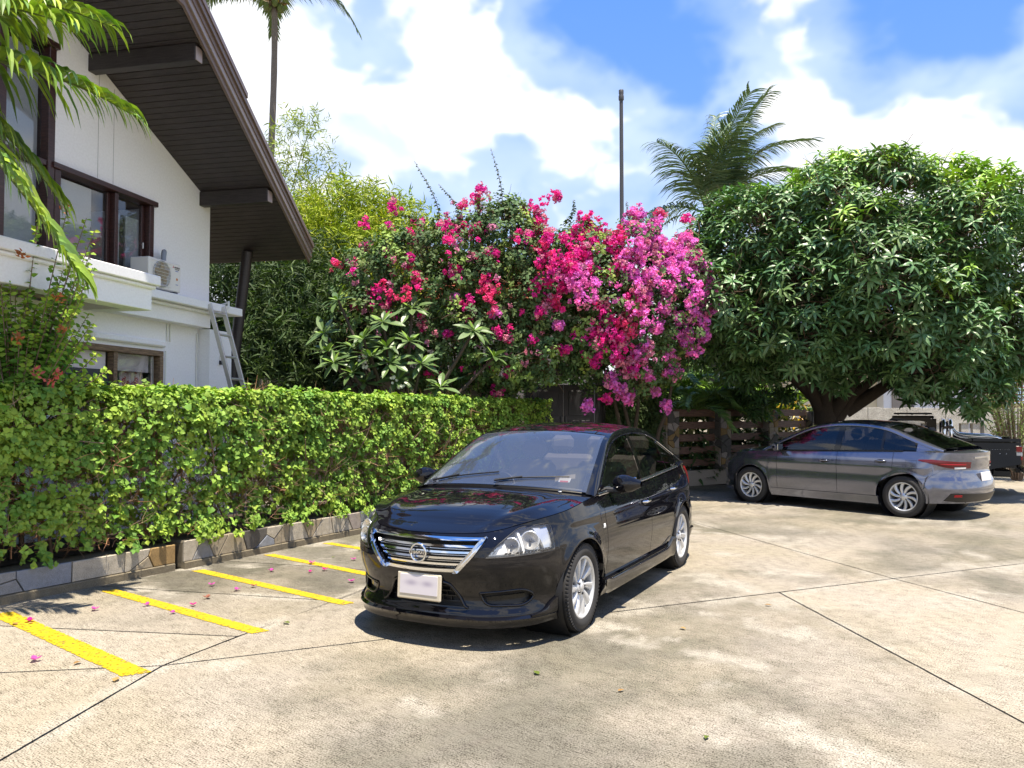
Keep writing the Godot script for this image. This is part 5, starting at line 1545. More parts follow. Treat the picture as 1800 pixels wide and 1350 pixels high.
	# wall lamp, conduits, socket
	var lamp := node("tube_lamp", h)
	part_box("housing", lamp, M.white_trim, 0.002, 0.055, 2.44, 2.53, 1.02, 2.36, 0.02)
	part_box("end_cap", lamp, M.white_pipe, 0.002, 0.060, 2.432, 2.538, 2.362, 2.40, 0.015)
	for c in [[0.96, 2.53, 2.765], [0.90, 2.53, 2.765], [0.99, 0.3, 2.40], [0.30, 0.3, 2.70]]:
		var mb := MB.new()
		mb.tube([Vector3(0.014, c[1], c[0]), Vector3(0.014, c[2], c[0])], 0.011, 6)
		obj("conduit", mb, M.white_pipe, h)
	part_box("socket", h, M.ac_white, 0.191, 0.205, 2.30, 2.40, -0.10, 0.02)
	part_box("socket", h, M.plastic_black, 0.191, 0.225, 2.27, 2.33, -0.02, 0.03)
	# roof: boards of the soffit, purlins, fascia
	var roof := node("roof", h)
	var slope := Vector3(0, 0.46, 1).normalized()
	var bas := Basis(Vector3.RIGHT, Vector3(0, 1, -0.46).normalized(), slope)
	var s := -1.30
	while s < 4.72:
		var mid := s + 0.040
		var beam := absf(mid - 0.20) < 0.05 or absf(mid - 2.40) < 0.05 or absf(mid - 4.55) < 0.05
		if not beam:
			var mb := MB.new()
			var x1 := verge(mid) - 0.02
			var x0 := 0.004 if s > -0.05 else -1.6
			mb.box(Vector3((x0 + x1) / 2, roof_y(mid) + 0.012, mid), Vector3(x1 - x0, 0.022, 0.0875), bas, 0.004)
			obj("soffit_board", mb, M.soffit_wood, roof)
		s += 0.0845
	for z in [0.20, 2.40, 4.55]:
		var mb := MB.new()
		var x1 := verge(z) - 0.05
		mb.box(Vector3(x1 / 2 - 0.05, roof_y(z) - 0.085, z), Vector3(x1 + 0.1, 0.20, 0.13), Basis.IDENTITY, 0.006)
		var bm := obj("purlin", mb, M.soffit_beam, roof)
		part_box("end_cap", bm, M.fascia_pale, x1 + 0.001, x1 + 0.012, roof_y(z) - 0.18, roof_y(z) - 0.02, z - 0.06, z + 0.06)
	for e in [[-1.36, 2.9], [2.9, 4.75], [4.75, 6.6], [6.6, 10.86]]:
		var a := Vector3(verge(e[0]), roof_y(e[0]), e[0])
		var b := Vector3(verge(e[1]), roof_y(e[1]), e[1])
		for st in [[0.0, 0.035, -0.03, 0.17, "fascia", 0.0], [0.036, 0.060, 0.05, 0.25, "fascia_pale", 0.0], [0.061, 0.075, 0.13, 0.20, "fascia", 0.0], [0.061, 0.10, 0.205, 0.275, "fascia", 0.0], [0.061, 0.115, 0.28, 0.345, "fascia", 0.64]]:
			if st[5] > 0.0 and e[0] > 0.0 and e[0] != 2.9: continue
			var mb := MB.new()
			var q := []
			for k in [a.lerp(b, st[5] if e[0] < 0.0 else 0.0), b]:
				for c in [[st[0], st[2]], [st[1], st[2]], [st[1], st[3]], [st[0], st[3]]]:
					q.append(k + Vector3(c[0], c[1], 0))
			for c in 4:
				var d := (c + 1) % 4
				mb.quad(q[d], q[c], q[4 + c], q[4 + d])
			mb.quad(q[0], q[1], q[2], q[3])
			mb.quad(q[7], q[6], q[5], q[4])
			obj("fascia_board", mb, M[st[4]], roof)
		var deck := MB.new()
		var up2 := Vector3(0, 0.24, 0)
		var dn := Vector3(0, 0.03, 0)
		var A := [Vector3(-6.4, a.y, a.z), a, b, Vector3(-6.4, b.y, b.z)]
		deck.quad(A[3] + up2, A[2] + up2, A[1] + up2, A[0] + up2)
		deck.quad(A[0] + dn, A[1] + dn, A[2] + dn, A[3] + dn)
		if e[0] < 0.0: deck.quad(A[1] + dn, A[0] + dn, A[0] + up2, A[1] + up2)
		if e[1] > 10.0: deck.quad(A[3] + dn, A[2] + dn, A[2] + up2, A[3] + up2)
		obj("roof_deck", deck, M.roof_dark, roof)
	# the leaning strut that carries the eave
	var strut := MB.new()
	strut.tube([Vector3(-0.40, 0, -1.12), Vector3(-0.25, 2.4, -1.09), Vector3(0.0, 4.12, -1.03)], 0.085, 10)
	obj("strut", strut, M.soffit_beam, h)

func house_things() -> void:
	var turn := deg_to_rad(-12.0)
	var org := Vector3(-4.395, 0, -11.5)
	var at := func(x: float, y: float, z: float) -> Vector3: return org + Basis(Vector3.UP, turn) * Vector3(x, y, z)
	# air conditioner on the ledge
	var ac := thing("air_conditioner", "cream outdoor air conditioner unit on the white ledge beside the upper window", "air conditioner", at.call(0.0, 3.112, 0.0), turn)
	part_box("casing", ac, M.ac_white, 0.03, 0.30, 0.03, 0.40, 1.10, 1.74, 0.012)
	part_box("foot", ac, M.ac_dark, 0.03, 0.30, 0.0, 0.03, 1.16, 1.22)
	part_box("foot", ac, M.ac_dark, 0.03, 0.30, 0.0, 0.03, 1.60, 1.66)
	var ring := MB.new()
	var fx := Transform3D(Basis(Vector3(0, 0, -1), Vector3(1, 0, 0), Vector3(0, -1, 0)), Vector3(0.301, 0.215, 1.50))
	ring.lathe([Vector2(0.165, 0.0), Vector2(0.17, 0.012), Vector2(0.155, 0.014), Vector2(0.15, 0.004), Vector2(0.001, 0.003)], 28, fx)
	var fan := obj("fan", ring, M.aluminium_dull, ac)
	for i in 5:
		var mb := MB.new()
		var a := i * TAU / 5
		leaf(mb, Vector3(0.306, 0.215, 1.50), Vector3(0, cos(a), sin(a)), Vector3(1, 0, 0), 0.145, 0.10, 0.0, 0.15, [0.35, 0.8, 1.0, 0.8, 0.3])
		obj("blade", mb, M.stone_tan, fan)
	for i in 8:
		var mb := MB.new()
		var y := 0.07 + i * 0.042
		mb.tube([Vector3(0.318, y, 1.32), Vector3(0.318, y, 1.70)], 0.003, 4)
		obj("grille_bar", mb, M.ac_white, ac)
	var face := Basis(Vector3(0, 0, -1), Vector3.UP, Vector3(1, 0, 0))
	text("lettering", "MITSUBISHI", 0.018, M.print_dark, ac, Transform3D(face, Vector3(0.302, 0.345, 1.185)), 0.002, 0.105)
	text("lettering", "ELECTRIC", 0.014, M.print_dark, ac, Transform3D(face, Vector3(0.302, 0.322, 1.185)), 0.002, 0.09)
	var logo := MB.new()
	for i in 3:
		var a := PI / 2 + i * TAU / 3
		var c := Vector2(cos(a), sin(a)) * 0.010
		var u := Vector2(cos(a), sin(a)) * 0.010
		var v := Vector2(-sin(a), cos(a)) * 0.0055
		logo.slab(PackedVector2Array([c - u, c - v, c + u, c + v]), 0.002, Transform3D(face, Vector3(0.3012, 0.345, 1.262)))
	obj("emblem", logo, M.print_red, ac)
	part_box("badge", ac, M.print_blue, 0.3005, 0.302, 0.295, 0.305, 1.16, 1.22, 0.0)
	part_box("sticker", ac, M.lamp_amber, 0.3005, 0.302, 0.18, 0.21, 1.17, 1.20, 0.0)
	part_box("sticker", ac, M.print_blue, 0.3005, 0.302, 0.12, 0.128, 1.16, 1.21, 0.0)
	var hose := MB.new()
	hose.tube([Vector3(0.16, 0.36, 1.27), Vector3(0.16, 0.50, 1.27), Vector3(0.14, 0.56, 1.23), Vector3(0.10, 0.56, 1.17), Vector3(0.07, 0.51, 1.14), Vector3(0.05, 0.42, 1.13)], 0.032, 8)
	obj("hose", hose, M.grey_hose, ac)
	# aluminium ladder
	var ld := thing("aluminium_ladder", "aluminium ladder leaning on the white ledge beside the house corner", "ladder", at.call(1.28, 0.0, 0.385), turn)
	for z in [0.165, -0.165]:
		var mb := MB.new()
		var top := Vector3(-0.92, 3.08, z)
		var d := top.normalized()
		var bs := Basis(Vector3(d.y, -d.x, 0), Vector3(d.x, d.y, 0), Vector3(0, 0, 1))
		mb.box(top / 2 + Vector3(0, 0, z / 2), Vector3(0.065, 3.2, 0.028), Basis(Vector3(d.y, -d.x, 0).normalized(), Vector3(d.x, d.y, 0).normalized(), Vector3(0, 0, 1)), 0.004)
		obj("rail", mb, M.aluminium, ld)
	for i in 10:
		var f := 0.07 + i * 0.099
		var mb := MB.new()
		mb.tube([Vector3(-0.92 * f, 3.08 * f, 0.165), Vector3(-0.92 * f, 3.08 * f, -0.165)], 0.017, 8)
		obj("rung", mb, M.aluminium, ld)
	var cable := MB.new()
	cable.tube([at.call(0.37, 2.95, 0.18), at.call(0.40, 3.06, 0.14), at.call(0.38, 3.16, 0.10), at.call(0.30, 3.14, 0.06), at.call(0.22, 3.125, 0.05)], 0.016, 6)
	tag(obj("white_hose", cable, M.white_pipe), "short white hose looped over the ledge above the ladder", "hose")

# ---------------------------------------------------------------- gate, walls, fence, pole, far buildings
func bar(mb: MB, a: Vector3, b: Vector3, w: float, hgt: float, bev := 0.004) -> void:
	var d := (b - a).normalized()
	var n := d.cross(Vector3.UP).normalized()
	mb.box((a + b) / 2.0, Vector3(a.distance_to(b), hgt, w), Basis(d, n.cross(d), n), bev)

func street_side() -> void:
	# gate in the garden wall
	var ga := W(0.30, 15.45)
	var gb := W(1.72, 15.72)
	var gd := (gb - ga).normalized()
	var gate := thing("garden_gate", "dark double garden gate under the bougainvillea behind the black car", "gate", ga, atan2(-gd.z, gd.x))
	var gl := ga.distance_to(gb)
	for k in 2:
		var x0 := 0.10 + k * (gl - 0.2) / 2.0
		var x1 := x0 + (gl - 0.2) / 2.0 - 0.012
		var lf := part_box("gate_leaf", gate, M.gate_paint, x0, x1, 0.05, 2.12, -0.03, 0.02)
		for p in [[0.15, 1.05], [1.15, 1.42], [1.52, 2.0]]:
			part_box("panel", lf, M.gate_paint, x0 + 0.09, x1 - 0.09, p[0], p[1], 0.021, 0.032, 0.008)
		part_box("handle", lf, M.pole_metal, (x1 - 0.05) if k == 0 else (x0 + 0.02), (x1 - 0.02) if k == 0 else (x0 + 0.05), 1.25, 1.5, 0.02, 0.06)
	part_box("post", gate, M.gate_paint, -0.06, 0.09, 0.0, 2.3, -0.1, 0.08)
	part_box("post", gate, M.gate_paint, gl - 0.09, gl + 0.06, 0.0, 2.3, -0.1, 0.08)
	part_box("lintel", gate, M.gate_paint, -0.06, gl + 0.06, 2.302, 2.45, -0.1, 0.08)
	var wall := MB.new()
	bar(wall, W(1.80, 15.80, 1.1), W(3.05, 16.66, 1.1), 0.16, 2.2)
	tag(obj("garden_wall", wall, M.stone_dark), "creeper covered garden wall between the dark gate and the fence", "wall")
	wall = MB.new()
	bar(wall, W(-4.6, 14.4, 1.1), W(0.05, 15.6, 1.1), 0.16, 2.2)
	tag(obj("garden_wall", wall, M.beige_wall), "plain beige garden wall in shade behind the frangipani and hedge", "wall")
	# slatted fence with stone pillars on a plinth
	var f0 := W(3.28, 16.80)
	var fd := Vector3(0.83, 0, -0.56).normalized()
	var turn := atan2(-fd.z, fd.x)
	var fence := thing("slatted_fence", "brown wooden rail fence between rough stone pillars behind the silver-grey sedan", "fence", f0, turn)
	part_box("plinth", fence, M.beige_wall, -0.2, 7.2, 0.0, 0.33, -0.13, 0.10, 0.01)
	var kinds := ["stone_tan", "stone_dark", "stone_ochre", "stone_dark", "stone_pink", "stone_dark", "stone_tan"]
	rng.seed = 4401
	for i in 4:
		var x := [0.0, 1.62, 3.24, 4.86][i] as float
		var pil := part_box("pillar", fence, M.mortar, x - 0.15, x + 0.15, 0.331, 1.60, -0.17, 0.15)
		crazy(Rect2(x - 0.16, 0.332, 0.32, 1.27), 0.2, Transform3D(Basis.IDENTITY, Vector3(0, 0, 0.151)), kinds, pil)
		crazy(Rect2(-0.17, 0.332, 0.32, 1.27), 0.2, Transform3D(Basis(Vector3(0, 0, 1), Vector3.UP, Vector3(-1, 0, 0)), Vector3(x - 0.151, 0, 0)), kinds, pil)
		if i < 3:
			for r in 5:
				var y := 0.415 + r * 0.268
				part_box("rail", fence, M.rail_wood, x + 0.19, x + 1.43, y, y + 0.155, -0.02 + rng.randf_range(-0.004, 0.004), 0.02, 0.006)
	# slim tall pole
	var pole := thing("lamp_pole", "slim dark metal pole with a small cap rising above the bougainvillea", "pole", W(2.64, 19.0))
	var mb := MB.new()
	mb.tube([Vector3(0, 0, 0), Vector3(0, 5, 0), Vector3(0, 9.1, 0)], [0.06, 0.052, 0.045], 10)
	obj("shaft", mb, M.pole_metal, pole)
	mb = MB.new()
	mb.lathe([Vector2(0.045, 9.1), Vector2(0.065, 9.12), Vector2(0.065, 9.22), Vector2(0.05, 9.24), Vector2(0.06, 9.27), Vector2(0.06, 9.36), Vector2(0.001, 9.38)], 10)
	obj("cap", mb, M.pole_metal, pole)
	# house behind the bougainvillea: only its roof ridge shows
	var hb := thing("tiled_house", "house with a red-brown tiled roof half hidden behind the bougainvillea", "house", W(-0.2, 27.0))
	part_box("wall", hb, M.beige_wall, -4.0, 3.0, 0.0, 5.3, -6.0, 0.0)
	var tiles := node("roof", hb)
	for i in 14:
		var z0 := 0.6 - i * 0.29
		var y0 := 5.3 + i * 0.145
		var row := MB.new()
		bar(row, Vector3(-4.4, y0 + 0.06, z0), Vector3(3.35, y0 + 0.06, z0), 0.34, 0.03)
		obj("tile_course", row, M.roof_tile, tiles)
	var gable := MB.new()
	gable.slab(PackedVector2Array([Vector2(-0.9, 5.25), Vector2(3.1, 7.25), Vector2(7.1, 5.25)]), 7.6, Transform3D(Basis(Vector3(0, 0, -1), Vector3.UP, Vector3(1, 0, 0)), Vector3(-4.35, 0, -0.3)), 0.0, true)
	obj("roof_core", gable, M.roof_dark, tiles)
	# weathered wall with upright slots across the lane
	var fw := thing("slotted_wall", "weathered white wall with upright slots across the lane behind the pickup", "wall", W(8.5, 24.6), 0.10)
	for i in 9:
		var x := i * 1.28
		part_box("pier", fw, M.old_wall, x, x + 0.42, 0.0, 1.72, -0.12, 0.12)
		part_box("coping", fw, M.old_wall, x + 0.421, x + 1.279, 1.22, 1.70, -0.10, 0.10)
		part_box("base", fw, M.old_wall, x + 0.421, x + 1.279, 0.0, 0.45, -0.10, 0.10)
		part_box("upright", fw, M.old_wall, x + 0.55, x + 0.80, 0.451, 1.219, -0.06, 0.06)
		part_box("upright", fw, M.old_wall, x + 0.94, x + 1.18, 0.451, 1.219, -0.06, 0.06)
	# cream house beyond that wall
	var ch := thing("cream_house", "cream house with narrow dark windows beyond the slotted wall", "house", W(14.2, 28.0), 0.1)
	part_box("wall", ch, M.white_wall, -1.2, 2.4, 0.0, 3.3, -5.0, 0.0)
	part_box("wall", ch, M.cream_wall, -4.2, -1.21, 0.0, 3.2, -5.0, -0.4)
	part_box("wall", ch, M.beige_wall, -0.9, -0.35, 0.0, 2.55, 0.001, 0.05)
	part_box("pillar", ch, M.cream_wall, 2.41, 2.72, 0.0, 2.55, -0.5, 0.12)
	for w in [[-0.34, -0.1, 1.5, 2.6], [0.62, 0.88, 1.95, 3.1], [2.0, 2.2, 1.0, 2.7], [-3.2, -2.9, 1.6, 2.7]]:
		var fr := part_box("window", ch, M.window_wood, w[0], w[1], w[2], w[3], 0.002 if w[0] > -2 else -0.399, 0.04 if w[0] > -2 else -0.36)
		part_box("pane", fr, M.dark_glass, w[0] + 0.05, w[1] - 0.05, w[2] + 0.06, w[3] - 0.06, 0.041 if w[0] > -2 else -0.359, 0.046 if w[0] > -2 else -0.354, 0.0)
	var rf := node("roof", ch)
	for i in 10:
		var row := MB.new()
		bar(row, Vector3(-4.7, 3.25 + i * 0.16, 0.5 - i * 0.3), Vector3(2.9, 3.25 + i * 0.16, 0.5 - i * 0.3), 0.34, 0.03)
		obj("tile_course", row, M.roof_tile, rf)
	var core := MB.new()
	core.slab(PackedVector2Array([Vector2(-0.5, 3.2), Vector2(2.6, 4.75), Vector2(5.5, 3.2)]), 7.4, Transform3D(Basis(Vector3(0, 0, -1), Vector3.UP, Vector3(1, 0, 0)), Vector3(-4.6, 0, -0.1)), 0.0, true)
	obj("roof_core", core, M.roof_dark, rf)
	var sh := thing("tiled_outbuilding", "low building with a red tiled roof beyond the far wall and oleander", "building", W(19.2, 29.5), 0.1)
	part_box("wall", sh, M.cream_wall, -2.2, 3.0, 0.0, 1.9, -4.0, 0.0)
	var rf2 := node("roof", sh)
	for i in 9:
		var row := MB.new()
		bar(row, Vector3(-2.5, 1.95 + i * 0.14, 0.35 - i * 0.28), Vector3(3.3, 1.95 + i * 0.14, 0.35 - i * 0.28), 0.32, 0.03)
		obj("tile_course", row, M.roof_tile, rf2)
	# trees beyond the lane close the view at the side
	rng.seed = 4501
	for d in [[17.5, 31.0, 3.4, 2.6, "broad green tree beyond the far wall at the end of the lane"], [9.0, 33.0, 4.2, 3.0, "green tree behind the cream house, seen through the mango leaves"]]:
		var t := thing("garden_tree", d[4], "tree", W(d[0], d[1]))
		var tk := MB.new()
		tk.tube([Vector3.ZERO, Vector3(0.1, 1.5, 0), Vector3(0, 3.0, 0)], [0.22, 0.17, 0.13], 8)
		obj("trunk", tk, M.bark, t)
		var lumps := []
		for i in 26:
			lumps.append([Vector3(0, d[2], 0) + rv() * d[3] * rng.randf_range(0.4, 0.85) * Vector3(1, 0.75, 1), rng.randf_range(0.6, 0.9)])
		crown_from("crown", lump_points(lumps, 7.0, 0.6, 0.7), [sprig(6, 0.16, 0.09, 0.14, 0.4, HEART, 0.3, 145)], M.leaf_soft, t, 0.4, Vector2(0.9, 1.5), func(p, n): return tint(Color(0.06, 0.11, 0.03).lerp(Color(0.13, 0.20, 0.04), rng.randf()), 0.25))

func litter() -> void:
	rng.seed = 4601
	var bract: Array = []
	for k in 3:
		var mb := MB.new()
		for i in 3:
			mb.col = [Color(0.55, 0.02, 0.22), Color(0.48, 0.08, 0.32), Color(0.30, 0.12, 0.08)][k]
			leaf(mb, Vector3(0, 0.004, 0), Vector3(cos(i * 2.1), 0.28, sin(i * 2.1)), Vector3.UP, 0.034, 0.03, -0.25, 0.35, [0.0, 0.95, 0.85, 0.0])
		bract.append(mb.mesh(M.petal))
	for p in [[-3.66, 6.1, 0, "fallen magenta bract beside the curled leaf on the first yellow line"], [-3.75, 5.6, 1, "fallen pale purple bract left of the first yellow line, close to its hedge end"], [-3.9, 5.55, 1, "fallen purple bract beside another left of the first yellow line"], [-3.98, 5.15, 1, "fallen lone purple bract left of the first yellow line, lowest at the picture's edge"], [-3.35, 6.45, 1, "fallen purple bract between first line and planter, closest to the planter"], [-3.0, 6.6, 1, "fallen purple bract between first and second lines, beside the second line's hedge end"], [-2.62, 6.6, 0, "fallen magenta bract touching the second yellow line from the camera side"], [-2.6, 6.85, 2, "fallen dull reddish bract on the second yellow line"], [-2.68, 6.35, 1, "fallen purple bract between first and second lines, in the middle of the bay"], [-2.75, 7.35, 1, "fallen purple bract beyond the second line, close to the planter stones"], [-2.45, 7.15, 1, "fallen purple bract just short of the third yellow line"], [-2.0, 7.95, 0, "fallen magenta bract of a pair between third and fourth lines"], [-1.88, 8.05, 0, "fallen second magenta bract of the pair between third and fourth lines"], [-2.1, 8.4, 1, "fallen purple bract between third and fourth lines, close to the planter"], [-2.35, 7.3, 2, "fallen dull bract between second and third lines, near the third"], [-3.05, 5.15, 1, "fallen thin purple bract midway along the first yellow line's outer side"], [-1.7, 8.6, 1, "fallen purple bract near the fourth yellow line"], [-1.3, 8.1, 2, "fallen dull bract under the black car's nose side of the fourth line"], [-2.4, 8.0, 1, "fallen purple bract in the third bay, by the planter foot"], [-1.5, 7.5, 1, "fallen purple bract on the concrete near the black car's far headlight"]]:
		var o := MeshInstance3D.new()
		o.mesh = bract[p[2]]
		o.name = numbered("fallen_bract")
		add_child(o)
		o.transform = Transform3D(Basis(Vector3.UP, rng.randf() * TAU).scaled(Vector3.ONE * rng.randf_range(0.9, 1.3)), W(p[0], p[1], 0.006))
		tag(o, p[3], "fallen petal", "bougainvillea bracts fallen on the concrete")
	var dry: Array = []
	for k in 3:
		var mb := MB.new()
		mb.col = [Color(0.30, 0.17, 0.06), Color(0.12, 0.16, 0.03), Color(0.38, 0.25, 0.10)][k]
		leaf(mb, Vector3(-0.03, 0.004, 0), Vector3(1, 0.1, 0), Vector3.UP, 0.075, 0.042, 0.05, 0.3, HEART)
		dry.append(mb.mesh(M.leaf_soft))
	for p in [[-3.72, 6.02, 0, "curled dry brown leaf on the first yellow line"], [-3.62, 6.05, 2, "pale dry leaf beside the curled leaf on the first yellow line"], [-2.35, 4.78, 2, "tan dry leaf just past the end of the first yellow line"], [-2.75, 5.1, 0, "thin brown leaf on the concrete before the first yellow line's end"], [-1.7, 6.05, 1, "green leaf on the concrete by the end of the second yellow line"], [-1.55, 8.75, 1, "green leaf by the far hedge foot, close to the fourth line"], [-1.95, 8.75, 1, "green leaf beside the fourth yellow line's hedge end"], [-1.65, 9.0, 1, "small green leaf between the fourth and fifth yellow lines"], [-1.3, 8.55, 2, "pale dry leaf between the fourth and fifth yellow lines"], [-1.75, 9.2, 1, "green leaf closest to the fifth yellow line"], [-1.15, 7.6, 0, "brown leaf close to the black car's front corner"], [0.62, 4.6, 0, "small brown leaf on the open concrete before the black car"], [1.25, 5.9, 2, "dry leaf on the concrete past the black car's front wheel"], [2.1, 6.6, 0, "brown speck of a leaf along the long concrete joint"], [0.15, 4.9, 1, "dark leaf on the concrete in front of the black car's wheel"], [0.95, 3.95, 1, "withered green leaf on the open concrete, closest to the viewer"]]:
		var o := MeshInstance3D.new()
		o.mesh = dry[p[2]]
		o.name = numbered("fallen_leaf")
		add_child(o)
		o.transform = Transform3D(Basis(Vector3.UP, rng.randf() * TAU).scaled(Vector3.ONE * rng.randf_range(0.6, 1.0)), W(p[0], p[1], 0.006))
		tag(o, p[3], "fallen leaf", "leaves fallen on the concrete")

# ---------------------------------------------------------------- sedans. A car's own axes: x forward, y up, z to its right; q runs along the body from the nose, positive round its left side
class Shell:
	var ctrl: Array            # [x, half width, top edge, bottom edge] from nose to tail
	var F: Array               # how far the skin lies inside the outline at each height: nose, flank, tail
	var S: Array
	var R: Array
	var axle: float
	var wheel_y: float
	var arch: float
	var host: Node
	var qs := PackedFloat32Array()
	var pts := []
	var front_q := [0.75, 1.35]
	var rear_q := [0.0, 0.0]
	func setup() -> void:
		var n := 240
		var last := Vector2.ZERO
		var q := 0.0
		for i in n + 1:
			var a = host.cr4(ctrl, float(i) / n)
			var p := Vector2(a[0], a[1])
			if i > 0: q += p.distance_to(last)
			last = p
			qs.append(q)
			pts.append(a)
		rear_q = [q - 1.35, q - 0.75]
	func total() -> float: return qs[-1]
	func at(q: float) -> Array:
		var k := clampi(qs.bsearch(q), 1, qs.size() - 1)
		var f := clampf((q - qs[k - 1]) / maxf(qs[k] - qs[k - 1], 1e-6), 0, 1)
		var a: Array = pts[k - 1]
		var b: Array = pts[k]
		var d := Vector2(b[0] - a[0], b[1] - a[1]).normalized()
		return [lerpf(a[0], b[0], f), lerpf(a[1], b[1], f), lerpf(a[2], b[2], f), lerpf(a[3], b[3], f), Vector2(-d.y, d.x) * -1.0]
	func top(q: float) -> float: return at(absf(q))[2]
	func x_of(q: float) -> float: return at(absf(q))[0]
	func q_of(x: float) -> float:
		var lo := 0.0
		var hi := total()
		for i in 30:
			var m := (lo + hi) / 2
			if at(m)[0] > x: lo = m
			else: hi = m
		return lo
	func low(q: float) -> float:
		var a := at(absf(q))
		var y: float = a[3]
		for s in [1.0, -1.0]:
			var dx: float = a[0] - s * axle
			if absf(dx) < arch and a[1] > 0.6:
				y = maxf(y, wheel_y + sqrt(arch * arch - dx * dx))
		return y
	func p(q: float, y: float, off := 0.0) -> Vector3:
		var a := at(absf(q))
		var wf := 1.0 - smoothstep(front_q[0], front_q[1], absf(q))
		var wr := smoothstep(rear_q[0], rear_q[1], absf(q))
		var inset: float = host.tab(S, y) * (1.0 - wf - wr)
		if wf > 0.0: inset += host.tab(F, y) * wf
		if wr > 0.0: inset += host.tab(R, y) * wr
		if a[1] > 0.6:                                   # lips round the wheel openings
			for s in [1.0, -1.0]:
				var r := Vector2(a[0] - s * axle, y - wheel_y).length()
				inset -= 0.016 * exp(-pow((r - arch) / 0.05, 2))
		var n: Vector2 = a[4]
		if n.y < 0 and absf(q) > 0.05 and a[1] > 0.3: n = -n
		var o := Vector2(a[0], a[1]) - n * (inset - off)
		return Vector3(o.x, y, -o.y if q >= 0 else o.y)
	func normal(q: float, y: float) -> Vector3:
		return (p(q + 0.01, y) - p(q - 0.01, y)).cross(p(q, y + 0.01) - p(q, y - 0.01)).normalized()

func cr4(c: Array, t: float) -> Array:
	var x := clampf(t, 0.0, 1.0) * (c.size() - 1)
	var i := mini(int(x), c.size() - 2)
	var f := x - i
	var out := []
	for k in 4:
		var a: float = c[maxi(i - 1, 0)][k]
		if i == 0: a = c[1][k] if k != 1 else -c[1][k]
		var d: float = c[mini(i + 2, c.size() - 1)][k]
		if i == c.size() - 2: d = c[i][k] if k != 1 else -c[i][k]
		var b: float = c[i][k]
		var e: float = c[i + 1][k]
		out.append(0.5 * (b * 2.0 + (e - a) * f + (a * 2.0 - b * 5.0 + e * 4.0 - d) * f * f + (b * 3.0 - a - e * 3.0 + d) * f * f * f))
	return out

# a panel of the skin between q0 and q1 (functions of height), its edges turned in; holes are polygons in (|q|, y)
func skin(called: String, sh: Shell, m: Material, parent: Node, qa: Callable, qb: Callable, nu: int, nv: int, holes := [], off := 0.0, ylow: Variant = null, ytop: Variant = null) -> MeshInstance3D:
	var mb := MB.new()
	var rows := []
	var cells := []
	for j in nv + 1:
		var row := []
		var cr_ := []
		for i in nu + 1:
			var u := float(i) / nu
			var ql := lerpf(qa.call(0.6), qb.call(0.6), u)
			var yl: float = ylow.call(ql) if ylow != null else sh.low(ql)
			var yt: float = ytop.call(ql) if ytop != null else sh.top(ql)
			var y := lerpf(yl, yt, float(j) / nv)
			var q := lerpf(qa.call(y), qb.call(y), u) if qa.call(y) >= 0 or qb.call(y) <= 0 else ql
			row.append(sh.p(q, y, off))
			cr_.append(Vector2(absf(q), y))
		rows.append(row)
		cells.append(cr_)
	var skip: Variant = null
	if holes.size():
		skip = func(i: int, j: int) -> bool:
			var c: Vector2 = (cells[j][i] + cells[j + 1][i + 1]) / 2.0
			for h in holes:
				if Geometry2D.is_point_in_polygon(c, h): return true
			return false
	mb.grid(rows, false, false, skip)
	edge_in(mb, rows, 0.018)
	return obj(called, mb, m, parent)

func edge_in(mb: MB, rows: Array, depth: float) -> void:            # turn the four edges of a grid inwards
	var nv := rows.size() - 1
	var nu: int = rows[0].size() - 1
	var inw := func(j: int, i: int) -> Vector3:
		var a: Vector3 = rows[j][mini(i + 1, nu)] - rows[j][maxi(i - 1, 0)]
		var b: Vector3 = rows[mini(j + 1, nv)][i] - rows[maxi(j - 1, 0)][i]
		return rows[j][i] - a.cross(b).normalized() * depth
	for i in nu:
		mb.quad(rows[0][i + 1], rows[0][i], inw.call(0, i), inw.call(0, i + 1))
		mb.quad(rows[nv][i], rows[nv][i + 1], inw.call(nv, i + 1), inw.call(nv, i))
	for j in nv:
		mb.quad(rows[j][0], rows[j + 1][0], inw.call(j + 1, 0), inw.call(j, 0))
		mb.quad(rows[j + 1][nu], rows[j][nu], inw.call(j, nu), inw.call(j + 1, nu))

# a raised or sunk piece on the skin between a lower and an upper line of (q, y) points
func patch(called: String, sh: Shell, m: Material, parent: Node, lo: Array, hi: Array, nu: int, nv: int, off: float, side := 1.0, rim := 0.012, bulge := 0.0) -> MeshInstance3D:
	var mb := MB.new()
	var rows := []
	for j in nv + 1:
		var row := []
		for i in nu + 1:
			var u := float(i) / nu
			if side < 0: u = 1.0 - u
			var a: Vector2 = cr(lo, u)
			var b: Vector2 = cr(hi, u)
			var f := float(j) / nv
			var q := a.lerp(b, f)
			row.append(sh.p(q.x * side, q.y, off + bulge * sin(f * PI) * sin(u * PI)))
		rows.append(row)
	mb.grid(rows)
	if rim > 0.0: edge_in(mb, rows, rim)
	return obj(called, mb, m, parent)

func line_on(sh: Shell, pts: Array, n: int, off: float, side := 1.0) -> Array:
	var out := []
	for i in n + 1:
		var a: Vector2 = cr(pts, float(i) / n)
		out.append(sh.p(a.x * side, a.y, off))
	return out

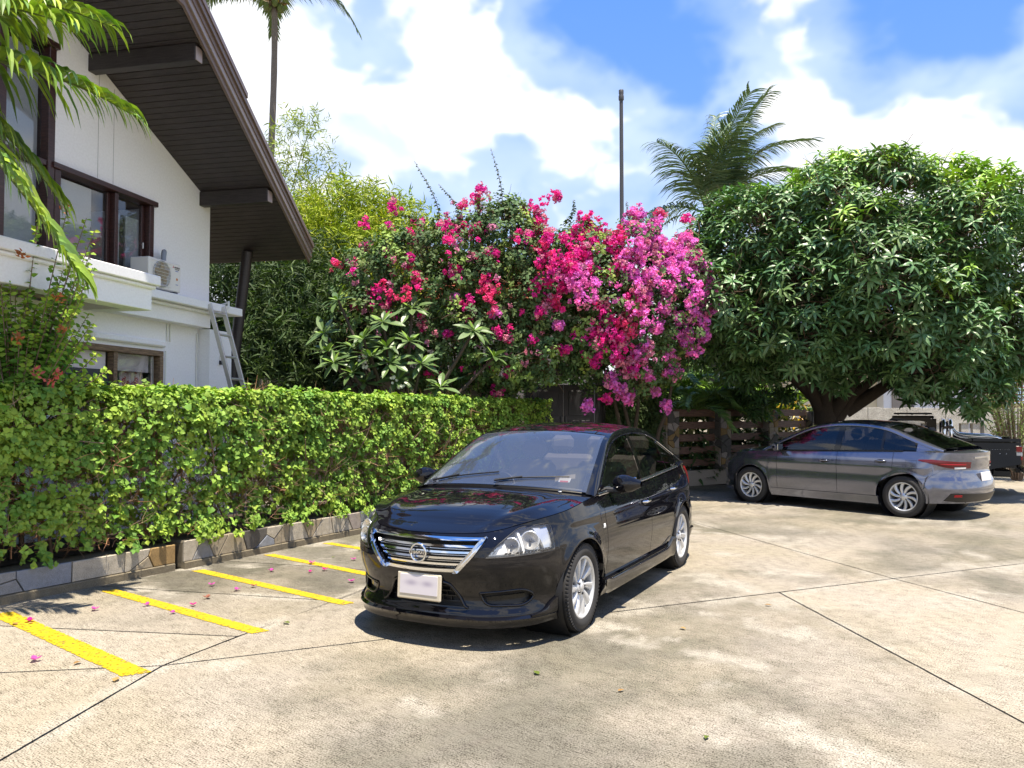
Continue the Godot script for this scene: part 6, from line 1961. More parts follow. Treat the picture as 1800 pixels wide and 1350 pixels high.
func coons(called: String, m: Material, parent: Node, front: Callable, rear: Callable, left: Callable, right: Callable, bump: Callable, nu: int, nv: int, rim := 0.015) -> MeshInstance3D:
	var rows := []
	var c00: Vector3 = front.call(0.0)
	var c10: Vector3 = front.call(1.0)
	var c01: Vector3 = rear.call(0.0)
	var c11: Vector3 = rear.call(1.0)
	for j in nv + 1:
		var t := float(j) / nv
		var row := []
		for i in nu + 1:
			var w := float(i) / nu
			var p: Vector3 = front.call(w) * (1.0 - t) + rear.call(w) * t + left.call(t) * (1.0 - w) + right.call(t) * w
			p -= c00 * (1.0 - w) * (1.0 - t) + c10 * w * (1.0 - t) + c01 * (1.0 - w) * t + c11 * w * t
			p.y += bump.call(t, w)
			row.append(p)
		rows.append(row)
	var mb := MB.new()
	var up: Vector3 = (rows[1][1] - rows[0][0]).cross(rows[1][0] - rows[0][1])
	if up.y < 0:
		for r in rows: r.reverse()
	mb.grid(rows)
	if rim > 0.0: edge_in(mb, rows, rim)
	return obj(called, mb, m, parent)

func wheel(parent: Node, at: Vector3, side: float, rad: float, rim_r: float, width: float, spokes: int, style: int) -> Node3D:
	# its own axes: y points out of the car
	var w := node("wheel", parent)
	w.transform = Transform3D(Basis(Vector3(1, 0, 0), Vector3(0, 0, side), Vector3(0, -side, 0)), at)
	var h := width / 2
	var ty := MB.new()
	var prof := [Vector2(rim_r - 0.005, h - 0.020), Vector2(rim_r + 0.006, h - 0.006), Vector2(rim_r + 0.03, h + 0.004), Vector2(rad - 0.045, h + 0.003), Vector2(rad - 0.018, h - 0.008), Vector2(rad - 0.006, h - 0.024)]
	for k in 4:                                            # tread ribs
		var y := h - 0.030 - k * (width - 0.06) / 4.0
		var y2 := y - (width - 0.06) / 4.0 + 0.010
		prof.append_array([Vector2(rad, y), Vector2(rad, y2), Vector2(rad - 0.007, y2 - 0.001), Vector2(rad - 0.007, y2 - 0.008)])
	prof.append_array([Vector2(rad - 0.006, -h + 0.024), Vector2(rad - 0.03, -h + 0.004), Vector2(rim_r, -h)])
	prof.reverse()
	ty.lathe(prof, 56)
	for i in 70:                                           # sipes cut the shoulders: blocks between them
		var a := TAU * i / 70
		var c := Vector3(cos(a), 0, sin(a))
		var t := Vector3(-sin(a), 0, cos(a))
		for s in [1.0, -1.0]:
			ty.box(c * (rad - 0.0145) + Vector3(0, s * (h - 0.018), 0), Vector3(0.020, 0.026, 0.0155), Basis(c, Vector3.UP, -t), 0.002)
	obj("tyre", ty, M.rubber, w)
	var rm := MB.new()
	var lip := [Vector2(rim_r - 0.028, -h + 0.02), Vector2(rim_r - 0.020, h - 0.035), Vector2(rim_r - 0.016, h - 0.014), Vector2(rim_r - 0.004, h - 0.008), Vector2(rim_r + 0.004, h - 0.012)]
	lip.reverse()
	var barrel := []
	for p in lip: barrel.append(Vector2(p.x, p.y))
	rm.lathe(barrel, 56)
	for i in spokes:
		var a := TAU * i / spokes
		var rows := []
		for j in 9:
			var f := j / 8.0
			var r := lerpf(0.035, rim_r - 0.016, f)
			var wd: float
			if style == 0: wd = lerpf(0.024, 0.072, pow(f, 0.85)) * (0.80 if i % 2 else 1.0)
			else: wd = lerpf(0.030, 0.052, f)
			var aa := a + (0.30 * f * f if style == 1 else 0.16 * f)
			var y := h - 0.020 - 0.022 * (1.0 - f) * (1.0 if style == 0 else 0.5) + 0.006 * sin(f * PI)
			var c := Vector3(cos(aa), 0, sin(aa))
			var t := Vector3(-sin(aa), 0, cos(aa))
			var row := []
			for k in [[-1.0, -0.030], [-0.92, -0.005], [-0.70, 0.0], [0.25, -0.001], [0.95, -0.012], [1.0, -0.034]]:
				row.append(c * r + t * (k[0] * wd / 2) + Vector3(0, y + k[1], 0))
			rows.append(row)
		rm.grid(rows, (rows[1][2] - rows[0][2]).cross(rows[0][3] - rows[0][2]).y > 0.0)
	rm.lathe([Vector2(0.062, h - 0.06), Vector2(0.060, h - 0.036), Vector2(0.048, h - 0.026), Vector2(0.032, h - 0.024), Vector2(0.030, h - 0.018), Vector2(0.022, h - 0.015), Vector2(0.0005, h - 0.0145)], 24)
	obj("rim", rm, M.alloy, w)
	for i in 5 if style == 0 else 4:
		var nut := MB.new()
		var a := TAU * (i + 0.5) / (5 if style == 0 else 4)
		nut.lathe([Vector2(0.010, h - 0.045), Vector2(0.009, h - 0.020), Vector2(0.0005, h - 0.018)], 6, Transform3D(Basis.IDENTITY, Vector3(cos(a) * 0.052, 0, sin(a) * 0.052)))
		obj("nut", nut, M.alloy_dark, w)
	var br := MB.new()
	br.lathe([Vector2(rim_r - 0.03, -h + 0.03), Vector2(rim_r - 0.05, -0.012), Vector2(rim_r - 0.055, 0.0), Vector2(0.07, 0.0), Vector2(0.066, 0.02), Vector2(0.0005, 0.022)], 32)
	obj("brake_disc", br, M.brake_disc if style == 0 else M.alloy_dark, w)
	return w

func seat(parent: Node, at: Vector3, width: float, m: Material, called := "seat") -> void:
	var mb := MB.new()
	mb.box(at + Vector3(0.0, 0.0, 0), Vector3(0.50, 0.16, width), Basis.IDENTITY, 0.05)
	mb.box(at + Vector3(-0.32, 0.34, 0), Vector3(0.14, 0.62, width), Basis(Vector3.BACK, 0.24), 0.06)
	var n := 1 if width < 0.7 else 3
	for i in n:
		var z := 0.0 if n == 1 else (i - 1) * 0.42
		mb.box(at + Vector3(-0.42, 0.755, z), Vector3(0.10, 0.17, 0.26), Basis(Vector3.BACK, 0.15), 0.045)
		mb.tube([at + Vector3(-0.40, 0.60, z - 0.06), at + Vector3(-0.415, 0.70, z - 0.06)], 0.007, 5)
		mb.tube([at + Vector3(-0.40, 0.60, z + 0.06), at + Vector3(-0.415, 0.70, z + 0.06)], 0.007, 5)
	obj(called, mb, m, parent)

func sedan(root: Node3D, P: Dictionary) -> Shell:
	var sh := Shell.new()
	sh.host = self
	for k in ["ctrl", "F", "S", "R", "axle", "wheel_y", "arch"]: sh.set(k, P[k])
	sh.setup()
	var paint: Material = P.paint
	var q_fd: float = sh.q_of(P.door_front)
	var q_mid: float = sh.q_of(P.door_mid)
	var g := 0.0032
	# nose and front wings in one skin, with openings for grille, lamps and intakes
	skin("front_body", sh, paint, root, func(_y): return -q_fd + g, func(_y): return q_fd - g, P.get("front_grid", 300), 40 if P.holes.size() else 26, P.holes)
	# doors, and behind them the rear wings and tail
	var cut := func(y: float) -> float:
		var x: float = -P.axle + sqrt(maxf(pow(sh.arch + 0.055, 2) - pow(y - sh.wheel_y, 2), 0.0))
		if y < sh.wheel_y: x = -P.axle + sh.arch + 0.055
		return sh.q_of(maxf(x, P.door_rear))
	for sd in [1.0, -1.0]:
		var sill := func(_q): return P.sill
		var fd := skin("front_door", sh, paint, root, (func(_y): return q_fd + g) if sd > 0 else (func(_y): return -q_mid + g), (func(_y): return q_mid - g) if sd > 0 else (func(_y): return -q_fd - g), 34, 26, [], 0.0, sill)
		var rd := skin("rear_door", sh, paint, root, (func(_y): return q_mid + g) if sd > 0 else (func(y): return -cut.call(y) + g), (func(y): return cut.call(y) - g) if sd > 0 else (func(_y): return -q_mid - g), 34, 26, [], 0.0, sill)
		for dr in [[fd, P.handle[0]], [rd, P.handle[1]]]:
			var hq: float = sh.q_of(dr[1][0])
			var hy: float = dr[1][1]
			var mb := MB.new()
			var path := []
			for i in 7:
				var f := i / 6.0
				path.append(sh.p((hq - 0.085 + 0.17 * f) * sd, hy + 0.006 * f, 0.004 + 0.036 * sin(f * PI) if i in [0, 6] else 0.034))
			mb.tube(path, [0.008, 0.012, 0.013, 0.013, 0.013, 0.012, 0.008], 8)
			obj("handle", mb, P.handle_mat, dr[0])
			patch("handle_cup", sh, M.plastic_black, dr[0], [Vector2(hq - 0.055, hy - 0.022), Vector2(hq, hy - 0.034), Vector2(hq + 0.055, hy - 0.022)], [Vector2(hq - 0.055, hy + 0.018), Vector2(hq, hy + 0.028), Vector2(hq + 0.055, hy + 0.018)], 8, 3, 0.0012, sd, 0.0)
		patch("sill", sh, P.sill_mat, root, [Vector2(sh.q_of(P.axle - sh.arch - 0.03), P.sill - 0.13), Vector2(sh.q_of(-P.axle + sh.arch + 0.03), P.sill - 0.13)], [Vector2(sh.q_of(P.axle - sh.arch - 0.03), P.sill - 0.006), Vector2(sh.q_of(-P.axle + sh.arch + 0.03), P.sill - 0.006)], 20, 5, P.sill_out, sd, 0.05)
	var tot := sh.total()
	var rear_holes := []
	for h in P.rear_holes:
		var moved := PackedVector2Array()
		for v in h: moved.append(v + Vector2(tot, 0))
		rear_holes.append(moved)
	# tail: from the left rear door round to the right one, in two skins that meet at the middle
	for sd in [1.0, -1.0]:
		if sd > 0: skin("rear_body", sh, paint, root, func(y): return cut.call(y) + g, func(_y): return tot - 0.0005, 90, 34, rear_holes)
		else: skin("rear_body", sh, paint, root, func(_y): return -tot + 0.0005, func(y): return -cut.call(y) - g, 90, 34, rear_holes)
	# greenhouse: the rail runs from the foot of the front pillar over the roof edge to the foot of the rear pillar
	var rail: Array = P.rail
	var rp := func(t: float, sd: float) -> Vector3:
		var v: Vector3 = cr(rail, t)
		return Vector3(v.x, v.y, v.z * -sd)
	var top := func(t: float, w: float) -> Vector3:                     # w from -1 (left) to 1 (right)
		var v: Vector3 = cr(rail, t)
		var k := 1.0 - w * w
		return Vector3(v.x + tab(P.forward, v.x) * k, v.y + tab(P.crown, v.x) * (1.0 - pow(absf(w), 2.4)), v.z * w)
	var t_of := func(x: float) -> float:
		var lo := 0.0
		var hi := 1.0
		for i in 26:
			var m2 := (lo + hi) / 2
			if cr(rail, m2).x > x: lo = m2
			else: hi = m2
		return lo
	var tw: float = t_of.call(P.header)
	var tb: float = t_of.call(P.rear_header)
	var edge := 0.945
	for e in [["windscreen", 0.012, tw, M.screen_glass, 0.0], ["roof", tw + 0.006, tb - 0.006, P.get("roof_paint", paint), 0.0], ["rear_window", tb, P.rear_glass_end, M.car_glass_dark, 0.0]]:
		var mb := MB.new()
		var rows := []
		var ew: float = edge if e[0] != "rear_window" else 0.93
		for j in 25:
			var row := []
			for i in 33: row.append(top.call(lerpf(e[1], e[2], j / 24.0), lerpf(ew, -ew, i / 32.0)))
			rows.append(row)
		var upw: Vector3 = (rows[13][17] - rows[12][16]).cross(rows[13][16] - rows[12][17])
		mb.grid(rows, upw.y < 0)
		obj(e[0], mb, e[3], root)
		if e[0] != "roof":                                     # black ceramic edge of the glass
			var fr := MB.new()
			for band in [[0.0, 0.035, -1.0, 1.0], [0.965, 1.0, -1.0, 1.0], [0.035, 0.965, -1.0, -0.955], [0.035, 0.965, 0.955, 1.0]]:
				var rw := []
				for j in 13:
					var row := []
					for i in 17:
						var p: Vector3 = top.call(lerpf(e[1], e[2], lerpf(band[0], band[1], j / 12.0)), lerpf(band[3], band[2], i / 16.0) * ew)
						row.append(p - Vector3(0, 0.004, 0))
					rw.append(row)
				fr.grid(rw, upw.y < 0)
			obj("edge_band", fr, M.gloss_black, root.get_node(e[0] as String))
	var zb := func(x: float) -> float: return absf(sh.p(sh.q_of(x), sh.top(sh.q_of(x))).z)
	var yb := func(x: float) -> float: return sh.top(sh.q_of(x))
	var side_at := func(x: float, f: float, sd: float, off: float) -> Vector3:     # f: 0 at the belt, 1 at the rail
		var v: Vector3 = cr(rail, t_of.call(x))
		var y0: float = yb.call(x)
		var z0: float = zb.call(x)
		var y := lerpf(y0, v.y, f)
		return Vector3(x, y, -sd * (lerpf(z0, v.z, f) + 0.014 * sin(f * PI) + off))
	for sd in [1.0, -1.0]:
		var hold := node("window_frame", root)
		# roof rail and pillars: over the edge of the roof and down to the glass
		var mb := MB.new()
		var rows := []
		for j in 49:
			var t := j / 48.0
			var row := []
			var v: Vector3 = cr(rail, t)
			var y0: float = yb.call(v.x)
			var hgt := maxf(v.y - y0, 0.02)
			for w in [edge if t < tb else 0.93, 0.965, 0.985, 0.998]:
				var q: Vector3 = top.call(t, w * -sd)
				row.append(q)
			for dy in [0.012, 0.03, 0.052]:
				row.append(side_at.call(v.x, 1.0 - minf(dy / hgt, 1.0), sd, 0.004))
			row.append(side_at.call(v.x, 1.0 - minf(0.052 / hgt, 1.0), sd, -0.01))
			rows.append(row)
		var ck: Vector3 = (rows[25][2] - rows[24][1]).cross(rows[25][1] - rows[24][2])
		mb.grid(rows, ck.y < 0)
		obj("rail", mb, paint, hold)
		# pillar panels from belt to rail: [from x, to x, material, off]
		for pl in P.pillars:
			mb = MB.new()
			rows = []
			for j in 9:
				var row := []
				for i in 13:
					var x := lerpf(pl[0] + (pl[4] if pl.size() > 4 else 0.0) * j / 8.0, pl[1] + (pl[4] if pl.size() > 4 else 0.0) * j / 8.0, i / 12.0)
					var v: Vector3 = cr(rail, t_of.call(x))
					var hgt := maxf(v.y - yb.call(x), 0.02)
					row.append(side_at.call(x, lerpf(0.0, maxf(1.0 - 0.045 / hgt, 0.0), j / 8.0), sd, pl[3]))
				rows.append(row)
			mb.grid(rows, sd < 0)
			obj("pillar", mb, pl[2], hold)
		for w in P.windows:                                   # panes: [front x, rear x, lean of the rear edge]
			mb = MB.new()
			rows = []
			for j in 11:
				var row := []
				for i in 17:
					var x := lerpf(w[0] + w[2] * j / 10.0, w[1] + w[3] * j / 10.0, i / 16.0)
					var v: Vector3 = cr(rail, t_of.call(x))
					var hgt := maxf(v.y - yb.call(x), 0.02)
					var f0 := minf(0.016 / hgt, 0.5)
					row.append(side_at.call(x, lerpf(f0, maxf(1.0 - 0.050 / hgt, f0), j / 10.0), sd, -0.004))
				rows.append(row)
			mb.grid(rows, sd < 0)
			obj("side_window", mb, M.car_glass_dark if P.dark_windows else M.car_glass, root)
		# belt moulding under the glass, and the bright line along its rear half where the car has one
		var belt := MB.new()
		rows = []
		for k in [[-0.004, 0.012], [0.004, 0.014], [0.016, 0.010], [0.018, -0.004]]:
			var row := []
			for i in 33:
				var x := lerpf(P.belt[0], P.belt[1], i / 32.0)
				var q: Vector3 = side_at.call(x, 0.0, sd, k[1])
				row.append(q + Vector3(0, k[0], 0))
			rows.append(row)
		belt.grid(rows, sd < 0)
		obj("belt_moulding", belt, P.belt_mat, hold)
		if P.has("bright"):
			var ln := MB.new()
			var path := []
			for i in 19:
				var x := lerpf(P.bright[0], P.bright[1], i / 18.0)
				var v: Vector3 = cr(rail, t_of.call(x))
				var hgt := maxf(v.y - yb.call(x), 0.02)
				path.append(side_at.call(x, maxf(1.0 - 0.054 / hgt, 0.02), sd, 0.004))
			ln.tube(path, 0.006, 5)
			obj("bright_line", ln, M.satin_chrome, hold)
		# door mirror
		var mr := node("door_mirror", root)
		var mx: float = P.mirror[0]
		var my: float = P.mirror[1]
		var mz: float = zb.call(mx) + 0.135
		mb = MB.new()
		rows = []
		for j in 9:
			var f := j / 8.0
			var row := []
			var r := sin(clampf(f * 1.06, 0, 1) * PI * 0.94 + 0.06)
			for k in 14:
				var a := TAU * k / 14
				row.append(Vector3(mx + 0.065 * cos(a) * pow(r, 0.45) + 0.03 * sin(f * PI), my + 0.076 * sin(a) * pow(r, 0.45) * (1.12 - 0.32 * f), -sd * (mz - 0.10 + 0.235 * f)))
			rows.append(row)
		mb.grid(rows, sd < 0, true)
		obj("housing", mb, P.get("mirror_mat", paint), mr)
		mb = MB.new()
		mb.box(Vector3(mx + 0.02, my - 0.055, -sd * (mz - 0.09)), Vector3(0.05, 0.045, 0.16), Basis.IDENTITY, 0.012)
		obj("foot", mb, M.plastic_black, mr)
		mb = MB.new()
		mb.box(Vector3(mx - 0.045, my, -sd * (mz - 0.0)), Vector3(0.012, 0.10, 0.16), Basis.IDENTITY, 0.004)
		obj("mirror_glass", mb, M.chrome, mr)
	# bonnet and boot lid between the wings
	var qc: float = P.hood_corner
	var qa: float = sh.q_of(P.cowl)
	var lid := func(w: float) -> Vector3:
		var q := lerpf(qc, -qc, w)
		return sh.p(q, sh.top(q), -0.004) + Vector3(0, 0.004, 0)
	var cowl := func(w: float) -> Vector3:
		var k := w * 2.0 - 1.0
		var a := sh.p(qa, sh.top(qa))
		return Vector3(P.cowl + P.cowl_bow * (1.0 - k * k), a.y + P.cowl_rise * (1.0 - k * k), a.z * -k)
	var hl := func(t: float) -> Vector3: return sh.p(lerpf(qc, qa, t), sh.top(lerpf(qc, qa, t)), -0.004) + Vector3(0, 0.004, 0)
	var hr := func(t: float) -> Vector3: return sh.p(-lerpf(qc, qa, t), sh.top(lerpf(qc, qa, t)), -0.004) + Vector3(0, 0.004, 0)
	coons("bonnet", paint, root, lid, cowl, hl, hr, func(t, w):
		var k: float = absf(w * 2.0 - 1.0)
		return P.hood_bump * (1.0 - pow(k, 2.2)) * pow(sin(clampf(t * 1.02, 0, 1) * PI * 0.94), 0.75) + P.hood_crease * exp(-pow((k - 0.80 + 0.12 * (1.0 - t)) / 0.10, 2)) * sin(t * PI), 64, 48)
	# scuttle strip between bonnet and windscreen
	var sc := MB.new()
	var srows := []
	for j in 5:
		var row := []
		for i in 25:
			var a: Vector3 = cowl.call(i / 24.0) - Vector3(0.012, 0.012, 0)
			var b: Vector3 = top.call(0.035, lerpf(-0.99, 0.99, i / 24.0)) - Vector3(0, 0.012, 0)
			row.append(a.lerp(b, j / 4.0) - Vector3(0, 0.012 * sin(j / 4.0 * PI), 0))
		srows.append(row)
	sc.grid(srows, (srows[1][1] - srows[0][0]).cross(srows[1][0] - srows[0][1]).y < 0)
	obj("scuttle", sc, M.plastic_black, root)
	for wz in [0.62, 0.0]:
		var wp := MB.new()
		var pa: Vector3 = top.call(0.05, wz / 0.75)
		var path := []
		for i in 9: path.append(top.call(0.040 + 0.0045 * i, lerpf(wz, wz - 0.60, i / 8.0) / 0.80) + Vector3(0.010, 0.010, 0))
		wp.tube(path, 0.006, 5)
		wp.tube([pa + Vector3(0.06, -0.01, 0.0), path[3] + Vector3(0, 0.008, 0)], 0.009, 5)
		obj("wiper", wp, M.plastic_black, root)
	var qd: float = sh.q_of(P.deck[0])
	var qe: float = tot - P.deck[1]
	var dk_f := func(w: float) -> Vector3:
		var k := w * 2.0 - 1.0
		var a := sh.p(qd, sh.top(qd))
		return Vector3(P.deck[0] - P.deck[2] * (1.0 - k * k), a.y + P.deck[3] * (1.0 - k * k), a.z * -k)
	var dk_r := func(w: float) -> Vector3:
		var q := lerpf(qe, 2.0 * tot - qe, w)
		if q > tot: q = -(2.0 * tot - q)
		return sh.p(q, sh.top(q))
	var dl := func(t: float) -> Vector3: return sh.p(lerpf(qd, qe, t), sh.top(lerpf(qd, qe, t)))
	var dr2 := func(t: float) -> Vector3: return sh.p(-lerpf(qd, qe, t), sh.top(lerpf(qd, qe, t)))
	coons("boot_lid", paint, root, dk_f, dk_r, dl, dr2, func(t, w): return 0.02 * sin(w * PI) * sin(t * PI), 40, 24)
	# wells, floor, cabin
	for ax in [P.axle, -P.axle]:
		for sd in [1.0, -1.0]:
			var mb := MB.new()
			mb.lathe([Vector2(sh.arch + 0.012, 0.0), Vector2(sh.arch + 0.012, 0.34), Vector2(0.05, 0.345)], 40, Transform3D(Basis(Vector3(1, 0, 0), Vector3(0, 0, sd), Vector3(0, -sd, 0)), Vector3(ax, sh.wheel_y, -sd * 0.84)))
			obj("wheel_well", mb, M.plastic_black, root)
	var fl := MB.new()
	fl.box(Vector3(0, 0.24, 0), Vector3(1.8, 0.08, 1.5))
	fl.box(Vector3(P.axle + 0.18, 0.27, 0), Vector3(0.9, 0.08, 1.0))
	fl.box(Vector3(-P.axle - 0.2, 0.30, 0), Vector3(1.1, 0.08, 1.0))
	fl.box(Vector3(0.95, 0.62, 0), Vector3(0.06, 0.64, 1.5))
	obj("floor_pan", fl, M.plastic_black, root)
	var ds := MB.new()
	ds.box(Vector3(0.72, 0.80, 0), Vector3(0.42, 0.22, 1.36), Basis.IDENTITY, 0.07)
	ds.box(Vector3(0.93, 0.90, 0), Vector3(0.36, 0.05, 1.34), Basis.IDENTITY, 0.02)
	ds.box(Vector3(-1.45, 0.92, 0), Vector3(0.5, 0.06, 1.2), Basis.IDENTITY, 0.02)
	obj("dashboard", ds, M.dash, root)
	var st := MB.new()
	var ring := []
	for i in 21: ring.append(Vector3(0.42, 0.88, 0.36) + Basis(Vector3.BACK, 0.45) * Vector3(0, cos(TAU * i / 20) * 0.18, sin(TAU * i / 20) * 0.18))
	st.tube(ring, 0.016, 6, false)
	st.tube([ring[5], ring[15]], 0.018, 5)
	st.tube([Vector3(0.42, 0.88, 0.36), Vector3(0.75, 0.78, 0.36)], 0.03, 6)
	obj("steering_wheel", st, M.plastic_black, root)
	for z in [0.36, -0.36]: seat(root, Vector3(0.05, 0.48, z), 0.5, P.seats)
	seat(root, Vector3(-0.80, 0.50, 0), 1.28, P.seats, "rear_seat")
	# wheels
	for ax in [P.axle, -P.axle]:
		for sd in [1.0, -1.0]:
			var w := wheel(root, Vector3(ax, sh.wheel_y, -sd * (P.track - 0.1)), -sd, P.tyre, P.rim, 0.205, P.spokes, P.style)
			if ax > 0 and P.has("steer"): w.rotation.y += P.steer
	return sh

func black_sedan() -> void:
	var fwd := Vector3(-0.454, 0, 0.891).normalized()
	var root := thing("parked_car", "glossy black sedan with chrome grille and body kit parked in front of the hedge", "car", Vector3(0.375, 0, -7.453), atan2(-fwd.z, fwd.x))
	var grille := PackedVector2Array([Vector2(-0.1, 0.54), Vector2(0.275, 0.55), Vector2(0.49, 0.735), Vector2(0.47, 0.748), Vector2(-0.1, 0.742)])
	var lamp := PackedVector2Array([Vector2(0.50, 0.625), Vector2(0.77, 0.637), Vector2(0.93, 0.644), Vector2(1.04, 0.655), Vector2(1.066, 0.812), Vector2(0.90, 0.808), Vector2(0.727, 0.785), Vector2(0.594, 0.712)])
	var mouth := PackedVector2Array([Vector2(-0.1, 0.455), Vector2(0.215, 0.44), Vector2(0.34, 0.29), Vector2(-0.1, 0.28)])
	var fog := PackedVector2Array([Vector2(0.45, 0.382), Vector2(0.80, 0.395), Vector2(0.895, 0.345), Vector2(0.80, 0.295), Vector2(0.51, 0.305)])
	var P := {
		"ctrl": [[2.25, 0.0, 0.765, 0.185], [2.235, 0.25, 0.768, 0.185], [2.165, 0.50, 0.782, 0.185], [2.0, 0.70, 0.815, 0.19], [1.77, 0.815, 0.858, 0.195], [1.40, 0.865, 0.905, 0.20], [1.0, 0.88, 0.94, 0.20], [0.4, 0.885, 0.955, 0.2], [-0.4, 0.885, 0.978, 0.2], [-1.1, 0.88, 1.005, 0.2], [-1.6, 0.865, 1.02, 0.22], [-2.0, 0.80, 1.02, 0.24], [-2.22, 0.66, 1.01, 0.24], [-2.33, 0.36, 1.005, 0.24], [-2.35, 0.0, 1.005, 0.24]],
		"F": [[0.185, 0.075], [0.225, 0.050], [0.28, 0.075], [0.34, 0.088], [0.42, 0.062], [0.50, 0.034], [0.58, 0.020], [0.66, 0.026], [0.72, 0.050], [0.765, 0.090], [0.81, 0.15]],
		"S": [[0.19, 0.075], [0.30, 0.032], [0.42, 0.012], [0.55, 0.000], [0.66, 0.004], [0.735, 0.014], [0.77, 0.020], [0.80, 0.022], [0.86, 0.040], [0.93, 0.066], [1.02, 0.105]],
		"R": [[0.24, 0.06], [0.34, 0.0], [0.52, 0.0], [0.60, 0.025], [0.78, 0.04], [0.92, 0.06], [1.02, 0.10]],
		"axle": 1.35, "wheel_y": 0.318, "arch": 0.352, "paint": M.paint_black, "holes": [grille, lamp, mouth, fog], "rear_holes": [],
		"door_front": 0.90, "door_mid": -0.24, "door_rear": -1.20, "sill": 0.305, "sill_mat": M.paint_black, "sill_out": 0.030,
		"handle": [[-0.10, 0.80], [-1.02, 0.835]], "handle_mat": M.chrome,
		"rail": [Vector3(1.03, 0.955, 0.795), Vector3(0.62, 1.185, 0.715), Vector3(0.18, 1.385, 0.635), Vector3(-0.38, 1.445, 0.610), Vector3(-0.92, 1.405, 0.610), Vector3(-1.36, 1.255, 0.665), Vector3(-1.80, 1.065, 0.74)],
		"forward": [[-1.8, -0.14], [-1.0, -0.06], [-0.4, 0.0], [0.15, 0.085], [1.0, 0.15]], "crown": [[-1.8, 0.03], [-1.0, 0.045], [-0.4, 0.05], [0.18, 0.045], [1.03, 0.05]],
		"header": 0.20, "rear_header": -0.95, "rear_glass_end": 0.97,
		"pillars": [[0.79, 1.02, M.paint_black, 0.002], [-0.27, -0.185, M.gloss_black, 0.001, -0.03], [-1.78, -1.46, M.paint_black, 0.003], [-1.11, -1.07, M.gloss_black, 0.0, 0.06]],
		"windows": [[0.80, -0.18, 0.0, -0.03], [-0.27, -1.07, -0.03, 0.06], [-1.11, -1.48, 0.06, 0.0]], "dark_windows": true,
		"belt": [0.95, -1.5], "belt_mat": M.satin_chrome, "bright": [-1.12, -1.5], "mirror": [0.68, 1.02],
		"hood_corner": 0.56, "cowl": 1.05, "cowl_bow": 0.13, "cowl_rise": 0.045, "hood_bump": 0.030, "hood_crease": 0.014, "deck": [-1.74, 0.60, 0.13, 0.03],
		"seats": M.seat_cloth, "track": 0.862, "tyre": 0.318, "rim": 0.222, "spokes": 10, "style": 0, "steer": 0.0,
	}
	var sh := sedan(root, P)
	var T := sh.total()
	# grille: bright frame, dark back, four bright slats, round emblem
	var gr := node("grille", root)
	patch("back_panel", sh, M.mesh_black, gr, [Vector2(-0.31, 0.53), Vector2(0, 0.52), Vector2(0.31, 0.53)], [Vector2(-0.53, 0.765), Vector2(0, 0.755), Vector2(0.53, 0.765)], 30, 4, -0.075, 1.0, 0.0)
	for i in 4:
		var f := (i + 0.62) / 4.55
		var wq := lerpf(0.285, 0.47, f)
		var y := lerpf(0.545, 0.728, f)
		var y1 := y + 0.004
		patch("slat", sh, M.chrome, gr, [Vector2(-wq, y1 - 0.007), Vector2(0, y - 0.008), Vector2(wq, y1 - 0.007)], [Vector2(-wq, y1 + 0.007), Vector2(0, y + 0.007), Vector2(wq, y1 + 0.007)], 32, 3, -0.016, 1.0, 0.014, 0.0)
		patch("slat_lip", sh, M.satin_chrome, gr, [Vector2(-wq, y1 - 0.020), Vector2(0, y - 0.021), Vector2(wq, y1 - 0.020)], [Vector2(-wq, y1 - 0.0165), Vector2(0, y - 0.0175), Vector2(wq, y1 - 0.0165)], 32, 1, -0.024, 1.0, 0.006, 0.0)
	for sd in [1.0, -1.0]:
		patch("frame", sh, M.chrome, gr, [Vector2(0.268, 0.525), Vector2(0.360, 0.62), Vector2(0.462, 0.735)], [Vector2(0.302, 0.525), Vector2(0.394, 0.625), Vector2(0.508, 0.752)], 16, 6, 0.004, sd, 0.022, 0.003)
	patch("frame", sh, M.chrome, gr, [Vector2(-0.48, 0.736), Vector2(-0.25, 0.729), Vector2(0, 0.726), Vector2(0.25, 0.729), Vector2(0.48, 0.736)], [Vector2(-0.515, 0.754), Vector2(-0.25, 0.752), Vector2(0, 0.750), Vector2(0.25, 0.752), Vector2(0.515, 0.754)], 40, 5, 0.003, 1.0, 0.025, 0.002)
	patch("frame", sh, M.chrome, gr, [Vector2(-0.285, 0.524), Vector2(0, 0.516), Vector2(0.285, 0.524)], [Vector2(-0.295, 0.546), Vector2(0, 0.538), Vector2(0.295, 0.546)], 30, 5, 0.003, 1.0, 0.025, 0.002)
	var em := node("emblem", gr)
	var ec := sh.p(0.0, 0.64, 0.008)
	var out := Basis(Vector3(0, 0, -1), Vector3.UP, Vector3(1, 0, 0))
	var ring := MB.new()
	var rp2 := []
	for i in 33: rp2.append(ec + out * (Vector3(cos(TAU * i / 32), sin(TAU * i / 32), 0) * 0.060))
	ring.tube(rp2, 0.0085, 8, false)
	obj("ring", ring, M.chrome, em)
	var bar_ := MB.new()
	bar_.box(ec + Vector3(0.004, 0, 0), Vector3(0.008, 0.024, 0.138), Basis.IDENTITY, 0.003)
	obj("bar", bar_, M.chrome, em)
	text("lettering", "NISSAN", 0.019, M.print_dark, em, Transform3D(out, ec + Vector3(0.009, 0, 0)), 0.003, 0.118)
	# number plate in its pale frame
	var pl := node("number_plate", root)
	var pc := Vector3(sh.p(0.0, 0.43, 0.0).x + 0.028, 0.408, 0)
	var tilt := Basis(Vector3(0, 0, 1), 0.06)
	var mb := MB.new()
	mb.box(pc, Vector3(0.018, 0.180, 0.355), tilt, 0.008)
	obj("frame", mb, M.plate_frame, pl)
	mb = MB.new()
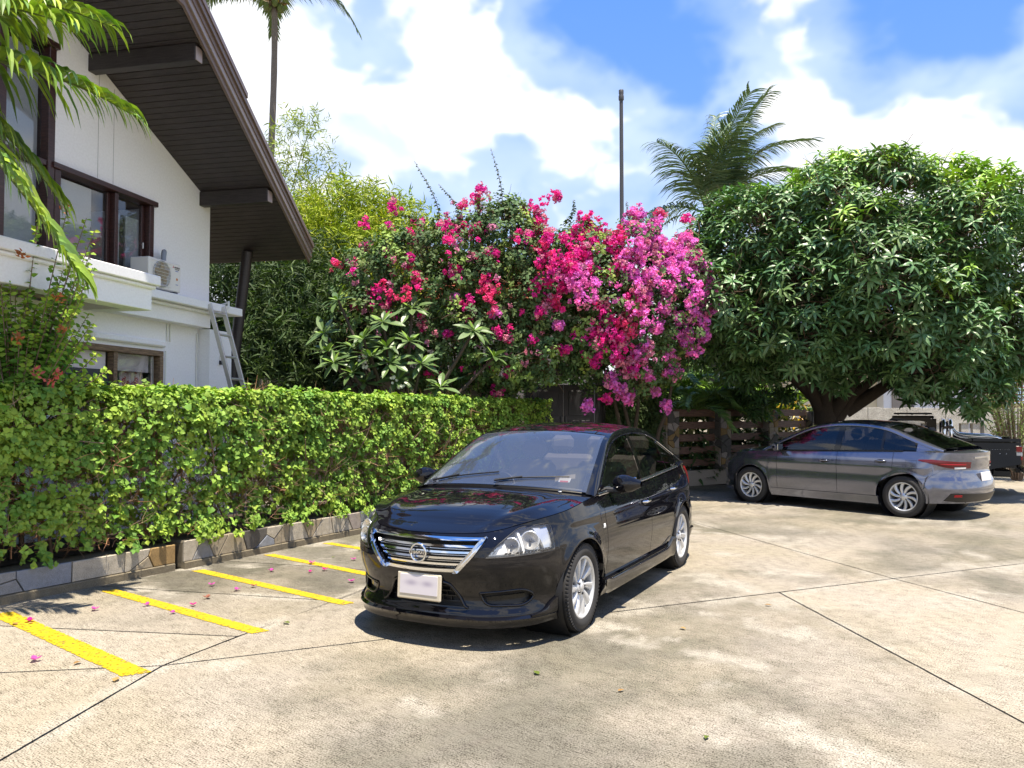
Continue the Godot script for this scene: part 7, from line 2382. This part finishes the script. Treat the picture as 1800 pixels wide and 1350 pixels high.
	mb.box(pc + Vector3(0.008, 0.012, 0), Vector3(0.006, 0.132, 0.305), tilt, 0.002)
	var pt := PackedByteArray()
	pt.resize(64 * 64 * 3)
	for y in 64:
		for x in 64:
			var u := x / 63.0
			var v := y / 63.0
			var k := exp(-pow((u - 0.30) / 0.16, 2) - pow((v - 0.42) / 0.15, 2)) + exp(-pow((u - 0.74) / 0.15, 2) - pow((v - 0.42) / 0.15, 2))
			var c := Color(0.80, 0.78, 0.80).lerp(Color(0.60, 0.57, 0.64), clampf(k, 0, 1) * 0.75)
			var j := (y * 64 + x) * 3
			pt[j] = int(c.r * 255); pt[j + 1] = int(c.g * 255); pt[j + 2] = int(c.b * 255)
	obj("plate", mb, M.plate_white, pl)
	var print_ := MB.new()
	var c0 := pc + Vector3(0.0118, 0.012, 0)
	print_.quad(c0 + tilt * Vector3(0, -0.064, 0.15), c0 + tilt * Vector3(0, -0.064, -0.15), c0 + tilt * Vector3(0, 0.064, -0.15), c0 + tilt * Vector3(0, 0.064, 0.15), Rect2(0, 1, 1, -1))
	obj("blurred_print", print_, mat("plate_print", Color.WHITE, 0.5, 0.0, {"albedo_texture": tex(pt, 64)}), pl)  # soft smudges stand in for a blurred-out number
	# mouth: dark back with a brick pattern of bars
	var mo := node("lower_grille", root)
	patch("back_panel", sh, M.mesh_black, mo, [Vector2(-0.38, 0.262), Vector2(0, 0.26), Vector2(0.38, 0.262)], [Vector2(-0.26, 0.47), Vector2(0, 0.48), Vector2(0.26, 0.47)], 26, 4, -0.060, 1.0, 0.0)
	for i in 5:
		var y := 0.310 + i * 0.034
		var hw := 0.33 - i * 0.025
		patch("bar", sh, M.plastic_black, mo, [Vector2(-hw, y), Vector2(0, y), Vector2(hw, y)], [Vector2(-hw, y + 0.006), Vector2(0, y + 0.006), Vector2(hw, y + 0.006)], 24, 1, -0.030, 1.0, 0.03)
		for k in 13:
			var q := -0.42 + 0.07 * k + (0.035 if i % 2 else 0.0)
			if absf(q) < hw - 0.02 and i < 4: patch("bar", sh, M.plastic_black, mo, [Vector2(q, y + 0.006), Vector2(q + 0.005, y + 0.006)], [Vector2(q, y + 0.034), Vector2(q + 0.005, y + 0.034)], 1, 1, -0.032, 1.0, 0.02)
	for sd in [1.0, -1.0]:
		var tr := MB.new()
		tr.tube(line_on(sh, [Vector2(0.0, 0.458), Vector2(0.14, 0.452), Vector2(0.215, 0.440), Vector2(0.25, 0.41), Vector2(0.33, 0.30), Vector2(0.36, 0.283)], 26, 0.000, sd), 0.012, 6)
		obj("trim", tr, M.paint_black, mo)
		# fog light recess
		var fg := node("fog_recess", root)
		patch("back_panel", sh, M.plastic_black, fg, [Vector2(0.43, 0.285), Vector2(0.65, 0.28), Vector2(0.92, 0.285)], [Vector2(0.43, 0.395), Vector2(0.65, 0.405), Vector2(0.92, 0.41)], 12, 5, -0.030, sd, 0.0)
		patch("fin", sh, M.gloss_black, fg, [Vector2(0.51, 0.325), Vector2(0.66, 0.330), Vector2(0.82, 0.340)], [Vector2(0.50, 0.350), Vector2(0.66, 0.362), Vector2(0.82, 0.365)], 10, 2, -0.016, sd, 0.02)
		tr = MB.new()
		tr.tube(line_on(sh, [Vector2(0.45, 0.382), Vector2(0.62, 0.392), Vector2(0.79, 0.396), Vector2(0.89, 0.348), Vector2(0.80, 0.297), Vector2(0.66, 0.296), Vector2(0.52, 0.304), Vector2(0.465, 0.345), Vector2(0.45, 0.382)], 44, -0.001, sd), 0.010, 6)
		obj("trim", tr, M.paint_black, fg)
		# head lamp: silver bowl, two reflectors, dark tooth row, clear cover
		var hl := node("headlight", root)
		patch("bowl", sh, M.lamp_silver, hl, [Vector2(0.48, 0.616), Vector2(0.77, 0.626), Vector2(0.93, 0.634), Vector2(1.05, 0.645)], [Vector2(0.50, 0.64), Vector2(0.62, 0.742), Vector2(0.82, 0.815), Vector2(1.075, 0.83)], 22, 7, -0.055, sd, 0.0)
		for rf in [[0.70, 0.690, 0.052], [0.865, 0.715, 0.060]]:
			var nn := (sh.normal(rf[0] * sd, rf[1]) + Vector3(1.2, 0, 0)).normalized()
			var rb := MB.new()
			var prof := []
			for i in 7: prof.append(Vector2(maxf(rf[2] * i / 6.0, 0.0008), 0.036 * pow(i / 6.0, 2)))
			rb.lathe(prof, 24, Transform3D(facing(nn, 0), sh.p(rf[0] * sd, rf[1], -0.046)))
			rb.lathe([Vector2(rf[2], 0.036), Vector2(rf[2] + 0.006, 0.036), Vector2(rf[2] + 0.006, 0.028)], 24, Transform3D(facing(nn, 0), sh.p(rf[0] * sd, rf[1], -0.046)))
			var rr := obj("reflector", rb, M.lamp_silver, hl)
			var bulb := MB.new()
			bulb.lathe([Vector2(0.010, 0.004), Vector2(0.011, 0.020), Vector2(0.008, 0.032), Vector2(0.001, 0.036)], 10, Transform3D(facing(nn, 0), sh.p(rf[0] * sd, rf[1], -0.044)))
			obj("bulb", bulb, M.alloy_dark, rr)
		patch("bezel", sh, M.lamp_silver, hl, [Vector2(0.965, 0.652), Vector2(1.035, 0.662)], [Vector2(0.925, 0.800), Vector2(1.055, 0.808)], 6, 6, -0.022, sd, 0.02)
		patch("bezel", sh, M.lamp_white, hl, [Vector2(0.775, 0.645), Vector2(0.79, 0.646)], [Vector2(0.755, 0.785), Vector2(0.775, 0.79)], 2, 5, -0.02, sd, 0.03)
		patch("amber_lamp", sh, M.lamp_white, hl, [Vector2(0.55, 0.640), Vector2(0.66, 0.645)], [Vector2(0.56, 0.655), Vector2(0.64, 0.715)], 6, 4, -0.025, sd, 0.02)
		for i in 13:
			var q := 0.63 + i * 0.030
			var y := 0.640 + 0.0012 * i
			patch("tooth", sh, M.plastic_black, hl, [Vector2(q, y), Vector2(q + 0.016, y + 0.001)], [Vector2(q + 0.010, y + 0.014), Vector2(q + 0.024, y + 0.015)], 2, 1, -0.012, sd, 0.012)
		patch("cover", sh, M.lamp_glass, hl, [Vector2(0.492, 0.622), Vector2(0.77, 0.634), Vector2(0.93, 0.642), Vector2(1.042, 0.653)], [Vector2(0.505, 0.634), Vector2(0.62, 0.727), Vector2(0.80, 0.800), Vector2(1.066, 0.815)], 26, 8, 0.0015, sd, 0.0, 0.004)
		var rim_ := MB.new()
		rim_.tube(line_on(sh, [Vector2(0.492, 0.624), Vector2(0.62, 0.627), Vector2(0.77, 0.634), Vector2(0.93, 0.642), Vector2(1.042, 0.653), Vector2(1.058, 0.74), Vector2(1.068, 0.816), Vector2(0.96, 0.814), Vector2(0.80, 0.801), Vector2(0.70, 0.770), Vector2(0.60, 0.716), Vector2(0.54, 0.668), Vector2(0.492, 0.624)], 72, -0.002, sd), 0.0045, 5)
		obj("seal", rim_, M.plastic_black, hl)
		# body kit: lip under the nose, winglet before the wheel, side skirt, corner of the rear bumper
		patch("front_lip", sh, M.paint_black, root, [Vector2(0.0, 0.155), Vector2(0.5, 0.155), Vector2(0.8, 0.155), Vector2(1.0, 0.16), Vector2(1.15, 0.165)], [Vector2(0.0, 0.215), Vector2(0.5, 0.212), Vector2(0.8, 0.21), Vector2(1.0, 0.21), Vector2(1.15, 0.215)], 40, 4, 0.026, sd, 0.05)
		patch("winglet", sh, M.paint_black, root, [Vector2(0.84, 0.175), Vector2(0.98, 0.175), Vector2(1.10, 0.18), Vector2(1.235, 0.185)], [Vector2(0.84, 0.225), Vector2(0.98, 0.255), Vector2(1.09, 0.325), Vector2(1.235, 0.375)], 20, 8, 0.022, sd, 0.03, 0.0)
		var skirt := MB.new()
		var rows := []
		for k in [[0.300, 0.020], [0.285, 0.045], [0.245, 0.055], [0.215, 0.066], [0.185, 0.070], [0.172, 0.052]]:
			var row := []
			for i in 29:
				var x := lerpf(0.985, -0.985, i / 28.0)
				var lift := 0.075 * exp(-pow((x + 0.95) / 0.13, 2)) + 0.02 * exp(-pow((x - 0.95) / 0.07, 2))
				var q := sh.q_of(x)
				var v := sh.p(q * sd, k[0] + 0.0, k[1])
				row.append(Vector3(v.x, k[0] + lift * clampf((k[0] - 0.17) / 0.12, 0, 1), v.z))
			rows.append(row)
		skirt.grid(rows, sd > 0)
		obj("side_skirt", skirt, M.paint_black, root)
		patch("rear_spat", sh, M.paint_black, root, [Vector2(T - 1.32, 0.20), Vector2(T - 0.95, 0.19), Vector2(T - 0.4, 0.19)], [Vector2(T - 1.32, 0.36), Vector2(T - 0.95, 0.33), Vector2(T - 0.4, 0.32)], 14, 4, 0.022, sd, 0.04, 0.004)
		patch("side_lamp", sh, M.lamp_white, root, [Vector2(1.83, 0.700), Vector2(1.866, 0.700)], [Vector2(1.83, 0.732), Vector2(1.866, 0.732)], 5, 4, 0.006, sd, 0.01, 0.006)
		patch("tail_lamp", sh, M.lamp_red, root, [Vector2(T - 0.92, 0.80), Vector2(T - 0.72, 0.78), Vector2(T - 0.45, 0.77)], [Vector2(T - 1.06, 0.985), Vector2(T - 0.74, 0.99), Vector2(T - 0.45, 0.985)], 14, 8, 0.012, sd, 0.02, 0.006)
		# flap for towing eye and bumper seam
		if sd > 0:
			var sq := MB.new()
			sq.tube(line_on(sh, [Vector2(0.44, 0.462), Vector2(0.53, 0.464), Vector2(0.53, 0.518), Vector2(0.44, 0.516), Vector2(0.44, 0.462)], 32, -0.0015, sd), 0.0022, 4)
			obj("towing_flap_seam", sq, M.plastic_black, root)
		var seam := MB.new()
		seam.tube(line_on(sh, [Vector2(1.045, 0.652), Vector2(1.16, 0.648), Vector2(1.285, 0.642)], 10, -0.001, sd), 0.0022, 4)
		obj("bumper_seam", seam, M.plastic_black, root)
	# stickers inside the windscreen
	for s in [[0.57, 1.075, -0.50, 0.10, 0.05, "print_white"], [0.585, 1.065, -0.50, 0.07, 0.02, "print_red"], [0.78, 1.01, -0.55, 0.03, 0.025, "print_white"]]:
		var c := Vector3(s[0] + 0.30, s[1] - 0.03, s[2])
		mb = MB.new()
		mb.box(c, Vector3(0.002, s[4], s[3]), Basis(Vector3.BACK, 0.9), 0.0)
		obj("sticker", mb, M[s[5]], root)

func silver_sedan() -> void:
	var fwd := Vector3(-0.646, 0, -0.763).normalized()
	var left := Vector3(-0.774, 0, 0.634)                     # its left side looks at the camera
	# centre between the axles from the two tyre contacts seen
	var mid := Vector3(5.694, 0, -13.606)
	var root := thing("parked_car", "silver-grey sedan with dark tinted windows parked beneath the mango tree", "car", mid, atan2(-fwd.z, fwd.x))
	var tail := PackedVector2Array([Vector2(-1.20, 0.86), Vector2(-0.95, 0.80), Vector2(-0.75, 0.77), Vector2(-0.42, 0.775), Vector2(-0.42, 0.84), Vector2(-0.75, 0.855), Vector2(-1.05, 0.875)])
	var P := {
		"ctrl": [[2.22, 0.0, 0.74, 0.19], [2.20, 0.25, 0.745, 0.19], [2.11, 0.50, 0.77, 0.19], [1.92, 0.69, 0.81, 0.195], [1.70, 0.795, 0.855, 0.20], [1.31, 0.848, 0.90, 0.20], [1.0, 0.862, 0.925, 0.20], [0.4, 0.868, 0.94, 0.2], [-0.4, 0.868, 0.965, 0.2], [-1.0, 0.868, 0.985, 0.2], [-1.45, 0.86, 0.995, 0.22], [-1.82, 0.79, 0.99, 0.24], [-2.05, 0.64, 0.985, 0.25], [-2.16, 0.34, 0.985, 0.25], [-2.19, 0.0, 0.985, 0.25]],
		"F": [[0.19, 0.06], [0.26, 0.03], [0.34, 0.05], [0.45, 0.03], [0.56, 0.015], [0.66, 0.03], [0.74, 0.085], [0.82, 0.15]],
		"S": [[0.19, 0.06], [0.28, 0.032], [0.36, 0.018], [0.50, 0.010], [0.62, 0.016], [0.70, 0.006], [0.745, 0.002], [0.80, 0.012], [0.88, 0.036], [0.96, 0.070], [1.06, 0.105]],
		"R": [[0.25, 0.07], [0.36, 0.02], [0.45, 0.0], [0.56, 0.015], [0.64, 0.05], [0.74, 0.075], [0.86, 0.06], [0.98, 0.055], [1.055, 0.08]],
		"axle": 1.31, "wheel_y": 0.312, "arch": 0.352, "paint": M.paint_grey, "holes": [], "rear_holes": [tail],
		"door_front": 0.80, "door_mid": -0.27, "door_rear": -1.16, "sill": 0.30, "sill_mat": M.paint_grey, "sill_out": 0.010,
		"handle": [[-0.06, 0.80], [-0.98, 0.835]], "handle_mat": M.paint_grey,
		"rail": [Vector3(1.10, 0.935, 0.785), Vector3(0.66, 1.165, 0.71), Vector3(0.20, 1.355, 0.635), Vector3(-0.35, 1.412, 0.605), Vector3(-0.92, 1.365, 0.605), Vector3(-1.38, 1.205, 0.655), Vector3(-1.86, 1.025, 0.725)],
		"forward": [[-1.9, -0.13], [-1.0, -0.06], [-0.4, 0.0], [0.15, 0.085], [1.0, 0.15]], "crown": [[-1.9, 0.028], [-1.0, 0.045], [-0.4, 0.05], [0.18, 0.045], [1.1, 0.05]],
		"header": 0.22, "rear_header": -1.0, "rear_glass_end": 0.975,
		"pillars": [[0.84, 1.09, M.paint_grey, 0.002], [-0.30, -0.20, M.gloss_black, 0.001, -0.04], [-1.88, -1.49, M.paint_grey, 0.003], [-0.99, -0.95, M.gloss_black, 0.0, 0.0]],
		"windows": [[0.85, -0.20, 0.0, -0.04], [-0.30, -0.95, -0.04, 0.0], [-0.99, -1.50, 0.0, 0.06]], "dark_windows": true,
		"belt": [1.0, -1.3], "belt_mat": M.gloss_black, "mirror": [0.72, 1.0], "mirror_mat": M.paint_grey,
		"hood_corner": 0.62, "cowl": 1.12, "cowl_bow": 0.13, "cowl_rise": 0.045, "hood_bump": 0.05, "hood_crease": 0.012, "deck": [-1.80, 0.55, 0.11, 0.03],
		"seats": M.seat_dark, "track": 0.855, "tyre": 0.312, "rim": 0.215, "spokes": 10, "style": 1, "front_grid": 130,
	}
	var sh := sedan(root, P)
	var tot := sh.total()
	for sd in [1.0, -1.0]:
		var tl := node("tail_lamp", root)
		patch("lens", sh, M.lamp_dark_red, tl, [Vector2(tot - 1.24, 0.868), Vector2(tot - 1.05, 0.822), Vector2(tot - 0.86, 0.772), Vector2(tot - 0.65, 0.757), Vector2(tot - 0.38, 0.762)], [Vector2(tot - 1.23, 0.880), Vector2(tot - 1.05, 0.886), Vector2(tot - 0.86, 0.872), Vector2(tot - 0.65, 0.858), Vector2(tot - 0.38, 0.850)], 24, 6, 0.004, sd, 0.03, 0.004)
		patch("stop_light", sh, M.lamp_red, tl, [Vector2(tot - 0.92, 0.812), Vector2(tot - 0.76, 0.806), Vector2(tot - 0.50, 0.806)], [Vector2(tot - 0.94, 0.824), Vector2(tot - 0.76, 0.826), Vector2(tot - 0.50, 0.824)], 12, 3, 0.012, sd, 0.01, 0.004)
		patch("reverse_light", sh, M.lamp_white, tl, [Vector2(tot - 0.72, 0.752), Vector2(tot - 0.50, 0.756)], [Vector2(tot - 0.72, 0.778), Vector2(tot - 0.50, 0.776)], 6, 3, 0.012, sd, 0.01)
		patch("bumper_insert", sh, M.plastic_black, root, [Vector2(tot - 0.90, 0.285), Vector2(tot - 0.6, 0.27), Vector2(tot - 0.001, 0.27)], [Vector2(tot - 0.80, 0.40), Vector2(tot - 0.6, 0.40), Vector2(tot - 0.001, 0.38)], 14, 4, 0.006, sd, 0.02)
		patch("reflector", sh, M.lamp_red, root, [Vector2(tot - 0.76, 0.345), Vector2(tot - 0.64, 0.345)], [Vector2(tot - 0.75, 0.375), Vector2(tot - 0.64, 0.375)], 4, 2, 0.012, sd, 0.01)
		patch("head_lamp", sh, M.lamp_glass, root, [Vector2(0.45, 0.66), Vector2(0.8, 0.66), Vector2(1.2, 0.72)], [Vector2(0.45, 0.72), Vector2(0.8, 0.77), Vector2(1.2, 0.815)], 16, 5, 0.004, sd, 0.01)
		if sd > 0:
			var flap := MB.new()
			var fq := sh.q_of(-1.36)
			flap.tube(line_on(sh, [Vector2(fq, 0.72), Vector2(fq + 0.01, 0.71), Vector2(fq + 0.14, 0.71), Vector2(fq + 0.15, 0.72), Vector2(fq + 0.15, 0.855), Vector2(fq + 0.14, 0.865), Vector2(fq + 0.01, 0.865), Vector2(fq, 0.855), Vector2(fq, 0.72)], 60, -0.001, sd), 0.0028, 4)
			obj("fuel_flap_seam", flap, M.plastic_black, root)
	var np := node("number_plate", root)
	var c := sh.p(tot - 0.001, 0.63, 0.012)
	var mb := MB.new()
	mb.box(Vector3(c.x - 0.008, 0.63, 0), Vector3(0.01, 0.13, 0.36), Basis(Vector3.BACK, -0.12), 0.004)
	obj("plate", mb, M.plate_white, np)
	patch("badge_strip", sh, M.satin_chrome, root, [Vector2(tot - 0.30, 0.90), Vector2(tot - 0.001, 0.905)], [Vector2(tot - 0.30, 0.925), Vector2(tot - 0.001, 0.93)], 8, 2, 0.008, 1.0, 0.01)
	patch("badge_strip", sh, M.satin_chrome, root, [Vector2(tot - 0.30, 0.90), Vector2(tot - 0.001, 0.905)], [Vector2(tot - 0.30, 0.925), Vector2(tot - 0.001, 0.93)], 8, 2, 0.008, -1.0, 0.01)
	var seam := MB.new()
	seam.tube(line_on(sh, [Vector2(tot - 1.30, 0.58), Vector2(tot - 1.15, 0.60), Vector2(tot - 1.0, 0.68), Vector2(tot - 0.88, 0.76)], 14, -0.001, 1.0), 0.0024, 4)
	obj("bumper_seam", seam, M.plastic_black, root)

func pickup() -> void:
	var fwd := Vector3(-0.90, 0, -0.436).normalized()
	var root := thing("pickup_truck", "black pickup truck with chrome roll bar parked beyond the silver-grey sedan", "pickup truck", Vector3(8.13, 0, -16.58), atan2(-fwd.z, fwd.x))
	var k := 0.84
	var pb: Material = M.paint_pickup
	var side := func(called: String, pts: Array, z: float, thick: float, m: Material, bev := 0.015) -> MeshInstance3D:   # side profile pushed inwards from z
		var mb := MB.new()
		var poly := PackedVector2Array()
		for p in pts: poly.append(Vector2(p[0] * k, p[1] * k))
		var xf := Transform3D(Basis(Vector3(1, 0, 0), Vector3.UP, Vector3(0, 0, 1)), Vector3(0, 0, z - thick)) if z > 0 else Transform3D(Basis(Vector3(1, 0, 0), Vector3.UP, Vector3(0, 0, -1)), Vector3(0, 0, z + thick))
		mb.slab(poly, thick, xf, bev, true)
		return obj(called, mb, m, root)
	var arch := func(x: float) -> Array:
		var out := []
		for i in 11:
			var a := PI * i / 10.0
			out.append([x - 0.44 * cos(a), 0.46 + 0.44 * sin(a)])
		return out
	for s in [1.0, -1.0]:
		var w: float = 0.80 * s
		var bed := [[-2.35, 0.62]]
		bed.append_array([[-1.80, 0.50]])
		bed.append_array(arch.call(-1.30))
		bed.append_array([[-0.72, 0.50], [-0.72, 1.19], [-2.36, 1.19]])
		var bsd := side.call("bed_side", bed, w + 0.085 * s, 0.10, pb, 0.02) as MeshInstance3D
		bsd.rotation.x = -0.10 * s
		var low := [[-0.70, 0.45], [0.98, 0.45]]
		low.append_array(arch.call(1.55))
		low.append_array([[2.15, 0.48], [2.2, 0.95], [1.9, 1.08], [0.95, 1.17], [-0.70, 1.19]])
		side.call("cab_side", low, w, 0.10, pb, 0.02)
		side.call("window_frame", [[-0.70, 1.192], [-0.50, 1.192], [-0.50, 1.66], [-0.35, 1.68], [0.12, 1.68], [0.80, 1.20], [0.98, 1.192], [0.22, 1.76], [-0.55, 1.76], [-0.70, 1.66]], w * 0.93, 0.06, pb, 0.01)
		side.call("door_window", [[-0.50, 1.20], [0.78, 1.20], [0.12, 1.68], [-0.35, 1.68], [-0.50, 1.66]], w * 0.915, 0.006, M.clear_glass, 0.0)
	part_box("roof", root, pb, -0.66 * k, 0.24 * k, 1.74 * k, 1.80 * k, -0.70, 0.70, 0.02)
	part_box("bonnet", root, pb, 0.95 * k, 2.15 * k, 1.0 * k, 1.12 * k, -0.70, 0.70, 0.03)
	part_box("nose", root, pb, 2.10 * k, 2.24 * k, 0.48 * k, 1.02 * k, -0.79, 0.79, 0.04)
	part_box("tailgate", root, pb, -2.37 * k, -2.29 * k, 0.62 * k, 1.18 * k, -0.69, 0.69, 0.02)
	part_box("bed_floor", root, M.plastic_black, -2.28 * k, -0.74 * k, 0.62 * k, 0.70 * k, -0.69, 0.69, 0.0)
	part_box("headboard", root, pb, -0.74 * k, -0.68 * k, 0.62 * k, 1.19 * k, -0.69, 0.69, 0.01)
	part_box("cab_back", root, pb, -0.70 * k, -0.66 * k, 1.192 * k, 1.30 * k, -0.69, 0.69, 0.01)
	for z in [-0.60, 0.60]: part_box("cab_pillar", root, pb, -0.70 * k, -0.66 * k, 1.301 * k, 1.735 * k, z - 0.12, z + 0.12, 0.01)
	part_box("rear_pane", root, M.clear_glass, -0.685 * k, -0.68 * k, 1.301 * k, 1.735 * k, -0.479, 0.479, 0.0)
	part_box("bed_cover", root, M.plastic_black, -2.28 * k, -0.76 * k, 1.13 * k, 1.16 * k, -0.69, 0.69, 0.01)
	part_box("rub_rail", root, M.gloss_black, -2.34 * k, -0.74 * k, 1.191 * k, 1.22 * k, 0.70, 0.80, 0.01)
	part_box("rub_rail", root, M.gloss_black, -2.34 * k, -0.74 * k, 1.191 * k, 1.22 * k, -0.80, -0.70, 0.01)
	part_box("chassis", root, M.plastic_black, -2.2 * k, 2.1 * k, 0.40 * k, 0.56 * k, -0.5, 0.5, 0.02)
	# windscreen
	var ws := MB.new()
	ws.quad(Vector3(0.95 * k, 1.18 * k, -0.68), Vector3(0.95 * k, 1.18 * k, 0.68), Vector3(0.24 * k, 1.74 * k, 0.64), Vector3(0.24 * k, 1.74 * k, -0.64))
	obj("windscreen", ws, M.dark_glass, root)
	var rack := node("roof_rack", root)
	for z in [-0.55, 0.55]: part_box("rack_rail", rack, M.plastic_black, -0.62 * k, 0.2 * k, 1.83 * k, 1.87 * k, z - 0.02, z + 0.02, 0.008)
	for x in [-0.5, -0.2, 0.1]: part_box("cross_bar", rack, M.plastic_black, x * k - 0.02, x * k + 0.02, 1.82 * k, 1.85 * k, -0.60, 0.60, 0.008)
	# twin tube roll bar with its rearward stays
	var rb := node("roll_bar", root)
	for x in [-0.86, -1.0]:
		var mb := MB.new()
		var path := []
		for p in [[-0.66, 1.20], [-0.66, 1.45], [-0.62, 1.62], [-0.50, 1.69], [0.0, 1.70], [0.50, 1.69], [0.62, 1.62], [0.66, 1.45], [0.66, 1.20]]: path.append(Vector3(x * k, p[1] * k, p[0]))
		var fine := []
		for i in 33: fine.append(cr(path, i / 32.0))
		mb.tube(fine, 0.035, 10)
		obj("hoop", mb, M.chrome, rb)
	for z in [-0.66, 0.66]:
		for e in [0.0, 0.09]:
			var mb := MB.new()
			var path := [Vector3(-1.0 * k, (1.60 - e) * k, z * 0.98), Vector3(-1.06 * k, (1.46 - e) * k, z), Vector3(-1.22 * k, (1.36 - e * 0.7) * k, z), Vector3(-1.60 * k, (1.325 - e * 0.6) * k, z), Vector3(-1.90 * k, (1.31 - e * 0.6) * k, z), Vector3(-2.02 * k, 1.24 * k, z)]
			var fine := []
			for i in 25: fine.append(cr(path, i / 24.0))
			mb.tube(fine, 0.03, 8)
			obj("stay", mb, M.chrome, rb)
		part_box("clamp", rb, M.gloss_black, -1.06 * k, -0.82 * k, 1.50 * k, 1.56 * k, z - 0.045, z + 0.045, 0.01)
		part_box("foot", rb, M.gloss_black, -2.12 * k, -1.86 * k, 1.222 * k, 1.26 * k, z - 0.05, z + 0.05, 0.01)
	for s in [1.0, -1.0]:
		var tl := node("tail_light", root)
		part_box("housing", tl, M.chrome, -2.375 * k, -2.24 * k, 0.80 * k, 1.14 * k, s * 0.72 - 0.075 if s > 0 else s * 0.80 - 0.006, s * 0.80 + 0.006 if s > 0 else s * 0.72 + 0.075, 0.02)
		for e in [[0.99, 1.12, "lamp_red"], [0.90, 0.985, "lamp_white"], [0.81, 0.895, "lamp_red"]]:
			part_box("lens", tl, M[e[2]], -2.385 * k, -2.26 * k, e[0] * k, e[1] * k, s * 0.74 if s > 0 else s * 0.814, s * 0.814 if s > 0 else s * 0.74, 0.012)
		var flap := MB.new()
		flap.box(Vector3(-1.80 * k, 0.36 * k, s * 0.70), Vector3(0.012, 0.40, 0.26), Basis(Vector3.BACK, 0.14), 0.004)
		obj("mud_flap", flap, M.plastic_black, root)
		for x in [-1.30, 1.55]: wheel(root, Vector3(x * k, 0.32, s * 0.66), s, 0.32, 0.195, 0.22, 8, 1)
	var bump := node("rear_bumper", root)
	part_box("bar", bump, M.chrome, -2.50 * k, -2.39 * k, 0.50 * k, 0.66 * k, -0.80, 0.80, 0.03)
	part_box("bracket", bump, M.plastic_black, -2.388 * k, -2.30 * k, 0.50 * k, 0.60 * k, -0.4, 0.4)
	var bs := Basis(Vector3(1, 0, 0), Vector3.UP, Vector3(0, 0, 1)) * Basis(Vector3.UP, PI)
	var sx := Transform3D(Basis(Vector3(-1, 0, 0), Vector3.UP, Vector3(0, 0, -1)), Vector3.ZERO)
	text("lettering", "HURRICANE", 0.062, M.print_white, root, Transform3D(sx.basis * Basis(Vector3(1, 0, 0), Vector3(0.12, 1, 0), Vector3(0, 0, 1)), Vector3(-1.90 * k, 1.0 * k, -0.800)), 0.004, 0.40)
	text("lettering", "4x4", 0.062, M.print_white, root, Transform3D(sx.basis * Basis(Vector3(1, 0, 0), Vector3(0.15, 1, 0), Vector3(0, 0, 1)), Vector3(-2.0 * k, 0.915 * k, -0.808)), 0.004, 0.16)

func _ready() -> void:
	rng.seed = 7
	camera_and_light()
	materials()
	car_park()
	white_house()
	street_side()
	planter()
	house_things()
	black_sedan()
	silver_sedan()
	pickup()
	hedge()
	bougainvillea()
	frangipani()
	mango()
	palms()
	bamboo()
	shrubs()
	litter()
